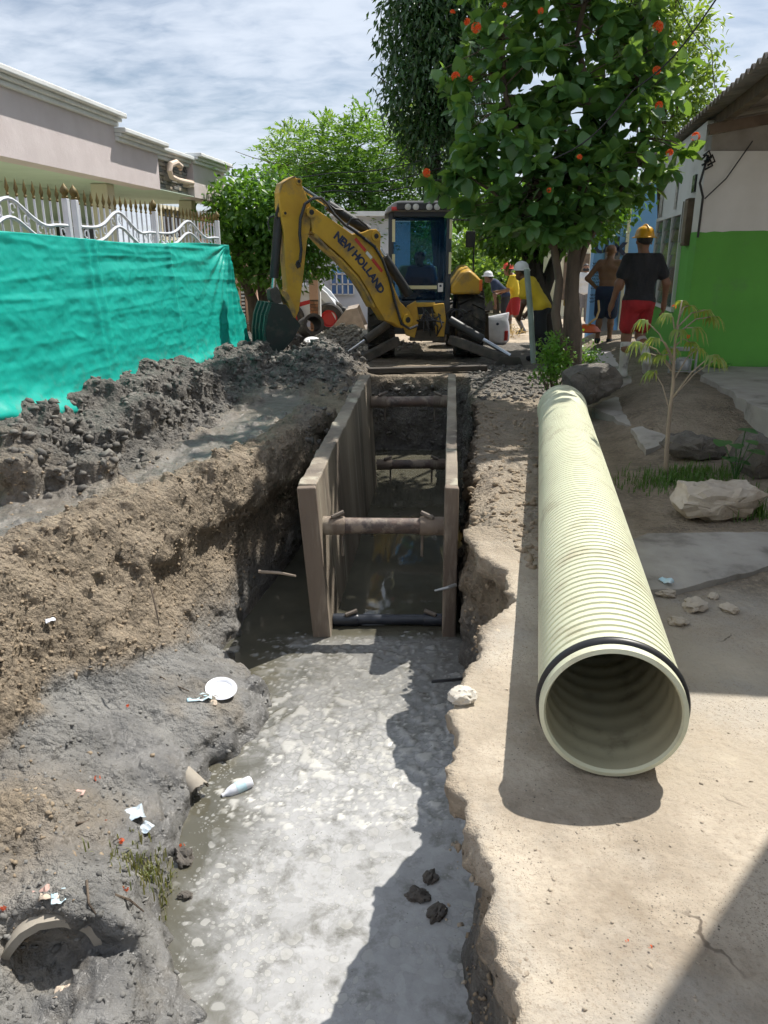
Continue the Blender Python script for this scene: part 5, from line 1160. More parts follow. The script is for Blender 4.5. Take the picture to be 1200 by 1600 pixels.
def tree(name, label, base, trunks, blobs, mat, bark, seed, ncl, per, size, tpl, group='trees', limbs=True, **k):
    t = T(name, label, 'tree', base, group); r = np.random.default_rng(seed); mb = MB(); top = None
    for i, (pts, rads) in enumerate(trunks): mb.tube(pts, rads, 10); top = pts[-1]
    if limbs:
        for i, b in enumerate(blobs):
            j = min(range(len(trunks)), key=lambda q: (Vector(trunks[q][0][-1])-Vector(b[0])).length); limb(mb, trunks[j][0][-1], b[0], trunks[j][1][-1]*.8, .02, seed+i)
            for q in range(3):
                e = Vector(b[0]) + Vector((r.normal()*b[1]*.55, r.normal()*b[2]*.55, r.normal()*b[3]*.5)); limb(mb, Vector(b[0]), e, .022, .006, seed*7+i*3+q, n=4)
    mb.build('trunk', bark, t, smooth=True, sharp=60)
    V, F_ = foliage(blobs, ncl, per, size, r, tpl, **k); V = V - np.array(base); o = link('crown', mkmesh('crown', V, F_, mat, True), t); return t
def B(px, py, Y, rx, ry, rz): return (at(px, py, Y), rx, ry, rz)
LM_mid = leafmat('leaf_mid', (.045, .125, .022), (.085, .20, .035), .40, .42)
LM_feather = leafmat('leaf_feather', (.055, .145, .028), (.105, .22, .045), .42, .5)
LM_dark = leafmat('leaf_dark', (.020, .060, .016), (.035, .09, .024), .22, .38)
LM_far = leafmat('leaf_far', (.08, .18, .035), (.15, .26, .06), .45, .5)
LM_light = leafmat('leaf_light', (.08, .17, .04), (.16, .26, .07), .45, .45)
g0 = lambda px, Y: Vector((at(px, 500, Y).x, Y, ground_z(at(px, 500, Y).x, Y)))
# tree left of the digger arm, two leaning stems
b0 = g0(392, 16.2)
tree('round_tree', 'glossy round crowned tree with leaning stems left of the digger arm', b0,
     [([b0+Vector((.1, 0, -.1)), at(395, 470, 16.2), at(378, 430, 16.2), at(368, 400, 16.3)], [.13, .11, .09, .07]), ([b0+Vector((.15, .1, -.1)), at(412, 470, 16.3), at(405, 435, 16.4), at(430, 400, 16.4)], [.12, .10, .085, .06])],
     [B(385, 395, 16, .75, .9, .55), B(410, 335, 16.2, .95, 1.0, .75), B(455, 360, 16, .85, .9, .7), B(490, 395, 16, .55, .8, .5), B(375, 330, 16.6, .55, .7, .55), B(440, 420, 15.8, .7, .7, .3)],
     LM_mid, BARK, 31, 800, 11, .15, leaf_tpl(.26), spread=.22)
# feathery trees behind
b0 = g0(600, 25)
tree('feathery_tree', 'tall light green tree with feathery fronds behind the digger arm', b0,
     [([b0+Vector((0, 0, -.1)), at(598, 440, 25), at(606, 390, 25), at(600, 350, 25)], [.22, .19, .16, .12])],
     [B(475, 260, 25, 1.3, 1.3, .9), B(530, 250, 25.5, 1.5, 1.5, 1.1), B(590, 240, 25, 1.5, 1.5, 1.2), B(640, 300, 25, 1.5, 1.5, 1.4), B(560, 310, 24.5, 1.6, 1.5, 1.1), B(500, 320, 25, 1.3, 1.5, .9), B(620, 360, 24.5, 1.5, 1.3, 1.0)],
     LM_feather, BARK, 37, 2100, 12, .16, leaf_tpl(.2), spread=.26, pinnate=True, shell=.4)
b0 = g0(452, 27)
tree('feathery_tree', 'slender light green feathery tree nearest the white cornice', b0,
     [([b0+Vector((0, 0, -.1)), at(455, 380, 27), at(458, 300, 27)], [.14, .11, .08])],
     [B(462, 240, 27, .75, .8, .75), B(520, 225, 27, .55, .7, .6), B(448, 290, 27, .9, .9, .6), B(655, 210, 27, .8, .9, .8)],
     LM_far, BARK, 41, 520, 12, .17, leaf_tpl(.2), spread=.28, pinnate=True, shell=.3)
# tall dark tree
b0 = g0(690, 17.5)
tree('dark_tree', 'tall dense dark green tree with drooping leaves above the digger cab', b0,
     [([b0+Vector((0, 0, -.1)), at(690, 420, 17.5), at(682, 330, 17.6), at(680, 230, 17.7)], [.20, .18, .15, .11])],
     [B(660, 40, 17.4, .95, 1.1, 1.1), B(690, 120, 17.2, 1.2, 1.2, 1.1), B(650, 150, 17.5, .75, .9, .9), B(700, 210, 17.4, .95, 1.1, .9), B(720, 20, 17.6, 1.1, 1.2, 1.3), B(672, 255, 17.3, .55, .8, .6), B(705, 300, 17.3, .75, .8, .55), B(735, -50, 17.6, 1.4, 1.2, 1.1), B(650, -15, 17.5, .7, .9, .7)],
     LM_dark, BARKD, 43, 1700, 11, .17, leaf_tpl(.17, .04, .2), spread=.24, droop=.9, out=.5, shell=.25)
# big trunk right of the digger
b0 = g0(864, 14.6)
tree('leaning_tree', 'tree with thick dark leaning trunk beside the green post', b0,
     [([b0+Vector((0, 0, -.15)), at(860, 520, 14.6), at(849, 480, 14.6), at(838, 440, 14.65), at(828, 400, 14.8), at(815, 370, 15)], [.22, .20, .185, .17, .13, .10]), ([at(848, 460, 14.62), at(866, 410, 14.7), at(885, 370, 14.9)], [.13, .11, .08]), ([at(838, 440, 14.65), at(842, 400, 14.8), at(846, 360, 15)], [.11, .09, .07])],
     [B(805, 362, 15.0, .7, 1.0, .42), B(765, 335, 15.2, .45, .9, .35), B(840, 350, 15.0, .8, .9, .5), B(890, 340, 13.6, .7, .9, .4), B(770, 300, 15.4, .6, .8, .4), ((2.5, 11.6, 5.7), 1.3, 1.2, .6), ((3.3, 10.9, 5.5), 1.0, 1.0, .6), ((1.6, 12.4, 6.0), 1.1, 1.0, .6)],  # last three blobs: unseen upper crown added to shade trench and digger
     LM_mid, BARKD, 47, 1100, 11, .16, leaf_tpl(.26), spread=.2)
b0 = g0(893, 15.0)
pt = tree('pale_trunk_tree', 'slim tree with pale trunk tied with a yellow band', b0,
     [([b0+Vector((0, 0, -.1)), at(890, 500, 15), at(893, 450, 15), at(897, 400, 15)], [.13, .12, .11, .09])],
     [B(900, 330, 15.4, .9, .9, .6), B(935, 310, 15.6, .8, .9, .5)], LM_mid, BARKP, 53, 240, 11, .15, leaf_tpl(.26), spread=.2)
MB().lathe([(.128, 0), (.134, .02), (.134, .10), (.128, .12)], at(891, 478, 15), (0, 0, 1), 14).build('yellow_band', M('yellow_tape', (.60, .36, .03), (.5, .3, .03), 8, .6), pt, smooth=True)
# light tree behind right roof
b0 = g0(1040, 15.5)
tree('light_tree', 'airy light green tree rising behind the corrugated roof', b0,
     [([b0+Vector((0, 0, -.1)), at(1035, 330, 15.5), at(1030, 220, 15.5)], [.12, .09, .06])],
     [B(1035, 80, 15.2, .85, .9, .8), B(1065, 160, 15.2, .6, .8, .7), B(1085, 215, 15, .45, .6, .5), B(1000, 40, 15.4, .8, .9, .8), B(1040, 240, 15, .6, .7, .5)],
     LM_light, BARK, 59, 620, 10, .14, leaf_tpl(.24), spread=.24, shell=.3)
# far trees down the street
for k, (px, py, Y, s, lab) in enumerate(((752, 395, 34, 1.6, 'sunlit yellow green tree far down the street, left one'), (795, 385, 38, 2.0, 'sunlit tree far down the street above the grey wall'), (775, 430, 31, 1.0, 'low bright bush tree at the end of the street'), (835, 380, 42, 2.4, 'broad far tree behind the leaning trunk'))):
    b0 = g0(px, Y); tree('far_tree', lab, b0, [([b0+Vector((0, 0, -.1)), at(px, py+25, Y)], [.14, .09])], [B(px, py, Y, s, s, s*.8), B(px-18, py+12, Y, s*.7, s*.7, s*.6), B(px+20, py+8, Y, s*.7, s*.7, s*.6)], LM_far, BARK, 61+k, 300, 11, .26*max(s, 1.2)/1.6, leaf_tpl(.28), group='trees far down the street', spread=.3)
for k, (px, py, Y, s, lab) in enumerate(((330, 430, 33, 2.2, 'far dark tree left behind the tarp edge'), (560, 395, 34, 2.4, 'far tree behind the white walled house'), (690, 400, 36, 2.6, 'far tree seen through the digger cab'), (920, 350, 40, 3.2, 'far tall tree behind the blue shop'))):
    b0 = g0(px, Y); tree('far_tree', lab, b0, [([b0+Vector((0, 0, -.1)), at(px, py+25, Y)], [.18, .11])], [B(px, py, Y, s, s, s*.8), B(px-25, py+12, Y, s*.8, s*.7, s*.7), B(px+26, py+8, Y, s*.8, s*.7, s*.7), B(px, py+30, Y, s, s, s*.6)], LM_mid, BARK, 71+k, 420, 11, .30, leaf_tpl(.28), group='trees far down the street', spread=.35)
# ------------------------------------------------------------------ big leaved tree with orange flowers in front
LM_big = leafmat('leaf_big', (.040, .115, .038), (.085, .19, .055), .34, .40, tcol=(.30, .50, .06))
ORNG = leafmat('flower_orange', (.75, .085, .01), (.80, .14, .02), .3, .5, tcol=(.9, .16, .02))
def big_leaf_mesh():
    # oval leaf with a midrib fold and slightly wavy margin
    st_ = [(0, .0), (.10, .16), (.28, .30), (.50, .34), (.72, .27), (.90, .12), (1.0, 0)]; v = []; f = []
    for i, (t, w) in enumerate(st_):
        z = -.16*t*t; v += [(t, w, z+.10*w*2 + .015*math.sin(i*2.1)), (t, 0, z), (t, -w, z+.10*w*2 - .015*math.sin(i*1.7))]
    for i in range(len(st_)-1): f += [(3*i, 3*i+1, 3*i+4, 3*i+3), (3*i+1, 3*i+2, 3*i+5, 3*i+4)]
    return np.array(v), f
blv, blf = big_leaf_mesh()
TB = Vector((at(893, 578, 9.05).x, 9.05, .12))
ct = T('flowering_tree', 'broad leaved tree with orange flower clusters growing beside the pipe end', 'tree', TB)
mb = MB()
stems = [([TB+Vector((.02, 0, -.1)), at(897, 520, 9.05), at(893, 460, 9.05), at(897, 400, 9.05), at(905, 340, 9.1), at(915, 250, 9.1), at(920, 150, 9.1), at(900, 60, 9.1), Vector((2.2, 9.2, 4.7)), Vector((2.1, 9.3, 5.4))], [.115, .095, .08, .07, .06, .05, .04, .03, .02, .01]),
         ([at(893, 572, 9.0), at(875, 535, 9.0), at(868, 490, 9.0), at(874, 440, 9.0), at(866, 390, 9.05), at(850, 320, 9.1), at(820, 240, 9.1), at(790, 150, 9.1), at(785, 60, 9.2), Vector((1.5, 9.3, 4.9)), Vector((1.5, 9.3, 5.5))], [.075, .06, .052, .045, .042, .036, .03, .026, .02, .015, .008]),
         ([at(893, 450, 9.05), at(905, 415, 9.05), at(915, 385, 9.05), at(960, 310, 9.1), at(1000, 250, 9.1), at(1005, 180, 9.1), at(990, 90, 9.2), Vector((2.9, 9.3, 4.7)), Vector((2.9, 9.4, 5.4))], [.04, .035, .03, .028, .026, .022, .018, .013, .007]),
         ([at(866, 390, 9.05), at(820, 340, 9.0), at(770, 300, 9.0), at(715, 265, 9.0)], [.03, .025, .018, .01])]
for p, r in stems: mb.tube(p, r, 10)
mb.build('trunk', BARK, ct, smooth=True, sharp=60)
BL = [B(740, 180, 9.1, .45, .6, .5), B(800, 90, 9.2, .75, .9, .7), B(900, 80, 9.2, .9, 1.0, .8), B(880, 190, 9.1, .95, 1.0, .65), B(985, 150, 9.2, .62, .8, .75), B(800, 240, 9.0, .75, .8, .5), B(720, 290, 9.0, .40, .5, .32), B(840, 320, 8.9, .70, .7, .35), B(950, 270, 9.0, .75, .8, .5), B(1015, 260, 8.9, .42, .6, .42), B(910, 350, 8.8, .48, .6, .28), B(790, 330, 9.0, .55, .6, .30), B(860, -10, 9.3, 1.0, 1.0, .6), B(985, 340, 8.8, .30, .4, .22), B(990, 60, 9.3, .5, .7, .5), B(905, 300, 9.0, .9, .9, .55), B(760, 240, 9.0, .55, .7, .5), B(850, 360, 8.9, .55, .6, .25), B(690, 275, 8.9, .22, .35, .2), B(1060, 240, 8.8, .22, .4, .25), ((2.1, 9.2, 4.9), 1.3, 1.2, .7), ((1.5, 9.3, 5.4), .9, .9, .5), ((2.9, 9.4, 5.3), 1.0, 1.0, .6)]
r = np.random.default_rng(77); nros = 860; cc, dd = crown_points(BL, nros, r, .22)
branches = MB(); stem_pts = [a.lerp(b, k/6) for s_ in stems for a, b in zip(s_[0][3:-1], s_[0][4:]) for k in range(6)]
spec = []
CBX = (600, 690, 740, 800, 860, 900, 930, 960, 1000, 1040, 1080, 1120); CBY = (290, 335, 365, 385, 405, 415, 385, 350, 322, 300, 260, 230)
def proj(p):
    d = Vector(p)-Vector((0, 0, CAMZ)); f = d.y*CP - d.z*SP; return 600+1200*d.x/f, 800+1200*(-(d.y*SP + d.z*CP))/f
for i in range(nros):
    c = cc[i]; qx, qy = proj(c)
    if qy > np.interp(qx, CBX, CBY)-12: continue
    d = dd[i]*.8 + np.array([0, -.25, .1]) + r.normal(size=3)*.35; d /= np.linalg.norm(d); n = r.integers(5, 9); a0 = r.random()*6.28
    e1 = np.cross(d, [0.2, .3, 1]); e1 /= np.linalg.norm(e1); e2 = np.cross(d, e1)
    for k in range(n):
        a = a0 + k*2.4; op = .55 + .5*r.random(); ld = d*math.cos(op*1.25) + (e1*math.cos(a)+e2*math.sin(a))*math.sin(op*1.25); ld[2] -= .35*r.random()
        spec.append((c - d*.015*k, ld, .10 + .12*r.random()))
    br_end = Vector(c); st0 = min(stem_pts, key=lambda q: (q-br_end).length + abs(r.normal(0, .12)))
    if i % 3 == 0: limb(branches, st0, br_end, .010, .003, i, .14, 4)
branches.build('branches', BARK, ct, smooth=True)['kind'] = 'stuff'
key = [-(s[2]/np.linalg.norm(s[0]-np.array([0, 0, 1.6]))) + .05*s[0][1] + (5 if (at(600, 3, s[0][1]).z < s[0][2]) else 0) for s in spec]
order = np.argsort(key); pos = np.array([s[0] for s in spec]); dr = np.array([s[1] for s in spec]); sz = np.array([s[2] for s in spec])
dN, sN, uN = rotframes(dr, r)
lme = mkmesh('leaf', blv, blf, LM_big, True); crown_e = bpy.data.objects.new('crown', None); COL.objects.link(crown_e); crown_e.parent = ct
for q in order[:300]:
    o = bpy.data.objects.new('leaf', lme); COL.objects.link(o); o.parent = crown_e
    o.matrix_basis = Matrix.Translation(Vector(pos[q])-TB) @ Matrix((dN[q], sN[q], uN[q])).transposed().to_4x4() @ Matrix.Scale(sz[q], 4)
rest = order[300:]; nv_ = len(blv)
V = pos[rest][:, None, :] + sz[rest][:, None, None]*(blv[None, :, 0:1]*dN[rest][:, None, :] + blv[None, :, 1:2]*sN[rest][:, None, :] + blv[None, :, 2:3]*uN[rest][:, None, :])
F_ = (np.array(blf)[None] + (np.arange(len(rest))*nv_)[:, None, None]).reshape(-1, 4)
o = link('more_leaves', mkmesh('more_leaves', V.reshape(-1, 3)-np.array(TB), F_, LM_big, True), crown_e); o['kind'] = 'stuff'
def flower(mb, c, R, n, rr):
    c = Vector(c)
    for k in range(n):
        d = Vector((rr.gauss(0, 1), rr.gauss(0, 1)-.4, rr.gauss(0, 1)+.3)).normalized(); p = c + d*R*.55; e1 = d.cross(Vector((.3, .2, 1))).normalized(); e2 = d.cross(e1)
        for q in range(5):
            a = q*1.257; b = a+.55; s_ = R*.55; mb.add([p, p+(e1*math.cos(a-.5)+e2*math.sin(a-.5))*s_*.7+d*s_*.3, p+(e1*math.cos(a)+e2*math.sin(a))*s_+d*s_*.15, p+(e1*math.cos(b-.05)+e2*math.sin(b-.05))*s_*.7+d*s_*.3], [(0, 1, 2, 3)])
    return mb
rr = random.Random(3)
for (px, py, R, Y) in ((744, 43, .060, 8.45), (730, 34, .04, 8.5), (712, 120, .055, 8.45), (735, 123, .035, 8.45), (667, 270, .055, 8.6), (1028, 42, .065, 8.45), (1054, 68, .03, 8.6), (1026, 110, .05, 8.5), (1030, 165, .05, 8.4), (1087, 214, .055, 8.5), (1046, 238, .045, 8.3), (845, 17, .035, 8.3), (788, 8, .03, 8.3), (905, 246, .035, 8.0), (858, 297, .028, 8.0), (707, 20, .035, 8.6)):
    flower(MB(), at(px, py, Y), R, 9, rr).build('flower_cluster', ORNG, crown_e, flip=False)
# ------------------------------------------------------------------ shrub at the tree foot
LM_shrub = leafmat('leaf_shrub', (.07, .19, .03), (.14, .30, .05), .4, .4)
sb = at(868, 592, 8.75); sb.z = .05
def shrub(name, label, base, blobs, n, per, size, mat, seed, tpl=None, spread=.08):
    t = T(name, label, 'shrub', base); r = np.random.default_rng(seed); mb = MB()
    for i in range(14):
        b = blobs[i % len(blobs)]; e = Vector(b[0]) + Vector((r.normal()*b[1]*.5, r.normal()*b[2]*.5, r.random()*b[3]*.6)); limb(mb, base, e, .012, .004, seed+i, .1, 5)
    mb.build('stems', BARK, t, smooth=True)
    V, F_ = foliage(blobs, n, per, size, r, tpl or leaf_tpl(.26), spread=spread, droop=.15, shell=.1); o = link('foliage', mkmesh('foliage', V-np.array(base), F_, mat, True), t); return t
shrub('leafy_shrub', 'small leafy green shrub at the foot of the flowering tree', sb, [(at(868, 560, 8.8), .16, .2, .28), (at(855, 580, 8.7), .13, .15, .12), (at(885, 545, 9.2), .16, .15, .2), (at(920, 565, 9.4), .12, .15, .22)], 210, 9, .055, LM_shrub, 5)
# ------------------------------------------------------------------ thin sapling with finger shaped leaves
LM_sap = leafmat('leaf_sapling', (.10, .20, .045), (.23, .30, .08), .4, .4)
SPB = gz(1041, 738, .03); sap = T('sapling', 'thin sapling with pale drooping finger shaped leaves', 'sapling', SPB); YS = SPB.y
def sp_at(px, py, dy=0): return at(px, py, YS+dy)
mb = MB()
mb.tube([SPB-Vector((0, 0, .05)), sp_at(1042, 700), sp_at(1046, 650), sp_at(1052, 600), sp_at(1053, 560), sp_at(1056, 520), sp_at(1062, 490)], [.020, .018, .016, .013, .011, .009, .006], 8); mb.build('stem', BARKP, sap, smooth=True)
heads = [(1008, 500, .15, 1050, 560), (1045, 490, .14, 1055, 520), (1075, 478, .15, 1060, 500), (1100, 485, .17, 1060, 510), (1112, 495, .15, 1060, 520), (1083, 512, .17, 1056, 530), (1000, 535, .16, 1050, 575), (1025, 528, .14, 1052, 560), (1050, 545, .15, 1054, 560), (1090, 545, .15, 1055, 590), (1112, 555, .18, 1048, 625), (1120, 560, .14, 1048, 625), (1022, 580, .15, 1046, 640), (1035, 555, .13, 1052, 570), (1060, 515, .14, 1057, 520), (1078, 535, .14, 1056, 540), (1013, 552, .12, 1050, 580), (1066, 470, .12, 1062, 490)]
rs_ = np.random.default_rng(12)
for i, (px, py, L, sx, sy) in enumerate(heads):
    c = sp_at(px, py, rs_.normal(0, .10)); MB().tube([sp_at(sx, sy), (sp_at(sx, sy)+c)/2+Vector((0, 0, .04)), c], [.006, .005, .004], 5).build('leaf_stalk', BARKP, sap, smooth=True)
    vs = []; fs = []; out = (c - sp_at(sx, sy)).normalized()
    for k in range(9):
        a = (k-4)*.38; base = Vector((out.x*math.cos(a)-out.y*math.sin(a)*1.0, out.y*math.cos(a)+out.x*math.sin(a), 0)); 
        if base.length < .2: base = Vector((math.cos(a), math.sin(a), 0))
        base.normalize(); sd = Vector((-base.y, base.x, 0)); l = L*(1-.25*abs(k-4)/4)*rs_.uniform(.8, 1.1); b = len(vs)
        for t, w, dz_ in ((0, .004, 0), (.35, .011, .03), (.7, .009, -.25), (1.0, .001, -.75)):
            p = c + base*l*t*(1-.25*t) + Vector((0, 0, dz_*l)); vs += [p+sd*w, p-sd*w]
        fs += [(b, b+1, b+3, b+2), (b+2, b+3, b+5, b+4), (b+4, b+5, b+7, b+6)]
    MB().add(vs, fs).build('leaf', LM_sap, sap, smooth=True, flip=False)
for px, py in ((1053, 480), (1075, 525)): flower(MB(), sp_at(px, py), .022, 4, rr).build('fallen_flower', ORNG, sap, flip=False)
# ------------------------------------------------------------------ low plant with big round leaves, grass
LM_low = leafmat('leaf_low', (.035, .115, .035), (.06, .16, .045), .2, .35)
PB_ = gz(1148, 752, .05); lp_ = T('broad_leaf_plant', 'low plant with large dark leaves behind the pale boulder', 'plant', PB_)
for i, (px, py, L) in enumerate(((1130, 690, .16), (1165, 672, .15), (1178, 705, .15), (1140, 715, .14), (1158, 722, .12), (1150, 695, .13), (1172, 690, .12))):
    c = at(px, py, PB_.y - .06 + rs_.normal(0, .05)); MB().tube([PB_, (PB_+c)/2+Vector((0, 0, .03)), c], .004, 5).build('stalk', LM_low, lp_, smooth=True)
    d = (c-PB_).normalized(); d = Vector((d.x*1.0+rs_.normal(0, .3), -.4+rs_.normal(0, .2), .05)).normalized(); s_ = Vector((0, 0, 1)).cross(d).normalized(); u = d.cross(s_)
    MB().add([c - d*L*.4 + (d*v[0]*1.0 + s_*v[1]*1.25 + u*v[2])*L for v in blv], blf).build('leaf', LM_low, lp_, smooth=True, flip=False)
GRS = leafmat('grass_blade', (.045, .12, .025), (.10, .20, .045), .3, .5)
def grass(name, label, n, place, h, seed, mat=GRS):
    r = np.random.default_rng(seed); V = []; Fc = []; b = 0
    for i in range(n):
        x, y = place(r); z = ground_z(x, y); a = r.random()*6.28; hh = h*(.4+.8*r.random()); lean = .9*hh*r.random(); w = .0035
        dx, dy = math.cos(a), math.sin(a); sx, sy = -dy*w, dx*w
        V += [(x+sx, y+sy, z-.01), (x-sx, y-sy, z-.01), (x+dx*lean*.4-sx*.8, y+dy*lean*.4-sy*.8, z+hh*.7), (x+dx*lean*.4+sx*.8, y+dy*lean*.4+sy*.8, z+hh*.7), (x+dx*lean, y+dy*lean, z+hh)]
        Fc += [(b, b+1, b+2, b+3), (b+3, b+2, b+4)]; b += 5
    o = MB().add(V, Fc).build(name, mat, None, flip=False); tag(o, label, kind='stuff')
gc = gz(1065, 745, .05); grass('grass', 'short weedy grass around the sapling stem', 1100, lambda r: (gc.x + r.normal(0, .22), gc.y + r.normal(0, .16)), .07, 3)
gc2 = gz(1190, 808, .04); grass('grass', 'tuft of grass under the right end of the pale boulder', 160, lambda r: (gc2.x + r.normal(0, .12), gc2.y + r.normal(0, .04)), .14, 4)
DRYG = leafmat('dry_grass', (.22, .19, .09), (.16, .20, .07), .2, .6)
gc3 = gz(228, 1325, -.80); grass('dry_grass', 'sparse dry grass on the grey mud shelf', 260, lambda r: (gc3.x + r.normal(0, .08), gc3.y + r.normal(0, .09)), .045, 5, DRYG)
# ------------------------------------------------------------------ people: one continuous body surface each, clothing as children
SKIN = M('skin_brown', (.24, .125, .075), (.20, .10, .06), 9, .55); SKIND = M('skin_dark', (.15, .078, .05), (.12, .062, .04), 9, .5)
HAIR = M('hair_black', (.012, .011, .010), (.02, .018, .016), 30, .6, .5, 90, .005)
def cap_d(P, a, b, ra, rb):
    a = np.array(a, np.float32); b = np.array(b, np.float32); ab = b-a; L = max(float(ab @ ab), 1e-8); t = np.clip(((P-a) @ ab)/L, 0, 1)
    return np.linalg.norm(P - a - t[..., None]*ab, axis=-1) - (ra + (rb-ra)*t)
def smin(a, b, k): h = np.clip(.5+.5*(b-a)/k, 0, 1); return b + (a-b)*h - k*h*(1-h)
def sdf_mesh(prims, res, k=.03, cut=None, pad=.06):
    pts = np.array([q for p in prims for q in (p[0], p[1])]); rm = max(max(p[2], p[3]) for p in prims); lo = pts.min(0)-rm-pad; hi = pts.max(0)+rm+pad
    n = np.ceil((hi-lo)/res).astype(int)+1; ax_ = [lo[i]+res*np.arange(n[i]) for i in range(3)]
    G = np.stack(np.meshgrid(*ax_, indexing='ij'), -1).astype(np.float32); D = np.full(G.shape[:3], 9.0, np.float32)
    for p in prims:
        mn = np.minimum(p[0], p[1])-max(p[2], p[3])-.12; mx_ = np.maximum(p[0], p[1])+max(p[2], p[3])+.12
        i0 = np.clip(((mn-lo)/res).astype(int), 0, n); i1 = np.clip(((mx_-lo)/res).astype(int)+2, 0, n); sl = tuple(slice(i0[i], i1[i]) for i in range(3))
        D[sl] = smin(D[sl], cap_d(G[sl], *p[:4]), p[4] if len(p) > 4 else k)
    if cut is not None: D = np.maximum(D, cut(G))
    P_, Q_ = surface_nets(D); return lo + P_*res, Q_
def person(label, loc, yaw, h=1.72, pose=None, skin=SKIN, wear=(), res=.016, helmet=None, hair=True, extra=None, face=True, sit=False):
    """joints in body space: x = the person's right, y = forward, z = up, for a height of 1.72"""
    J = dict(lean=0, hipR=(.09, 0, .90), hipL=(-.09, 0, .90), kneeR=(.10, .02, .49), kneeL=(-.10, .02, .49), ankR=(.105, -.02, .09), ankL=(-.105, -.02, .09), toeR=(.12, .15, .035), toeL=(-.12, .15, .035),
             elbR=(.27, -.02, 1.12), elbL=(-.27, -.02, 1.12), wrR=(.29, .05, .87), wrL=(-.29, .05, .87), headt=(0, 0))
    J.update(pose or {}); sc = h/1.72; le = J['lean']; cl, sl_ = math.cos(le), math.sin(le)
    def U(p): y, z = p[1], p[2]-.95; return (p[0], y*cl + z*sl_, .95 - y*sl_ + z*cl)
    def A(p): return np.array(p, float)
    g = {}
    g['pelvis'] = [((-.075, -.005, .93), (.075, -.005, .93), .105, .105), ((-.07, -.04, .89), (.07, -.04, .89), .09, .09)]
    g['torso'] = [(U((-.06, 0, 1.05)), U((.06, 0, 1.05)), .10, .10), (U((-.075, .01, 1.18)), U((.075, .01, 1.18)), .105, .105), (U((-.10, .01, 1.30)), U((.10, .01, 1.30)), .105, .105), (U((-.155, -.005, 1.405)), U((.155, -.005, 1.405)), .062, .062), (U((0, -.01, 1.36)), U((0, -.01, 1.46)), .09, .06)]
    hd = U((J['headt'][0], .02+J['headt'][1], 1.60)); hv = lambda x, y, z: (hd[0]+x, hd[1]+y, hd[2]+z)
    g['head'] = [(U((0, -.005, 1.45)), hv(0, -.01, -.06), .052, .05), (hv(0, -.015, .03), hv(0, .012, .02), .088, .082), (hv(0, .02, -.06), hv(0, .035, -.07), .062, .05)]
    g['face'] = [(hv(0, .092, .0), hv(0, .112, -.022), .012, .014), (hv(-.05, .075, .03), hv(.05, .075, .03), .018, .018), (hv(-.022, .085, -.058), hv(.022, .085, -.058), .011, .011), (hv(.088, -.005, .0), hv(.088, -.012, -.025), .014, .010), (hv(-.088, -.005, .0), hv(-.088, -.012, -.025), .014, .010)]
    sh = {s: U((sx*.175, -.005, 1.40)) for s, sx in (('R', 1), ('L', -1))}
    g['uarm'] = []; g['farm'] = []; g['hand'] = []; g['thigh'] = []; g['shin'] = []; g['foot'] = []
    for s, sx in (('R', 1), ('L', -1)):
        e = J['elb'+s]; w = J['wr'+s]
        if not J.get('abs'+s): e = U(e); w = U(w)
        g['uarm'].append((sh[s], e, .056, .043)); g['farm'] += [(e, w, .044, .027)]
        d = A(w)-A(e); d /= np.linalg.norm(d); sd = np.array([0, 1.0, 0]); sd = sd - d*(sd @ d); sd /= np.linalg.norm(sd)+1e-6; nn = np.cross(d, sd)
        pm = A(w)+d*.05; g['hand'] += [(tuple(A(w)), tuple(pm), .026, .030)]
        for q, off in enumerate((-.028, -.010, .010, .028)):
            b = A(w)+d*.075+sd*off; m = b+d*.042+nn*sx*-.012; tp = m+d*(.032 if q in (1, 2) else .024)+nn*sx*-.02; g['hand'] += [(tuple(pm+sd*off*.8), tuple(b), .014, .0105, .008), (tuple(b), tuple(m), .0105, .009, .004), (tuple(m), tuple(tp), .009, .0075, .004)]
        tb = A(w)+d*.02+sd*.024; g['hand'] += [(tuple(tb), tuple(tb+d*.035+sd*.03), .014, .011, .008), (tuple(tb+d*.035+sd*.03), tuple(tb+d*.065+sd*.034), .0105, .008, .004)]
        g['thigh'] += [(J['hip'+s], J['knee'+s], .088, .058)]; k_ = A(J['knee'+s]); an = A(J['ank'+s]); cf = k_ + (an-k_)*.32 + np.array([0, -.018, 0])
        g['shin'] += [(tuple(k_), tuple(cf), .056, .055), (tuple(cf), tuple(an), .055, .037)]
        he = an + np.array([0, -.035, -.04]); g['foot'] += [(tuple(an), tuple(he), .038, .034), (tuple(an+np.array([0, .02, -.02])), J['toe'+s], .042, .030), (tuple(he), J['toe'+s], .034, .030)]
    body = sum((g[k] for k in ('pelvis', 'torso', 'head', 'uarm', 'farm', 'hand', 'thigh', 'shin', 'foot')), []) + (g['face'] if face else [])
    body = [(p[0], p[1], p[2], p[3], p[4] if len(p) > 4 else (.012 if p in g['face'] else .035)) for p in body]
    root = T('person', label, 'person', loc, None, yaw); S4 = Matrix.Scale(sc, 4)
    def put(name, V, Q_, mat): return link(name, mkmesh(name, V*sc, Q_, mat, True), root)
    V, Q_ = sdf_mesh(body, res); put('body', V, Q_, skin)
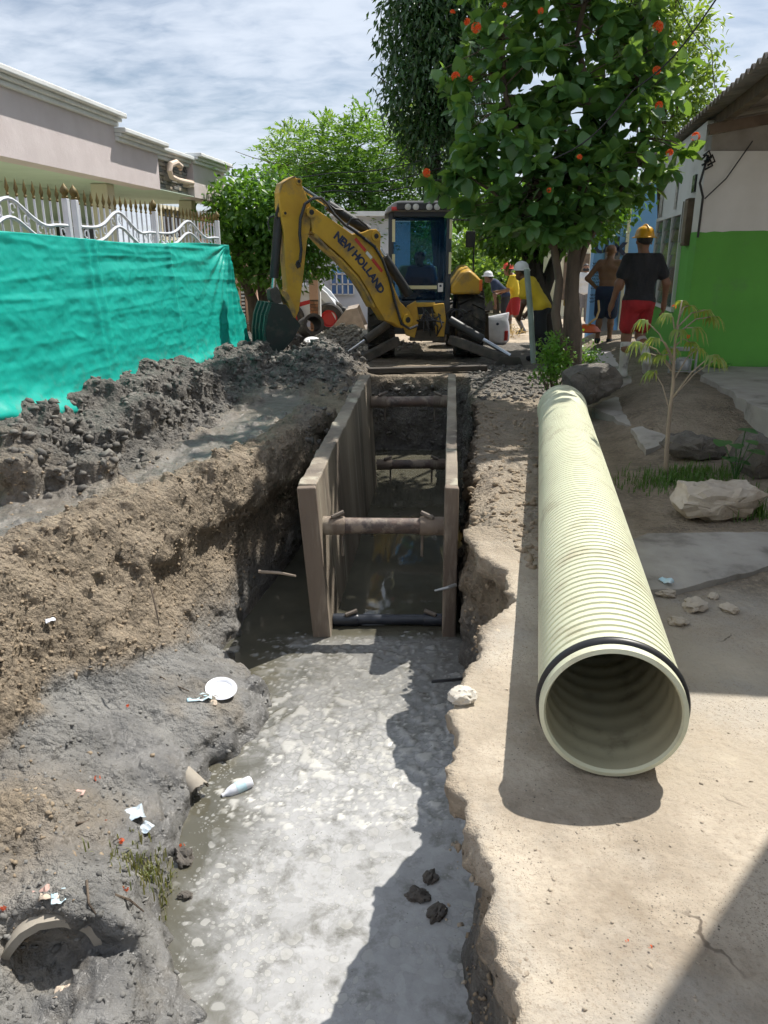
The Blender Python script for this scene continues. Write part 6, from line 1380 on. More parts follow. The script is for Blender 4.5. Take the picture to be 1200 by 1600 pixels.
    for w in wear:
        nm, mat = w[0], w[1]; o = w[2] if len(w) > 2 else {}
        if nm == 'shirt':
            inf = o.get('inf', .018); pr = [(p[0], p[1], p[2]+inf, p[3]+inf) for p in g['torso']] + [(p[0], p[1], p[2]+inf+.006, p[3]+inf+.006) for p in g['pelvis'][:1]]
            for s in 'RL':
                u_ = g['uarm'][0 if s == 'R' else 1]; f = o.get('sleeve', .62); e = tuple(A(u_[0])+(A(u_[1])-A(u_[0]))*f); pr += [(u_[0], e, .056+inf+.004, .05+inf+.012)]
                if f >= 1: fa_ = g['farm'][0 if s == 'R' else 1]; pr += [(fa_[0], tuple(A(fa_[0])+(A(fa_[1])-A(fa_[0]))*.85), .05+inf, .036+inf)]
            hem = o.get('hem', .86); nk = A(U((0, 0, 1.475))); nd_ = A(U((0, 0, 2)))-A(U((0, 0, 1))); 
            V, Q_ = sdf_mesh(pr, res, .04, lambda G: np.maximum(hem - G[..., 2], (G-nk) @ nd_)); V[:, 1] += .006*np.sin(V[:, 2]*38 + V[:, 0]*9)*np.clip((1.25-V[:, 2])*3, 0, 1); put('shirt', V, Q_, mat)
        if nm in ('shorts', 'trousers'):
            inf = o.get('inf', .022); pr = [(p[0], p[1], p[2]+inf*.6, p[3]+inf*.6) for p in g['pelvis']]; 
            for i in (0, 1):
                a, b = A(g['thigh'][i][0]), A(g['thigh'][i][1]); f = o.get('len', .8) if nm == 'shorts' else 1.0; pr += [(tuple(a), tuple(a+(b-a)*f), .088+inf, (.088+(.058-.088)*f)+inf+.016)]
                if nm == 'trousers': k_, c_, an = A(g['shin'][2*i][0]), A(g['shin'][2*i][1]), A(g['shin'][2*i+1][1]); pr += [(tuple(k_), tuple(c_), .058+inf, .055+inf), (tuple(c_), tuple(an), .055+inf, .045+inf)]
            V, Q_ = sdf_mesh(pr, res, .03, lambda G: G[..., 2]-1.02); put(nm, V, Q_, mat)
        if nm == 'boots':
            pr = []; 
            for i in (0, 1):
                k_, c_, an = A(g['shin'][2*i][0]), A(g['shin'][2*i][1]), A(g['shin'][2*i+1][1]); f = o.get('top', .45); s_ = c_ if f > .5 else k_+(c_-k_)*1.0
                pr += [(tuple(s_ + (k_-s_)*.35), tuple(an), .066, .050)] + [(p[0], p[1], p[2]+.012, p[3]+.012) for p in g['foot'][3*i:3*i+3]]
            V, Q_ = sdf_mesh(pr, res, .02); put('boots', V, Q_, mat)
        if nm == 'shoes':
            V, Q_ = sdf_mesh([(p[0], p[1], p[2]+.010, p[3]+.010) for p in g['foot']], res, .02); put('shoes', V, Q_, mat)
        if nm == 'mask':
            V, Q_ = sdf_mesh([(hv(-.045, .06, -.045), hv(.045, .06, -.045), .05, .05)], res, .02); put('face_mask', V, Q_, mat)
    if hair:
        V, Q_ = sdf_mesh([(hv(0, -.02, .035), hv(0, .0, .035), .094, .090)], res, .02, lambda G: np.minimum((hd[2]+.02)-G[..., 2], 9)*1.0 + (G[..., 1]-hd[1])*.75); put('hair', V, Q_, HAIR)
    if helmet:
        mb = MB(); n = 20; c = Vector(hv(0, -.005, .055)); prof = [(.142, -.012), (.145, -.004), (.118, .006), (.114, .03), (.102, .075), (.075, .105), (.035, .122), (.001, .126)]; vs = []
        for r_, z in prof:
            for k in range(n): a = 2*math.pi*k/n; st = 1.14 if math.sin(a) > 0 and r_ > .13 else 1.0; vs.append(c + Vector((r_*.95*math.cos(a), r_*1.12*math.sin(a)*st, z)))
        fs = [(i*n+k, i*n+(k+1) % n, (i+1)*n+(k+1) % n, (i+1)*n+k) for i in range(len(prof)-1) for k in range(n)]; fs.append(tuple(range(n))[::-1])
        mb.add([v*sc for v in vs], fs)
        me = mkmesh('helmet', mb.v, mb.f, helmet, True, 45); hm = link('helmet', me, root)
        mb2 = MB(); mb2.tube([Vector((c + Vector((0, .125*math.cos(t), .02+.115*math.sin(t)))))*sc for t in [math.pi*i/10 for i in range(1, 10)]], .012*sc, 6); link('ridge', mkmesh('ridge', mb2.v, mb2.f, helmet, True), hm)
    return root
BLKT = M('black_cotton', (.014, .015, .018), (.026, .027, .031), 7, .9, .7, 9, .05, stretch=(1, 1, .5)); REDS = M('red_cloth', (.38, .018, .022), (.28, .014, .018), 7, .8, .7, 10, .05, stretch=(1, 1, .45)); WBOOT = M('white_rubber', (.55, .54, .50), (.46, .45, .41), 6, .5, dirt=((.10, .09, .08), .55, .72, 9))
YELH = M('helmet_yellow', (.68, .36, .015), (.6, .31, .012), 5, .35); REDH = M('helmet_red', (.72, .06, .025), (.65, .05, .02), 5, .35); WHTH = M('helmet_white', (.7, .7, .7), (.62, .62, .62), 5, .35)
YELT = M('yellow_shirt', (.70, .50, .03), (.62, .43, .025), 5, .85); NAVY = M('navy_shorts', (.022, .038, .085), (.018, .03, .07), 5, .85); WSH = M('white_shirt', (.66, .66, .66), (.58, .58, .58), 5, .85); GREYT = M('grey_trousers', (.19, .18, .18), (.14, .135, .135), 5, .9); DARKT = M('dark_trousers', (.018, .02, .026), (.025, .026, .03), 5, .9); DKBL = M('dark_blue_shirt', (.02, .035, .075), (.016, .028, .06), 5, .9)
# man in yellow helmet walking away
c = at(998, 470, 9.5); person('man in yellow helmet, black shirt, red shorts and white boots walking away', (c.x, 9.5, .215), math.radians(4), 1.70,
    dict(kneeR=(.10, .10, .50), kneeL=(-.10, .03, .49), ankR=(.11, -.16, .26), toeR=(.13, -.12, .10), ankL=(-.105, .02, .09), toeL=(-.12, .19, .035), elbR=(.31, -.03, 1.13), wrR=(.335, .04, .88), elbL=(-.28, -.03, 1.12), wrL=(-.31, .06, .87), headt=(.0, .0)),
    SKIN, [('shirt', BLKT, dict(inf=.014, hem=.86, sleeve=.60)), ('shorts', REDS, dict(inf=.020, len=.66)), ('boots', WBOOT)], .0125, YELH)
# shirtless man
c = at(948, 470, 14.3); person('shirtless man in navy shorts standing with hand on hip before the blue wall', (c.x, 14.3, ground_z(c.x, 14.3)-.02 if ground_z(c.x, 14.3) > .05 else .10), math.radians(-22), 1.72,
    dict(lean=.03, elbL=(-.36, -.08, 1.14), wrL=(-.20, .02, .98), elbR=(.27, .08, 1.12), wrR=(.22, .22, 1.0)), SKIN, [('shorts', NAVY, dict(inf=.032, len=.88)), ('shoes', DARKT)], .016, None, False)
# man in white shirt facing the camera
c = at(912, 470, 24.5); person('man in white shirt with dark face mask standing beside the blue wall', (c.x, 24.5, zst(24.5)+.03), math.radians(165), 1.74, dict(), SKIN, [('shirt', WSH, dict(inf=.024, hem=.80)), ('trousers', GREYT), ('mask', DARKT)], .02, None, True)
# red helmet worker pulling rope
c = at(805, 480, 19.6); person('worker in red helmet, yellow shirt and red shorts stepping left', (c.x, 19.6, zst(19.6)+.03), math.radians(78), 1.66,
    dict(lean=.22, kneeR=(.10, .16, .50), ankR=(.10, .12, .09), toeR=(.11, .29, .035), kneeL=(-.10, -.02, .49), ankL=(-.10, -.24, .12), toeL=(-.11, -.09, .04), elbR=(.24, .14, 1.14), wrR=(.12, .36, 1.10), elbL=(-.24, .16, 1.14), wrL=(-.14, .42, 1.16), headt=(0, .07)),
    SKIN, [('shirt', YELT, dict(inf=.026, hem=.86)), ('shorts', REDS, dict(inf=.034, len=.8)), ('boots', GREYT)], .02, REDH)
c = at(789, 480, 21.5); person('worker in white helmet and dark blue shirt bending behind the red helmet worker', (c.x, 21.5, zst(21.5)+.03), math.radians(85), 1.68,
    dict(lean=.85, elbR=(.22, .22, 1.15), wrR=(.14, .40, .95), absR=False, elbL=(-.22, .22, 1.15), wrL=(-.14, .40, .95)), SKIND, [('shirt', DKBL, dict(inf=.024)), ('trousers', DARKT), ('shoes', DARKT)], .022, WHTH)
# yellow shirt worker behind the trunk
c = at(846, 480, 13.0); person('worker in yellow shirt and dark trousers bending before the leaning trunk', (c.x, 13.0, ground_z(c.x, 13.0)), math.radians(62), 1.66,
    dict(lean=.62, kneeR=(.12, .10, .49), ankR=(.12, .05, .09), toeR=(.13, .22, .035), kneeL=(-.12, -.06, .49), ankL=(-.12, -.22, .10), toeL=(-.13, -.06, .035), elbR=(.25, .14, 1.12), wrR=(.16, .34, 1.0), elbL=(-.25, .16, 1.12), wrL=(-.14, .36, 1.0)),
    SKIND, [('shirt', YELT, dict(inf=.026)), ('trousers', DARKT), ('shoes', DARKT)], .02, WHTH)
# operator
person('operator in dark blue shirt sitting inside the digger cab', ((x0+x1)/2+.12, CY+.62, zb-.33), math.radians(150), 1.70,
    dict(lean=.30, hipR=(.10, .0, .90), hipL=(-.10, .0, .90), kneeR=(.14, .40, .88), kneeL=(-.14, .40, .88), ankR=(.14, .42, .48), ankL=(-.14, .42, .48), toeR=(.15, .58, .44), toeL=(-.15, .58, .44), elbR=(.27, .10, 1.14), wrR=(.22, .34, 1.16), elbL=(-.27, .10, 1.14), wrL=(-.22, .34, 1.16)),
    SKIND, [('shirt', DKBL, dict(inf=.028, hem=.88)), ('trousers', DARKT), ('shoes', DARKT)], .02, None, True)
# ------------------------------------------------------------------ houses and machines in the left background
def bgwall(name, label, cat, px0, px1, Y, z1, mat, depth=3.0):
    a, b = at(px0, 470, Y).x, at(px1, 470, Y).x; z0 = zst(Y)-.1; t = T(name, label, cat, ((a+b)/2, Y, z0)); MB().hexa([(a, Y, z0), (b, Y, z0), (b, Y+depth, z0), (a, Y+depth, z0)], [(a, Y, z1), (b, Y, z1), (b, Y+depth, z1), (a, Y+depth, z1)]).build('wall', mat, t, bevel=.01); return t, a, b, z0
PCH = M('peach_wall', (.62, .40, .29), (.55, .35, .25), 2, .9, .2, 15, .006)
WLB = M('bluish_white_wall', (.60, .63, .70), (.54, .57, .63), 2, .9, .2, 15, .006)
BGL = M('blue_glass', (.05, .13, .33), (.07, .18, .42), 4, .12); SKYP = M('light_blue_panel', (.16, .38, .78), (.14, .34, .7), 3, .4)
Y = 20.5; t, a, b, z0 = bgwall('peach_house', 'peach house front with black louvred window behind the leaning stems', 'house', 300, 402, Y, 2.6, PCH)
p0, p1 = at(376, 448, Y), at(385, 500, Y); wn_ = MB().box(((p0.x+p1.x)/2, Y-.01, (p0.z+p1.z)/2), (p1.x-p0.x, .03, p0.z-p1.z)).build('window', DARKG, t)
for k in range(9): z = lerp(p1.z, p0.z, (k+.5)/9); MB().box(((p0.x+p1.x)/2, Y-.04, z), (p1.x-p0.x-.02, .05, .03), Matrix.Rotation(.5, 3, 'X')).build('louvre', CORN, wn_)
MB().box(((a+b)/2, Y-.12, z0+.3), (b-a, .3, .12)).build('ledge', BEAM, t, bevel=.02); MB().box(((a+b)/2, Y+1.3, 2.66), (b-a+.3, 3.3, .12)).build('roof_edge', CORN, t)
Y = 23.0; t, a, b, z0 = bgwall('white_house', 'bluish white house with gridded blue window behind the skid steer', 'house', 395, 640, Y, 2.75, WLB)
p0, p1 = at(517, 414, Y), at(553, 460, Y); wn_ = MB().box(((p0.x+p1.x)/2, Y-.01, (p0.z+p1.z)/2), (p1.x-p0.x, .03, p0.z-p1.z)).build('window', DARKG, t)
for i in range(4):
    for j in range(3):
        if j == 2: hh0, hh1 = .70, 1.0
        else: hh0, hh1 = .35*j, .35*(j+1)
        xa_, xb_ = lerp(p0.x, p1.x, i/4)+.015, lerp(p0.x, p1.x, (i+1)/4)-.015; za_, zb_ = lerp(p1.z, p0.z, hh0)+.015, lerp(p1.z, p0.z, hh1)-.015
        MB().box(((xa_+xb_)/2, Y-.03, (za_+zb_)/2), (xb_-xa_, .012, zb_-za_)).build('pane', SKYP if j == 2 else BGL, wn_)
for i in range(5): x = lerp(p0.x, p1.x, i/4); MB().box((x, Y-.04, (p0.z+p1.z)/2), (.04, .05, p0.z-p1.z)).build('mullion', CORN, wn_)
for z in (p1.z, lerp(p1.z, p0.z, .35), lerp(p1.z, p0.z, .7), p0.z): MB().box(((p0.x+p1.x)/2, Y-.045, z), (p1.x-p0.x+.04, .04, .035)).build('mullion', CORN, wn_)
p0, p1 = at(400, 440, Y), at(412, 478, Y); MB().box(((p0.x+p1.x)/2, Y-.02, (p0.z+p1.z)/2), (p1.x-p0.x, .04, p0.z-p1.z)).build('door', SKYP, t)
MB().box(((a+b)/2, Y+1.3, 2.80), (b-a+.4, 3.4, .12)).build('roof_edge', CORN, t)
# gate column with stone cladding
Y = 18.6; p0 = at(483, 428, Y); p1 = at(499, 512, Y); z0 = ground_z(p0.x, 17) - .05
t = T('gate_column', 'peach gate column clad with brown stone below', 'column', ((p0.x+p1.x)/2, Y, z0)); zm = at(490, 468, Y).z
MB().box(((p0.x+p1.x)/2, Y, (zm+p0.z)/2), (p1.x-p0.x, .25, p0.z-zm)).build('shaft', PCH, t, bevel=.01); MB().box((p1.x+.02, Y+.03, (z0+p0.z)/2), (.05, .2, p0.z-z0)).build('white_edge', CORN, t)
MB().box(((p0.x+p1.x)/2, Y, (zm+z0)/2), (p1.x-p0.x-.02, .23, zm-z0-.004)).build('core', BEAM, t)
BR_ = [M('brown_stone_a', (.36, .17, .09), (.28, .13, .07), 8, .85), M('brown_stone_b', (.46, .27, .16), (.36, .2, .12), 8, .85), M('brown_stone_c', (.24, .12, .07), (.2, .1, .06), 8, .85)]
r_ = random.Random(6); z = z0
while z < zm-.06:
    x = p0.x
    while x < p1.x-.02: w = min(r_.uniform(.07, .13), p1.x-x); MB().box((x+w/2, Y-.125, z+.035), (w-.012, .03, .06)).build('stone', r_.choice(BR_), t, bevel=.006, seg=1); x += w
    z += .07
MB().box(((p0.x+p1.x)/2, Y, p0.z+.03), (p1.x-p0.x+.06, .31, .06)).build('cap', CORN, t, bevel=.01)
# ------------------------------------------------------------------ skid steer loader
WLD = M('loader_white', (.66, .68, .70), (.58, .60, .62), 4, .45, dirt=((.35, .31, .26), .6, .8, 4)); LBK = M('loader_bucket', (.34, .29, .24), (.24, .20, .165), 5, .7, .3, 30, .008); LRED = M('loader_red', (.50, .03, .03), (.4, .025, .025), 5, .4)
Y = 19.8; gl = zst(Y)+.035; ux = lambda px: at(px, 470, Y).x; uz = lambda py: at(500, py, Y).z
sk = T('skid_steer', 'white skid steer loader with red stripe parked before the white house', 'loader', (ux(490), Y+.6, gl))
MB().prism([(ux(x), Y, uz(y)) for x, y in ((432, 500), (432, 462), (440, 452), (478, 450), (505, 462), (520, 472), (524, 498), (500, 503))], (0, 1.15, 0)).build('body', WLD, sk, bevel=.03)
MB().prism([(ux(x), Y-.006, uz(y)) for x, y in ((462, 474), (486, 468), (486, 474), (462, 481))], (0, .01, 0)).build('stripe', LRED, sk)
for yy in (Y-.10, Y+1.12): MB().prism([(ux(x), yy, uz(y)) for x, y in ((440, 446), (498, 446), (512, 458), (528, 480), (534, 500), (526, 503), (516, 484), (502, 466), (490, 456), (440, 456))], (0, .14, 0)).build('lift_arm', WLD, sk, bevel=.02)
cage = MB()
for k in range(7): x = lerp(ux(468), ux(492), k/6); cage.bar((x, Y+.1, uz(452)), (x, Y+.1, uz(425)), .018, .018)
for k in range(6): z = lerp(uz(450), uz(426), k/5); cage.bar((ux(468), Y+.1, z), (ux(492), Y+.1, z), .014, .014)
for k in range(4): cage.bar((ux(468+8*k), Y+.1, uz(426)), (ux(468+8*k), Y+1.0, uz(426)), .02, .02)
cage.build('cab_cage', BLK, sk); MB().box((ux(480), Y+.55, uz(424)), (ux(494)-ux(466), 1.0, .05)).build('cab_roof', BLK, sk, bevel=.01)
for x, yy in ((514, Y-.05), (514, Y+1.15), (452, Y-.05), (452, Y+1.15)):
    R = .37; c = (ux(x), yy, gl+R); wv_ = T('wheel', None, None); wv_.parent = sk
    ty = MB().lathe([(R*.55, -.12), (R*.9, -.13), (R, -.09), (R, .09), (R*.9, .13), (R*.55, .12)], c, (0, 1, 0), 28).build('tyre', TYRE, wv_, smooth=True, sharp=40)
    MB().lathe([(R*.56, -.12), (R*.5, -.10), (R*.45, -.03), (.001, -.04)], c, (0, 1, 0), 20).build('rim', LRED, wv_, smooth=True, sharp=40)
MB().prism([(ux(x), Y-.25, uz(y)) for x, y in ((522, 506), (540, 484), (558, 480), (566, 500), (572, 514), (548, 518))], (0, .03, 0)).build('bucket_side', LBK, sk); MB().prism([(ux(x), Y+1.5, uz(y)) for x, y in ((522, 506), (540, 484), (558, 480), (566, 500), (572, 514), (548, 518))], (0, .03, 0)).build('bucket_side', LBK, sk)
bp = [(522, 506), (540, 484), (558, 480)]; b2 = [(522, 506), (548, 518), (572, 514)]
for ch in (bp, b2):
    for (p, q) in zip(ch[:-1], ch[1:]): MB().add([(ux(p[0]), Y-.22, uz(p[1])), (ux(q[0]), Y-.22, uz(q[1])), (ux(q[0]), Y+1.5, uz(q[1])), (ux(p[0]), Y+1.5, uz(p[1])), (ux(p[0]), Y-.22, uz(p[1])-.02), (ux(q[0]), Y-.22, uz(q[1])-.02), (ux(q[0]), Y+1.5, uz(q[1])-.02), (ux(p[0]), Y+1.5, uz(p[1])-.02)], [(0, 1, 2, 3), (7, 6, 5, 4), (0, 4, 5, 1), (1, 5, 6, 2), (2, 6, 7, 3), (3, 7, 4, 0)]).build('bucket_plate', LBK, sk)
MB().bar((ux(530), Y+.6, uz(490)), (ux(545), Y+.6, uz(495)), .5, .3).build('coupler', BLK, sk, bevel=.02)
# gravel pile
GRV = M('gravel', (.42, .38, .31), (.22, .20, .17), 1.2, .9, .4, 40, .01)
def pl_gravel(r):
    x = r.normal(at(540, 520, 16.3).x, .55); y = r.normal(16.2, .7); h_ = .42*math.exp(-((x-at(540, 520, 16.3).x)/.7)**2 - ((y-16.3)/.9)**2); return x, y, ground_z(x, min(y, 16.9)) + h_*(.4+.6*r.random())
mb = MB().blob((at(540, 520, 16.3).x, 16.3, ground_z(-1, 16.3)-.05), .8, 4, 3, .15, (1.0, 1.2, .48)); o = mb.build('gravel_core', GRV, None, smooth=True); tag(o, 'mound of beige gravel behind the digger arm', kind='stuff')
scatter('gravel', 2600, pl_gravel, (.02, .05), GRV, 'beige gravel stones heaped behind the digger arm', 91, .8)
# broken concrete ring and white lid near the bucket
p = at(485, 509, 12.9); mb = MB(); mb.lathe([(.12, -.25), (.17, -.25), (.17, .25), (.12, .25)], (p.x, 12.9, p.z), (.35, -1, .2), 28, True); solo(mb, 'concrete_ring', MUDM, 'muddy concrete pipe ring standing behind the digger bucket', 'pipe ring', smooth=True, sharp=40)
p = at(491, 536, 12.2); mb = MB().lathe([(.001, .03), (.10, .028), (.15, .012), (.165, 0), (.15, -.004), (.001, .0)], (p.x, 12.2, p.z), (.25, -.55, 1), 24); solo(mb, 'plastic_dish', WHT, 'white plastic dish lying on the spoil below the bucket', 'dish', smooth=True, sharp=40)
# green metal post
mb = MB().tube([at(834, 562, 12.0)-Vector((0, 0, .05)), at(829, 490, 12.0), at(823, 420, 12.0)], .043, 14); solo(mb, 'metal_post', M('post_paint', (.30, .38, .36), (.24, .31, .29), 6, .6, .2, 30, .004), 'grey green metal post leaning beside the thick trunk', 'post', smooth=True, sharp=60)
# white sack
SACK = M('sack_white', (.66, .66, .70), (.56, .56, .60), 6, .75, .5, 18, .02)
p = at(777, 512, 16.6); z0 = ground_z(p.x, 16.6); vs = []; n = 20; rings = [(.0, .20, .14), (.06, .25, .19), (.2, .26, .2), (.38, .25, .17), (.5, .23, .12), (.58, .25, .05), (.60, .24, .03)]
for h_, a_, b_ in rings:
    for k in range(n): th = 2*math.pi*k/n; w = 1+.06*math.sin(3*th+h_*9); vs.append((p.x+a_*w*math.cos(th), 16.6+b_*w*math.sin(th), z0+h_+(.05*math.cos(th) if h_ > .5 else 0)))
fs = [(i*n+k, i*n+(k+1) % n, (i+1)*n+(k+1) % n, (i+1)*n+k) for i in range(len(rings)-1) for k in range(n)] + [tuple(range(n))[::-1], tuple((len(rings)-1)*n+k for k in range(n))]
sck = T('white_sack', 'full white woven sack standing on the street near the red helmet worker', 'sack', (p.x, 16.6, z0)); MB().add(vs, fs).build('sack_body', SACK, sck, smooth=True, sharp=70)
MB().box((p.x+.17, 16.44, z0+.18), (.07, .02, .20)).build('red_print', LRED, sck); MB().lathe([(.001, 0), (.03, .0), (.03, .01), (.001, .01)], (p.x-.02, 16.45, z0+.42), (0, -1, 0), 10).build('dark_print', INK, sck)
# plank and board by the digger wheel
mb = MB().bar(at(759, 490, 15.2), at(760, 535, 15.2), .10, .04, (0, 1, 0)); mb.bar(at(757, 488, 15.2), at(765, 486, 15.2), .08, .04); solo(mb, 'wooden_frame', BEAM, 'upright wooden board beside the digger wheel', 'board')
# orange tub and hose on the pavement
ORB = M('orange_plastic', (.75, .13, .02), (.68, .11, .02), 5, .4); p = at(919, 512, 13.6); z0 = at(919, 519, 13.6).z
mb = MB().lathe([(.001, 0), (.20, 0), (.22, .02), (.16, .09), (.10, .13), (.001, .14)], (p.x, 13.6, z0), (0, 0, 1), 22); solo(mb, 'orange_tub', ORB, 'upturned orange plastic tub beside the shirtless man', 'tub', smooth=True, sharp=50)
p0 = at(917, 510, 13.5); mb = MB().tube([p0, at(925, 502, 13.5), at(932, 497, 13.6), at(936, 485, 13.7), at(935, 470, 13.9)], .018, 8); solo(mb, 'yellow_hose', M('hose_yellow', (.66, .42, .16), (.6, .38, .14), 5, .5), 'pale orange hose rising from the orange tub', 'hose', smooth=True)
# straw and rope near workers
STRAW = M('straw', (.60, .42, .16), (.48, .33, .12), 6, .9)
def pl_straw(r): return at(775+r.normal(0, 12), 478, 19).x, r.normal(19, .5), zst(19)+.02
mb = MB(); rr_ = random.Random(8)
for k in range(260):
    c = Vector((at(770, 478, 19).x + rr_.gauss(0, .35), 19+rr_.gauss(0, .4), zst(19)+.06+abs(rr_.gauss(0, .10)))); d = Vector((rr_.gauss(0, 1), rr_.gauss(0, 1), rr_.gauss(0, .3))).normalized()*.16; mb.bar(c-d, c+d, .012, .006)
tag(mb.build('straw', STRAW, None), 'loose straw on the street beside the workers', kind='stuff')
# trodden far wall
t, a, b, z0 = bgwall('end_wall', 'dark grey low wall at the end of the street', 'wall', 720, 815, 33, .65, GREYD, .3)
t, a, b, z0 = bgwall('far_house', 'pale house front at the far right end of the street', 'house', 868, 925, 29, 2.6, CREAM); MB().box(((a+b)/2, 28.97, 1.0), (.9, .05, 1.6)).build('door', BEAM, t); MB().box(((a+b)/2, 30, 2.68), (b-a+.4, 2.6, .14)).build('roof_edge', ZINC, t)
# water meter cage by the green wall and a green bowl
p = gz(1068, 588, .22); mt = T('meter_cage', 'small grey meter in a wire cage at the foot of the green wall', 'meter', (p.x-.05, 9.55, .2)); GM = M('galvanised', (.45, .46, .46), (.36, .37, .37), 8, .45, metal=.4)
for dx in (-.13, .13):
    for dy in (-.08, .08): MB().bar((p.x-.05+dx, 9.55+dy, .18), (p.x-.05+dx, 9.55+dy, .58), .02, .02).build('cage_leg', GM, mt)
for z in (.3, .44, .58): MB().bar((p.x-.18, 9.47, z), (p.x+.08, 9.47, z), .012, .012).build('cage_bar', GM, mt)
MB().lathe([(.001, -.07), (.075, -.07), (.085, -.04), (.085, .05), (.06, .08), (.001, .08)], (p.x-.05, 9.55, .38), (0, 0, 1), 18).build('meter_body', GM, mt, smooth=True, sharp=40); MB().box((p.x-.05, 9.55, .56), (.2, .14, .04)).build('meter_lid', GM, mt, bevel=.01)
p = gz(1136, 576, .345); mb = MB().lathe([(.10, .0), (.13, .045), (.135, .05), (.125, .05), (.095, .008), (.001, .006)], (p.x, 9.6, .335), (0, 0, 1), 24); mb.add([], []); solo(mb, 'green_bowl', GREEN, 'shallow green bowl on the porch floor by the green wall', 'bowl', smooth=True, sharp=50)
# ------------------------------------------------------------------ stones and boulders
ROCKP = M('rock_pale', (.52, .46, .38), (.38, .32, .25), 3, .9, .7, 12, .03, dirt=((.28, .22, .16), .5, .7, 4)); ROCKD = M('rock_dark', (.16, .145, .125), (.09, .082, .07), 6, .95, .9, 22, .03); 
def boulder(name, label, c, r, seed, sq, mat, amp=.3, rot=0, sub=4, group='loose stones'):
    mb = MB().blob(c, r, seed, sub, amp, sq, Matrix.Rotation(rot, 3, 'Z'), 1.7)
    for v in mb.v:
        n_ = Vector(v)*14; v += (v-Vector(c)).normalized()*r*.05*mnoise.noise(n_)
    return solo(mb, name, mat, label, 'stone', group, smooth=True, sharp=32)
def slabby(name, label, pts_front, Ya, Yb, mat, seed):   # chunky block from a front outline, extruded in depth with broken faces
    mb = MB(); nY = 7; out = []
    c = sum((at(x, y, Ya) for x, y in pts_front), Vector())/len(pts_front); dense = []
    for i in range(len(pts_front)):
        a, b = pts_front[i], pts_front[(i+1) % len(pts_front)]
        for k in range(5): dense.append((lerp(a[0], b[0], k/5), lerp(a[1], b[1], k/5)))
    base = [at(x, y, Ya) for x, y in dense]; m = len(base); vs = []; fs = []
    def jit(p): return p + Vector((mnoise.noise(p*9+Vector((seed, 0, 0))), mnoise.noise(p*9+Vector((0, seed, 0))), mnoise.noise(p*9+Vector((0, 0, seed)))))*.030 + Vector((mnoise.noise(p*31), mnoise.noise(p*31+Vector((5, 0, 0))), mnoise.noise(p*31+Vector((0, 7, 0)))))*.016
    for s_ in (.0, .35, .7): vs += [jit(c + (p-c)*s_ + Vector((0, -.02*(1-s_), 0))) for p in base]
    for i in range(nY+1): t_ = i/nY; k = 1 if t_ < .8 else 1-(t_-.8)*.8; vs += [jit(c + (p-c)*k + Vector((0, (Yb-Ya)*t_ + (.03*(1-t_) if i == 0 else 0), 0))) for p in base]
    R_ = 3+nY+1
    for i in range(R_-1):
        for k in range(m): k2 = (k+1) % m; fs.append((i*m+k, i*m+k2, (i+1)*m+k2, (i+1)*m+k))
    fs.append(tuple((R_-1)*m+k for k in range(m))); mb.add(vs, fs); return solo(mb, name, mat, label, 'stone', 'loose stones', smooth=True, sharp=28)
slabby('boulder', 'large pale angular boulder with light top at the right edge', [(1067, 796), (1074, 786), (1084, 772), (1120, 768), (1160, 771), (1193, 768), (1206, 776), (1196, 796), (1176, 814), (1130, 818), (1082, 814), (1070, 806)], gz(1110, 815, .03).y, gz(1110, 815, .03).y+.32, ROCKP, 2)
slabby('boulder', 'dark crumbly boulder between the pipe end and the white boots', [(892, 592), (905, 581), (935, 577), (960, 574), (974, 588), (972, 606), (955, 618), (930, 632), (905, 640), (893, 620)], 7.95, 8.5, ROCKD, 5)
slabby('boulder', 'flat topped brown rock behind the sapling stem', [(1046, 705), (1055, 692), (1090, 686), (1125, 691), (1140, 705), (1128, 722), (1095, 722), (1060, 716)], gz(1090, 722, .04).y, gz(1090, 722, .04).y+.3, ROCKD, 7)
slabby('boulder', 'brown earth covered rock cut by the right edge behind the boulder', [(1172, 735), (1178, 715), (1190, 695), (1212, 690), (1215, 752), (1176, 752)], gz(1190, 752, .04).y, gz(1190, 752, .04).y+.4, ROCKD, 9)
for k, (px, py, r, lab) in enumerate(((1060, 968, .035, 'pale chunk of rubble right of the pipe, lowest of its group'), (1085, 945, .05, 'middle chunk of rubble right of the pipe'), (1140, 950, .035, 'rightmost small rubble chunk right of the pipe'), (1040, 925, .04, 'rubble chunk nearest the pipe flank'), (1115, 930, .025, 'small rubble chunk at the end of the ground crack'), (1012, 1000, .012, 'tiny stone right of the pipe below the rubble'))):
    c = gz(px, py, .02); boulder('rubble_stone', lab, (c.x, c.y, ground_z(c.x, c.y)+r*.3), r, k+3, (1.3, 1, .6), ROCKP, .35, k)
c = gz(716, 1087, .02); boulder('edge_stone', 'white stone on the broken edge of the trench', (xr(c.y)+.05, c.y, .02), .05, 31, (1.1, .9, .7), M('white_stone', (.62, .58, .50), (.5, .46, .4), 6, .9, .5, 30, .01), .3)
for k, (px, py, r, lab) in enumerate(((653, 1398, .050, 'dark mud lump standing in the grey water'), (672, 1370, .038, 'flat dark lump in the water behind the larger one'), (288, 1338, .055, 'dark lump at the left water line'), (290, 1398, .03, 'small dark lump at the left water line below'), (683, 1425, .045, 'muddy lump at the right water line'))):
    c = gz(px, py, WATER+.01); boulder('mud_lump', lab, (c.x, c.y, WATER+.0), r, k+40, (1.1, .8, .7), MUDM, .45, k, 4, 'mud lumps in the water')
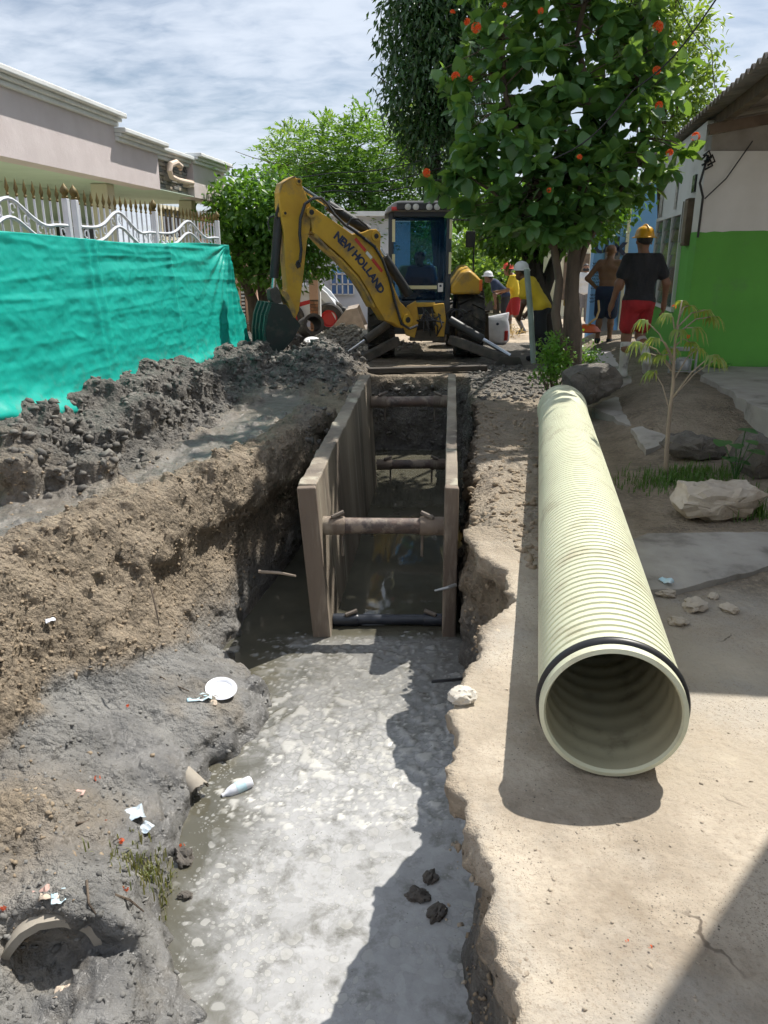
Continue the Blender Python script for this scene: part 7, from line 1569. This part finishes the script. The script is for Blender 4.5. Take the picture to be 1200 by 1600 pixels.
# ------------------------------------------------------------------ litter on the mud shelf
def on_mud(px, py): 
    z = -.85
    for _ in range(12): c = gz(px, py, z); z = .5*z + .5*ground_z(c.x, c.y)
    return Vector((c.x, c.y, ground_z(c.x, c.y)))
WPL = M('plate_white', (.72, .74, .80), (.66, .68, .74), 6, .4)
c = on_mud(346, 1084)+Vector((0, 0, .025)); mb = MB().lathe([(.001, .0), (.062, .0), (.070, .008), (.092, .012), (.094, .010), (.071, .005), (.062, -.003), (.001, -.003)], c, (.15, -.25, 1), 36); solo(mb, 'paper_plate', WPL, 'round white disposable plate on the grey mud', 'plate', smooth=True, sharp=40)
def sheet(name, label, cat, px, py, w, h, mat, rot, seed, lift=.012):
    c = on_mud(px, py)+Vector((0, 0, lift)); n = 9; vs = []; fs = []
    for i in range(n):
        for j in range(n):
            x = (i/(n-1)-.5)*w; y = (j/(n-1)-.5)*h; z = .018*mnoise.noise(Vector((x*28+seed, y*28, seed))) + .010*mnoise.noise(Vector((x*70, y*70, seed*2))); vs.append(c + Vector((x*math.cos(rot)-y*math.sin(rot), x*math.sin(rot)+y*math.cos(rot), z)))
    for i in range(n-1):
        for j in range(n-1): fs.append((i*n+j, (i+1)*n+j, (i+1)*n+j+1, i*n+j+1))
    o = solo(MB().add(vs, fs), name, mat, label, cat, 'litter', smooth=True); sd = o.modifiers.new('t', 'SOLIDIFY'); sd.thickness = .002; return o
BAGB = M('bag_blue', (.42, .66, .76), (.62, .72, .76), 9, .35); BAGC = M('bag_clear', (.55, .60, .64), (.40, .48, .55), 14, .25); CARD = M('scrap_card', (.52, .43, .34), (.42, .34, .27), 9, .9); PINKP = M('scrap_pink', (.55, .36, .31), (.44, .30, .26), 9, .8)
sheet('plastic_wrapper', 'light blue plastic wrapper beside the white plate', 'wrapper', 312, 1092, .14, .07, BAGB, .2, 1)
sheet('torn_card', 'torn piece of card just below the white plate', 'card', 328, 1102, .08, .045, CARD, .3, 2)
sheet('plastic_bag', 'crumpled clear blue plastic bag on the mud shelf', 'bag', 208, 1275, .10, .10, BAGC, .5, 3); sheet('plastic_bag', 'crumpled clear bag scrap right below the blue bag', 'bag', 228, 1295, .055, .06, BAGC, 1.0, 4)
sheet('plastic_scrap', 'small blue plastic scrap above the broken clay pipe', 'scrap', 92, 1405, .05, .06, BAGB, .4, 5); sheet('card_scrap', 'pinkish card scrap left of the blue scrap', 'scrap', 65, 1398, .06, .035, PINKP, .4, 6); sheet('card_scrap', 'pale folded card on top of the broken clay pipe', 'scrap', 82, 1428, .07, .035, CARD, .2, 7); sheet('card_scrap', 'pink brown scrap in the middle of the mud shelf', 'scrap', 118, 1243, .08, .05, PINKP, .2, 8); sheet('card_scrap', 'small beige scrap on the mud below the clay pipe', 'scrap', 97, 1554, .05, .05, CARD, .2, 9)
c = gz(1040, 916, .03); o = sheet('blue_wrapper', 'small blue and white wrapper among rubble right of the pipe', 'wrapper', 1040, 916, .07, .035, BAGB, 2.2, 10); o.location = (c.x, c.y, .05)
sheet('pale_scrap', 'white angular scrap on the brown bank', 'scrap', 66, 884, .05, .04, WPL, .5, 11)
for ob in [q for q in bpy.data.objects if q.name.startswith('pale_scrap')]:
    c = gz(66, 884, .06); ob.location = (c.x, c.y, ground_z(c.x, c.y)+.02)
# half shell of broken pipe and drink can in the mud
SHELL = M('cement_shell', (.36, .325, .27), (.27, .24, .20), 6, .85, .3, 30, .006)
def arch(name, label, c, axis, R, L, th, a0, a1, mat, taper=1.0):
    ax_ = Vector(axis).normalized(); s = ax_.cross(Vector((0, 0, 1))).normalized(); u = s.cross(ax_); n = 22; m = 8; vs = []; fs = []
    def P3(i, j, r): a = lerp(a0, a1, i/n); rr__ = r*lerp(1, taper, j/m); e = .012*mnoise.noise(Vector((i*.6, j*.1, R*9)))*(j in (0, m)); return Vector(c) + ax_*(L*j/m + e) + (s*math.cos(a)+u*math.sin(a))*rr__
    for r in (R, R-th):
        for i in range(n+1):
            for j in range(m+1): vs.append(P3(i, j, r))
    k = (n+1)*(m+1); g_ = lambda i, j, q: q*k + i*(m+1)+j
    for q in (0, 1):
        for i in range(n):
            for j in range(m): fs.append((g_(i, j, q), g_(i+1, j, q), g_(i+1, j+1, q), g_(i, j+1, q)))
    for i in range(n):
        for j in (0, m): fs.append((g_(i, j, 0), g_(i+1, j, 0), g_(i+1, j, 1), g_(i, j, 1)))
    for j in range(m):
        for i in (0, n): fs.append((g_(i, j, 0), g_(i, j+1, 0), g_(i, j+1, 1), g_(i, j, 1)))
    return solo(MB().add(vs, fs), name, mat, label, 'pipe shard', smooth=True, sharp=45)
c = on_mud(300, 1228); arch('pipe_shard', 'pale half shell of broken pipe stuck in the grey mud', c+Vector((.04, -.02, -.02)), (-.62, .55, .30), .060, .26, .008, math.radians(-5), math.radians(175), SHELL, .55)
arch('clay_pipe', 'broken cement pipe arch sticking out of the mud at lower left', Vector((ATOP.x, ATOP.y, ATOP.z-AR)), (-.30, .95, -.10), AR, .22, .030, math.radians(-25), math.radians(205), SHELL)
c = gz(370, 1230, WATER+.02); can = T('drink_bottle', 'small white and blue bottle floating at the mud edge', 'bottle', (c.x, c.y, WATER)); d = Vector((.80, .55, .12)).normalized(); p0 = Vector((c.x, c.y, WATER+.012)) - d*.085
MB().lathe([(.001, 0), (.026, .0), (.031, .006), (.032, .03), (.031, .105), (.026, .13), (.013, .152), (.012, .17), (.001, .171)], p0 + d*.17, -d, 20).build('bottle_body', WPL, can, smooth=True, sharp=50)
MB().lathe([(.0325, .04), (.033, .045), (.033, .085), (.0325, .09)], p0 + d*.17, -d, 20).build('blue_label', BAGB, can, smooth=True)
# sticks, steel rods
mb = MB().tube([gz(404, 893, -.45), gz(436, 895, -.45), gz(462, 900, -.44)], [.012, .010, .007], 6); solo(mb, 'root', BARKP, 'pale root sticking out of the dark bank near the shield', 'root', smooth=True)
a = at(674, 1065, 3.95); mb = MB().tube([at(674, 1065, 3.9), at(700, 1063, 3.9), at(722, 1061, 3.95), at(745, 1055, 4.0)], .010, 6); solo(mb, 'black_rod', BLK, 'black rod poking from the trench wall above the scum', 'rod', smooth=True)
a = at(680, 923, 5.0); mb = MB().tube([at(679, 923, 5.0), at(700, 918, 5.0), at(712, 914, 5.05)], [.007, .012, .014], 6); solo(mb, 'steel_rod', GM, 'short pale rod in front of the right shield panel', 'rod', smooth=True)
for k, pts in enumerate((((232, 905), (240, 930), (246, 960)), ((136, 1380), (140, 1420), (155, 1455)), ((180, 1402), (205, 1420), (225, 1428)), ((250, 1060), (270, 1072), (296, 1083)), ((120, 1290), (135, 1288), (148, 1280)))):
    q = [on_mud(*p_)+Vector((0, 0, .012)) for p_ in pts]
    if k == 0: q = [gz(232, 905, -.15)+Vector((.05, -.12, 0)), gz(240, 930, -.22)+Vector((.05, -.14, 0)), gz(246, 960, -.32)+Vector((.05, -.14, 0))]
    solo(MB().tube(q, [.006, .005, .003], 5), 'twig', BARK, ('thin root hanging down the brown bank', 'long twig right of the broken clay pipe', 'curved twig under the orange petals', 'thick dark twig left of the white plate', 'short twig on the pale earth left of the bag')[k], 'twig', 'twigs', smooth=True)
# fallen orange flowers
for k, (px, py, lab) in enumerate(((201, 1107, 'orange blossom on the mud left of the plate'), (153, 1221, 'orange blossom in the middle of the mud shelf'), (164, 1286, 'orange blossom left of the plastic bag'), (190, 1318, 'orange blossom by the dry grass'), (196, 1392, 'orange blossom beside the curved twig'), (8, 1421, 'orange petals at the left edge above the clay pipe'), (285, 1326, 'orange petal on the lump at the left water line'))):
    c = on_mud(px, py)+Vector((0, 0, .012)); mb = flower(MB(), c, .018, 4, rr); solo(mb, 'fallen_blossom', ORNG, lab, 'flower', 'fallen orange flowers', flip=False)
for px, py, z, lab in ((753, 1570, -.60, 'reddish blossom on the dark mud under the slab edge'), (979, 1474, .0, 'tiny red petal on the packed street, left of two'), (1016, 1485, .0, 'tiny red petal on the packed street, right of two')):
    c = gz(px, py, z); c.z = ground_z(c.x, c.y)+.012; solo(flower(MB(), c, .014 if z < 0 else .006, 4, rr), 'fallen_blossom', ORNG, lab, 'flower', 'fallen orange flowers', flip=False)
# ------------------------------------------------------------------ overhead cables
def wire(label, pts, r=.009):
    fine = []
    for i in range(len(pts)-1):
        for k in range(8): fine.append(pts[i].lerp(pts[i+1], k/8) - Vector((0, 0, .10*math.sin(math.pi*k/8))))
    fine.append(pts[-1]); solo(MB().tube(fine, r, 5), 'power_cable', CABLE, label, 'cable', 'overhead cables', smooth=True)
wire('black cable slanting across the flowering tree to the top edge', [at(865, 248, 8.4), at(990, 140, 8.2), at(1125, -10, 7.6)], .008)
wire('thin cable hanging left of the corrugated roof', [at(1055, -10, 11), at(1112, 80, 11), at(1125, 165, 10.5)], .006)
for k, (y0_, y1_, lab) in enumerate(((272, 240, 'uppermost cable between the cornice and the feathery tree'), (290, 262, 'second cable from the top behind the digger arm'), (300, 280, 'lowest cable behind the digger arm'))): wire(lab, [at(340, y0_, 17.5), at(520, y0_-2, 17.0), at(690, y1_, 16.5)], .011)
wire('short pale cable at the top edge left of the slanting one', [at(968, 35, 9.4), at(990, -12, 9.2)], .009); wire('cable at the top edge above the flowering tree', [at(995, 30, 9.0), at(1020, -12, 8.8)], .009)
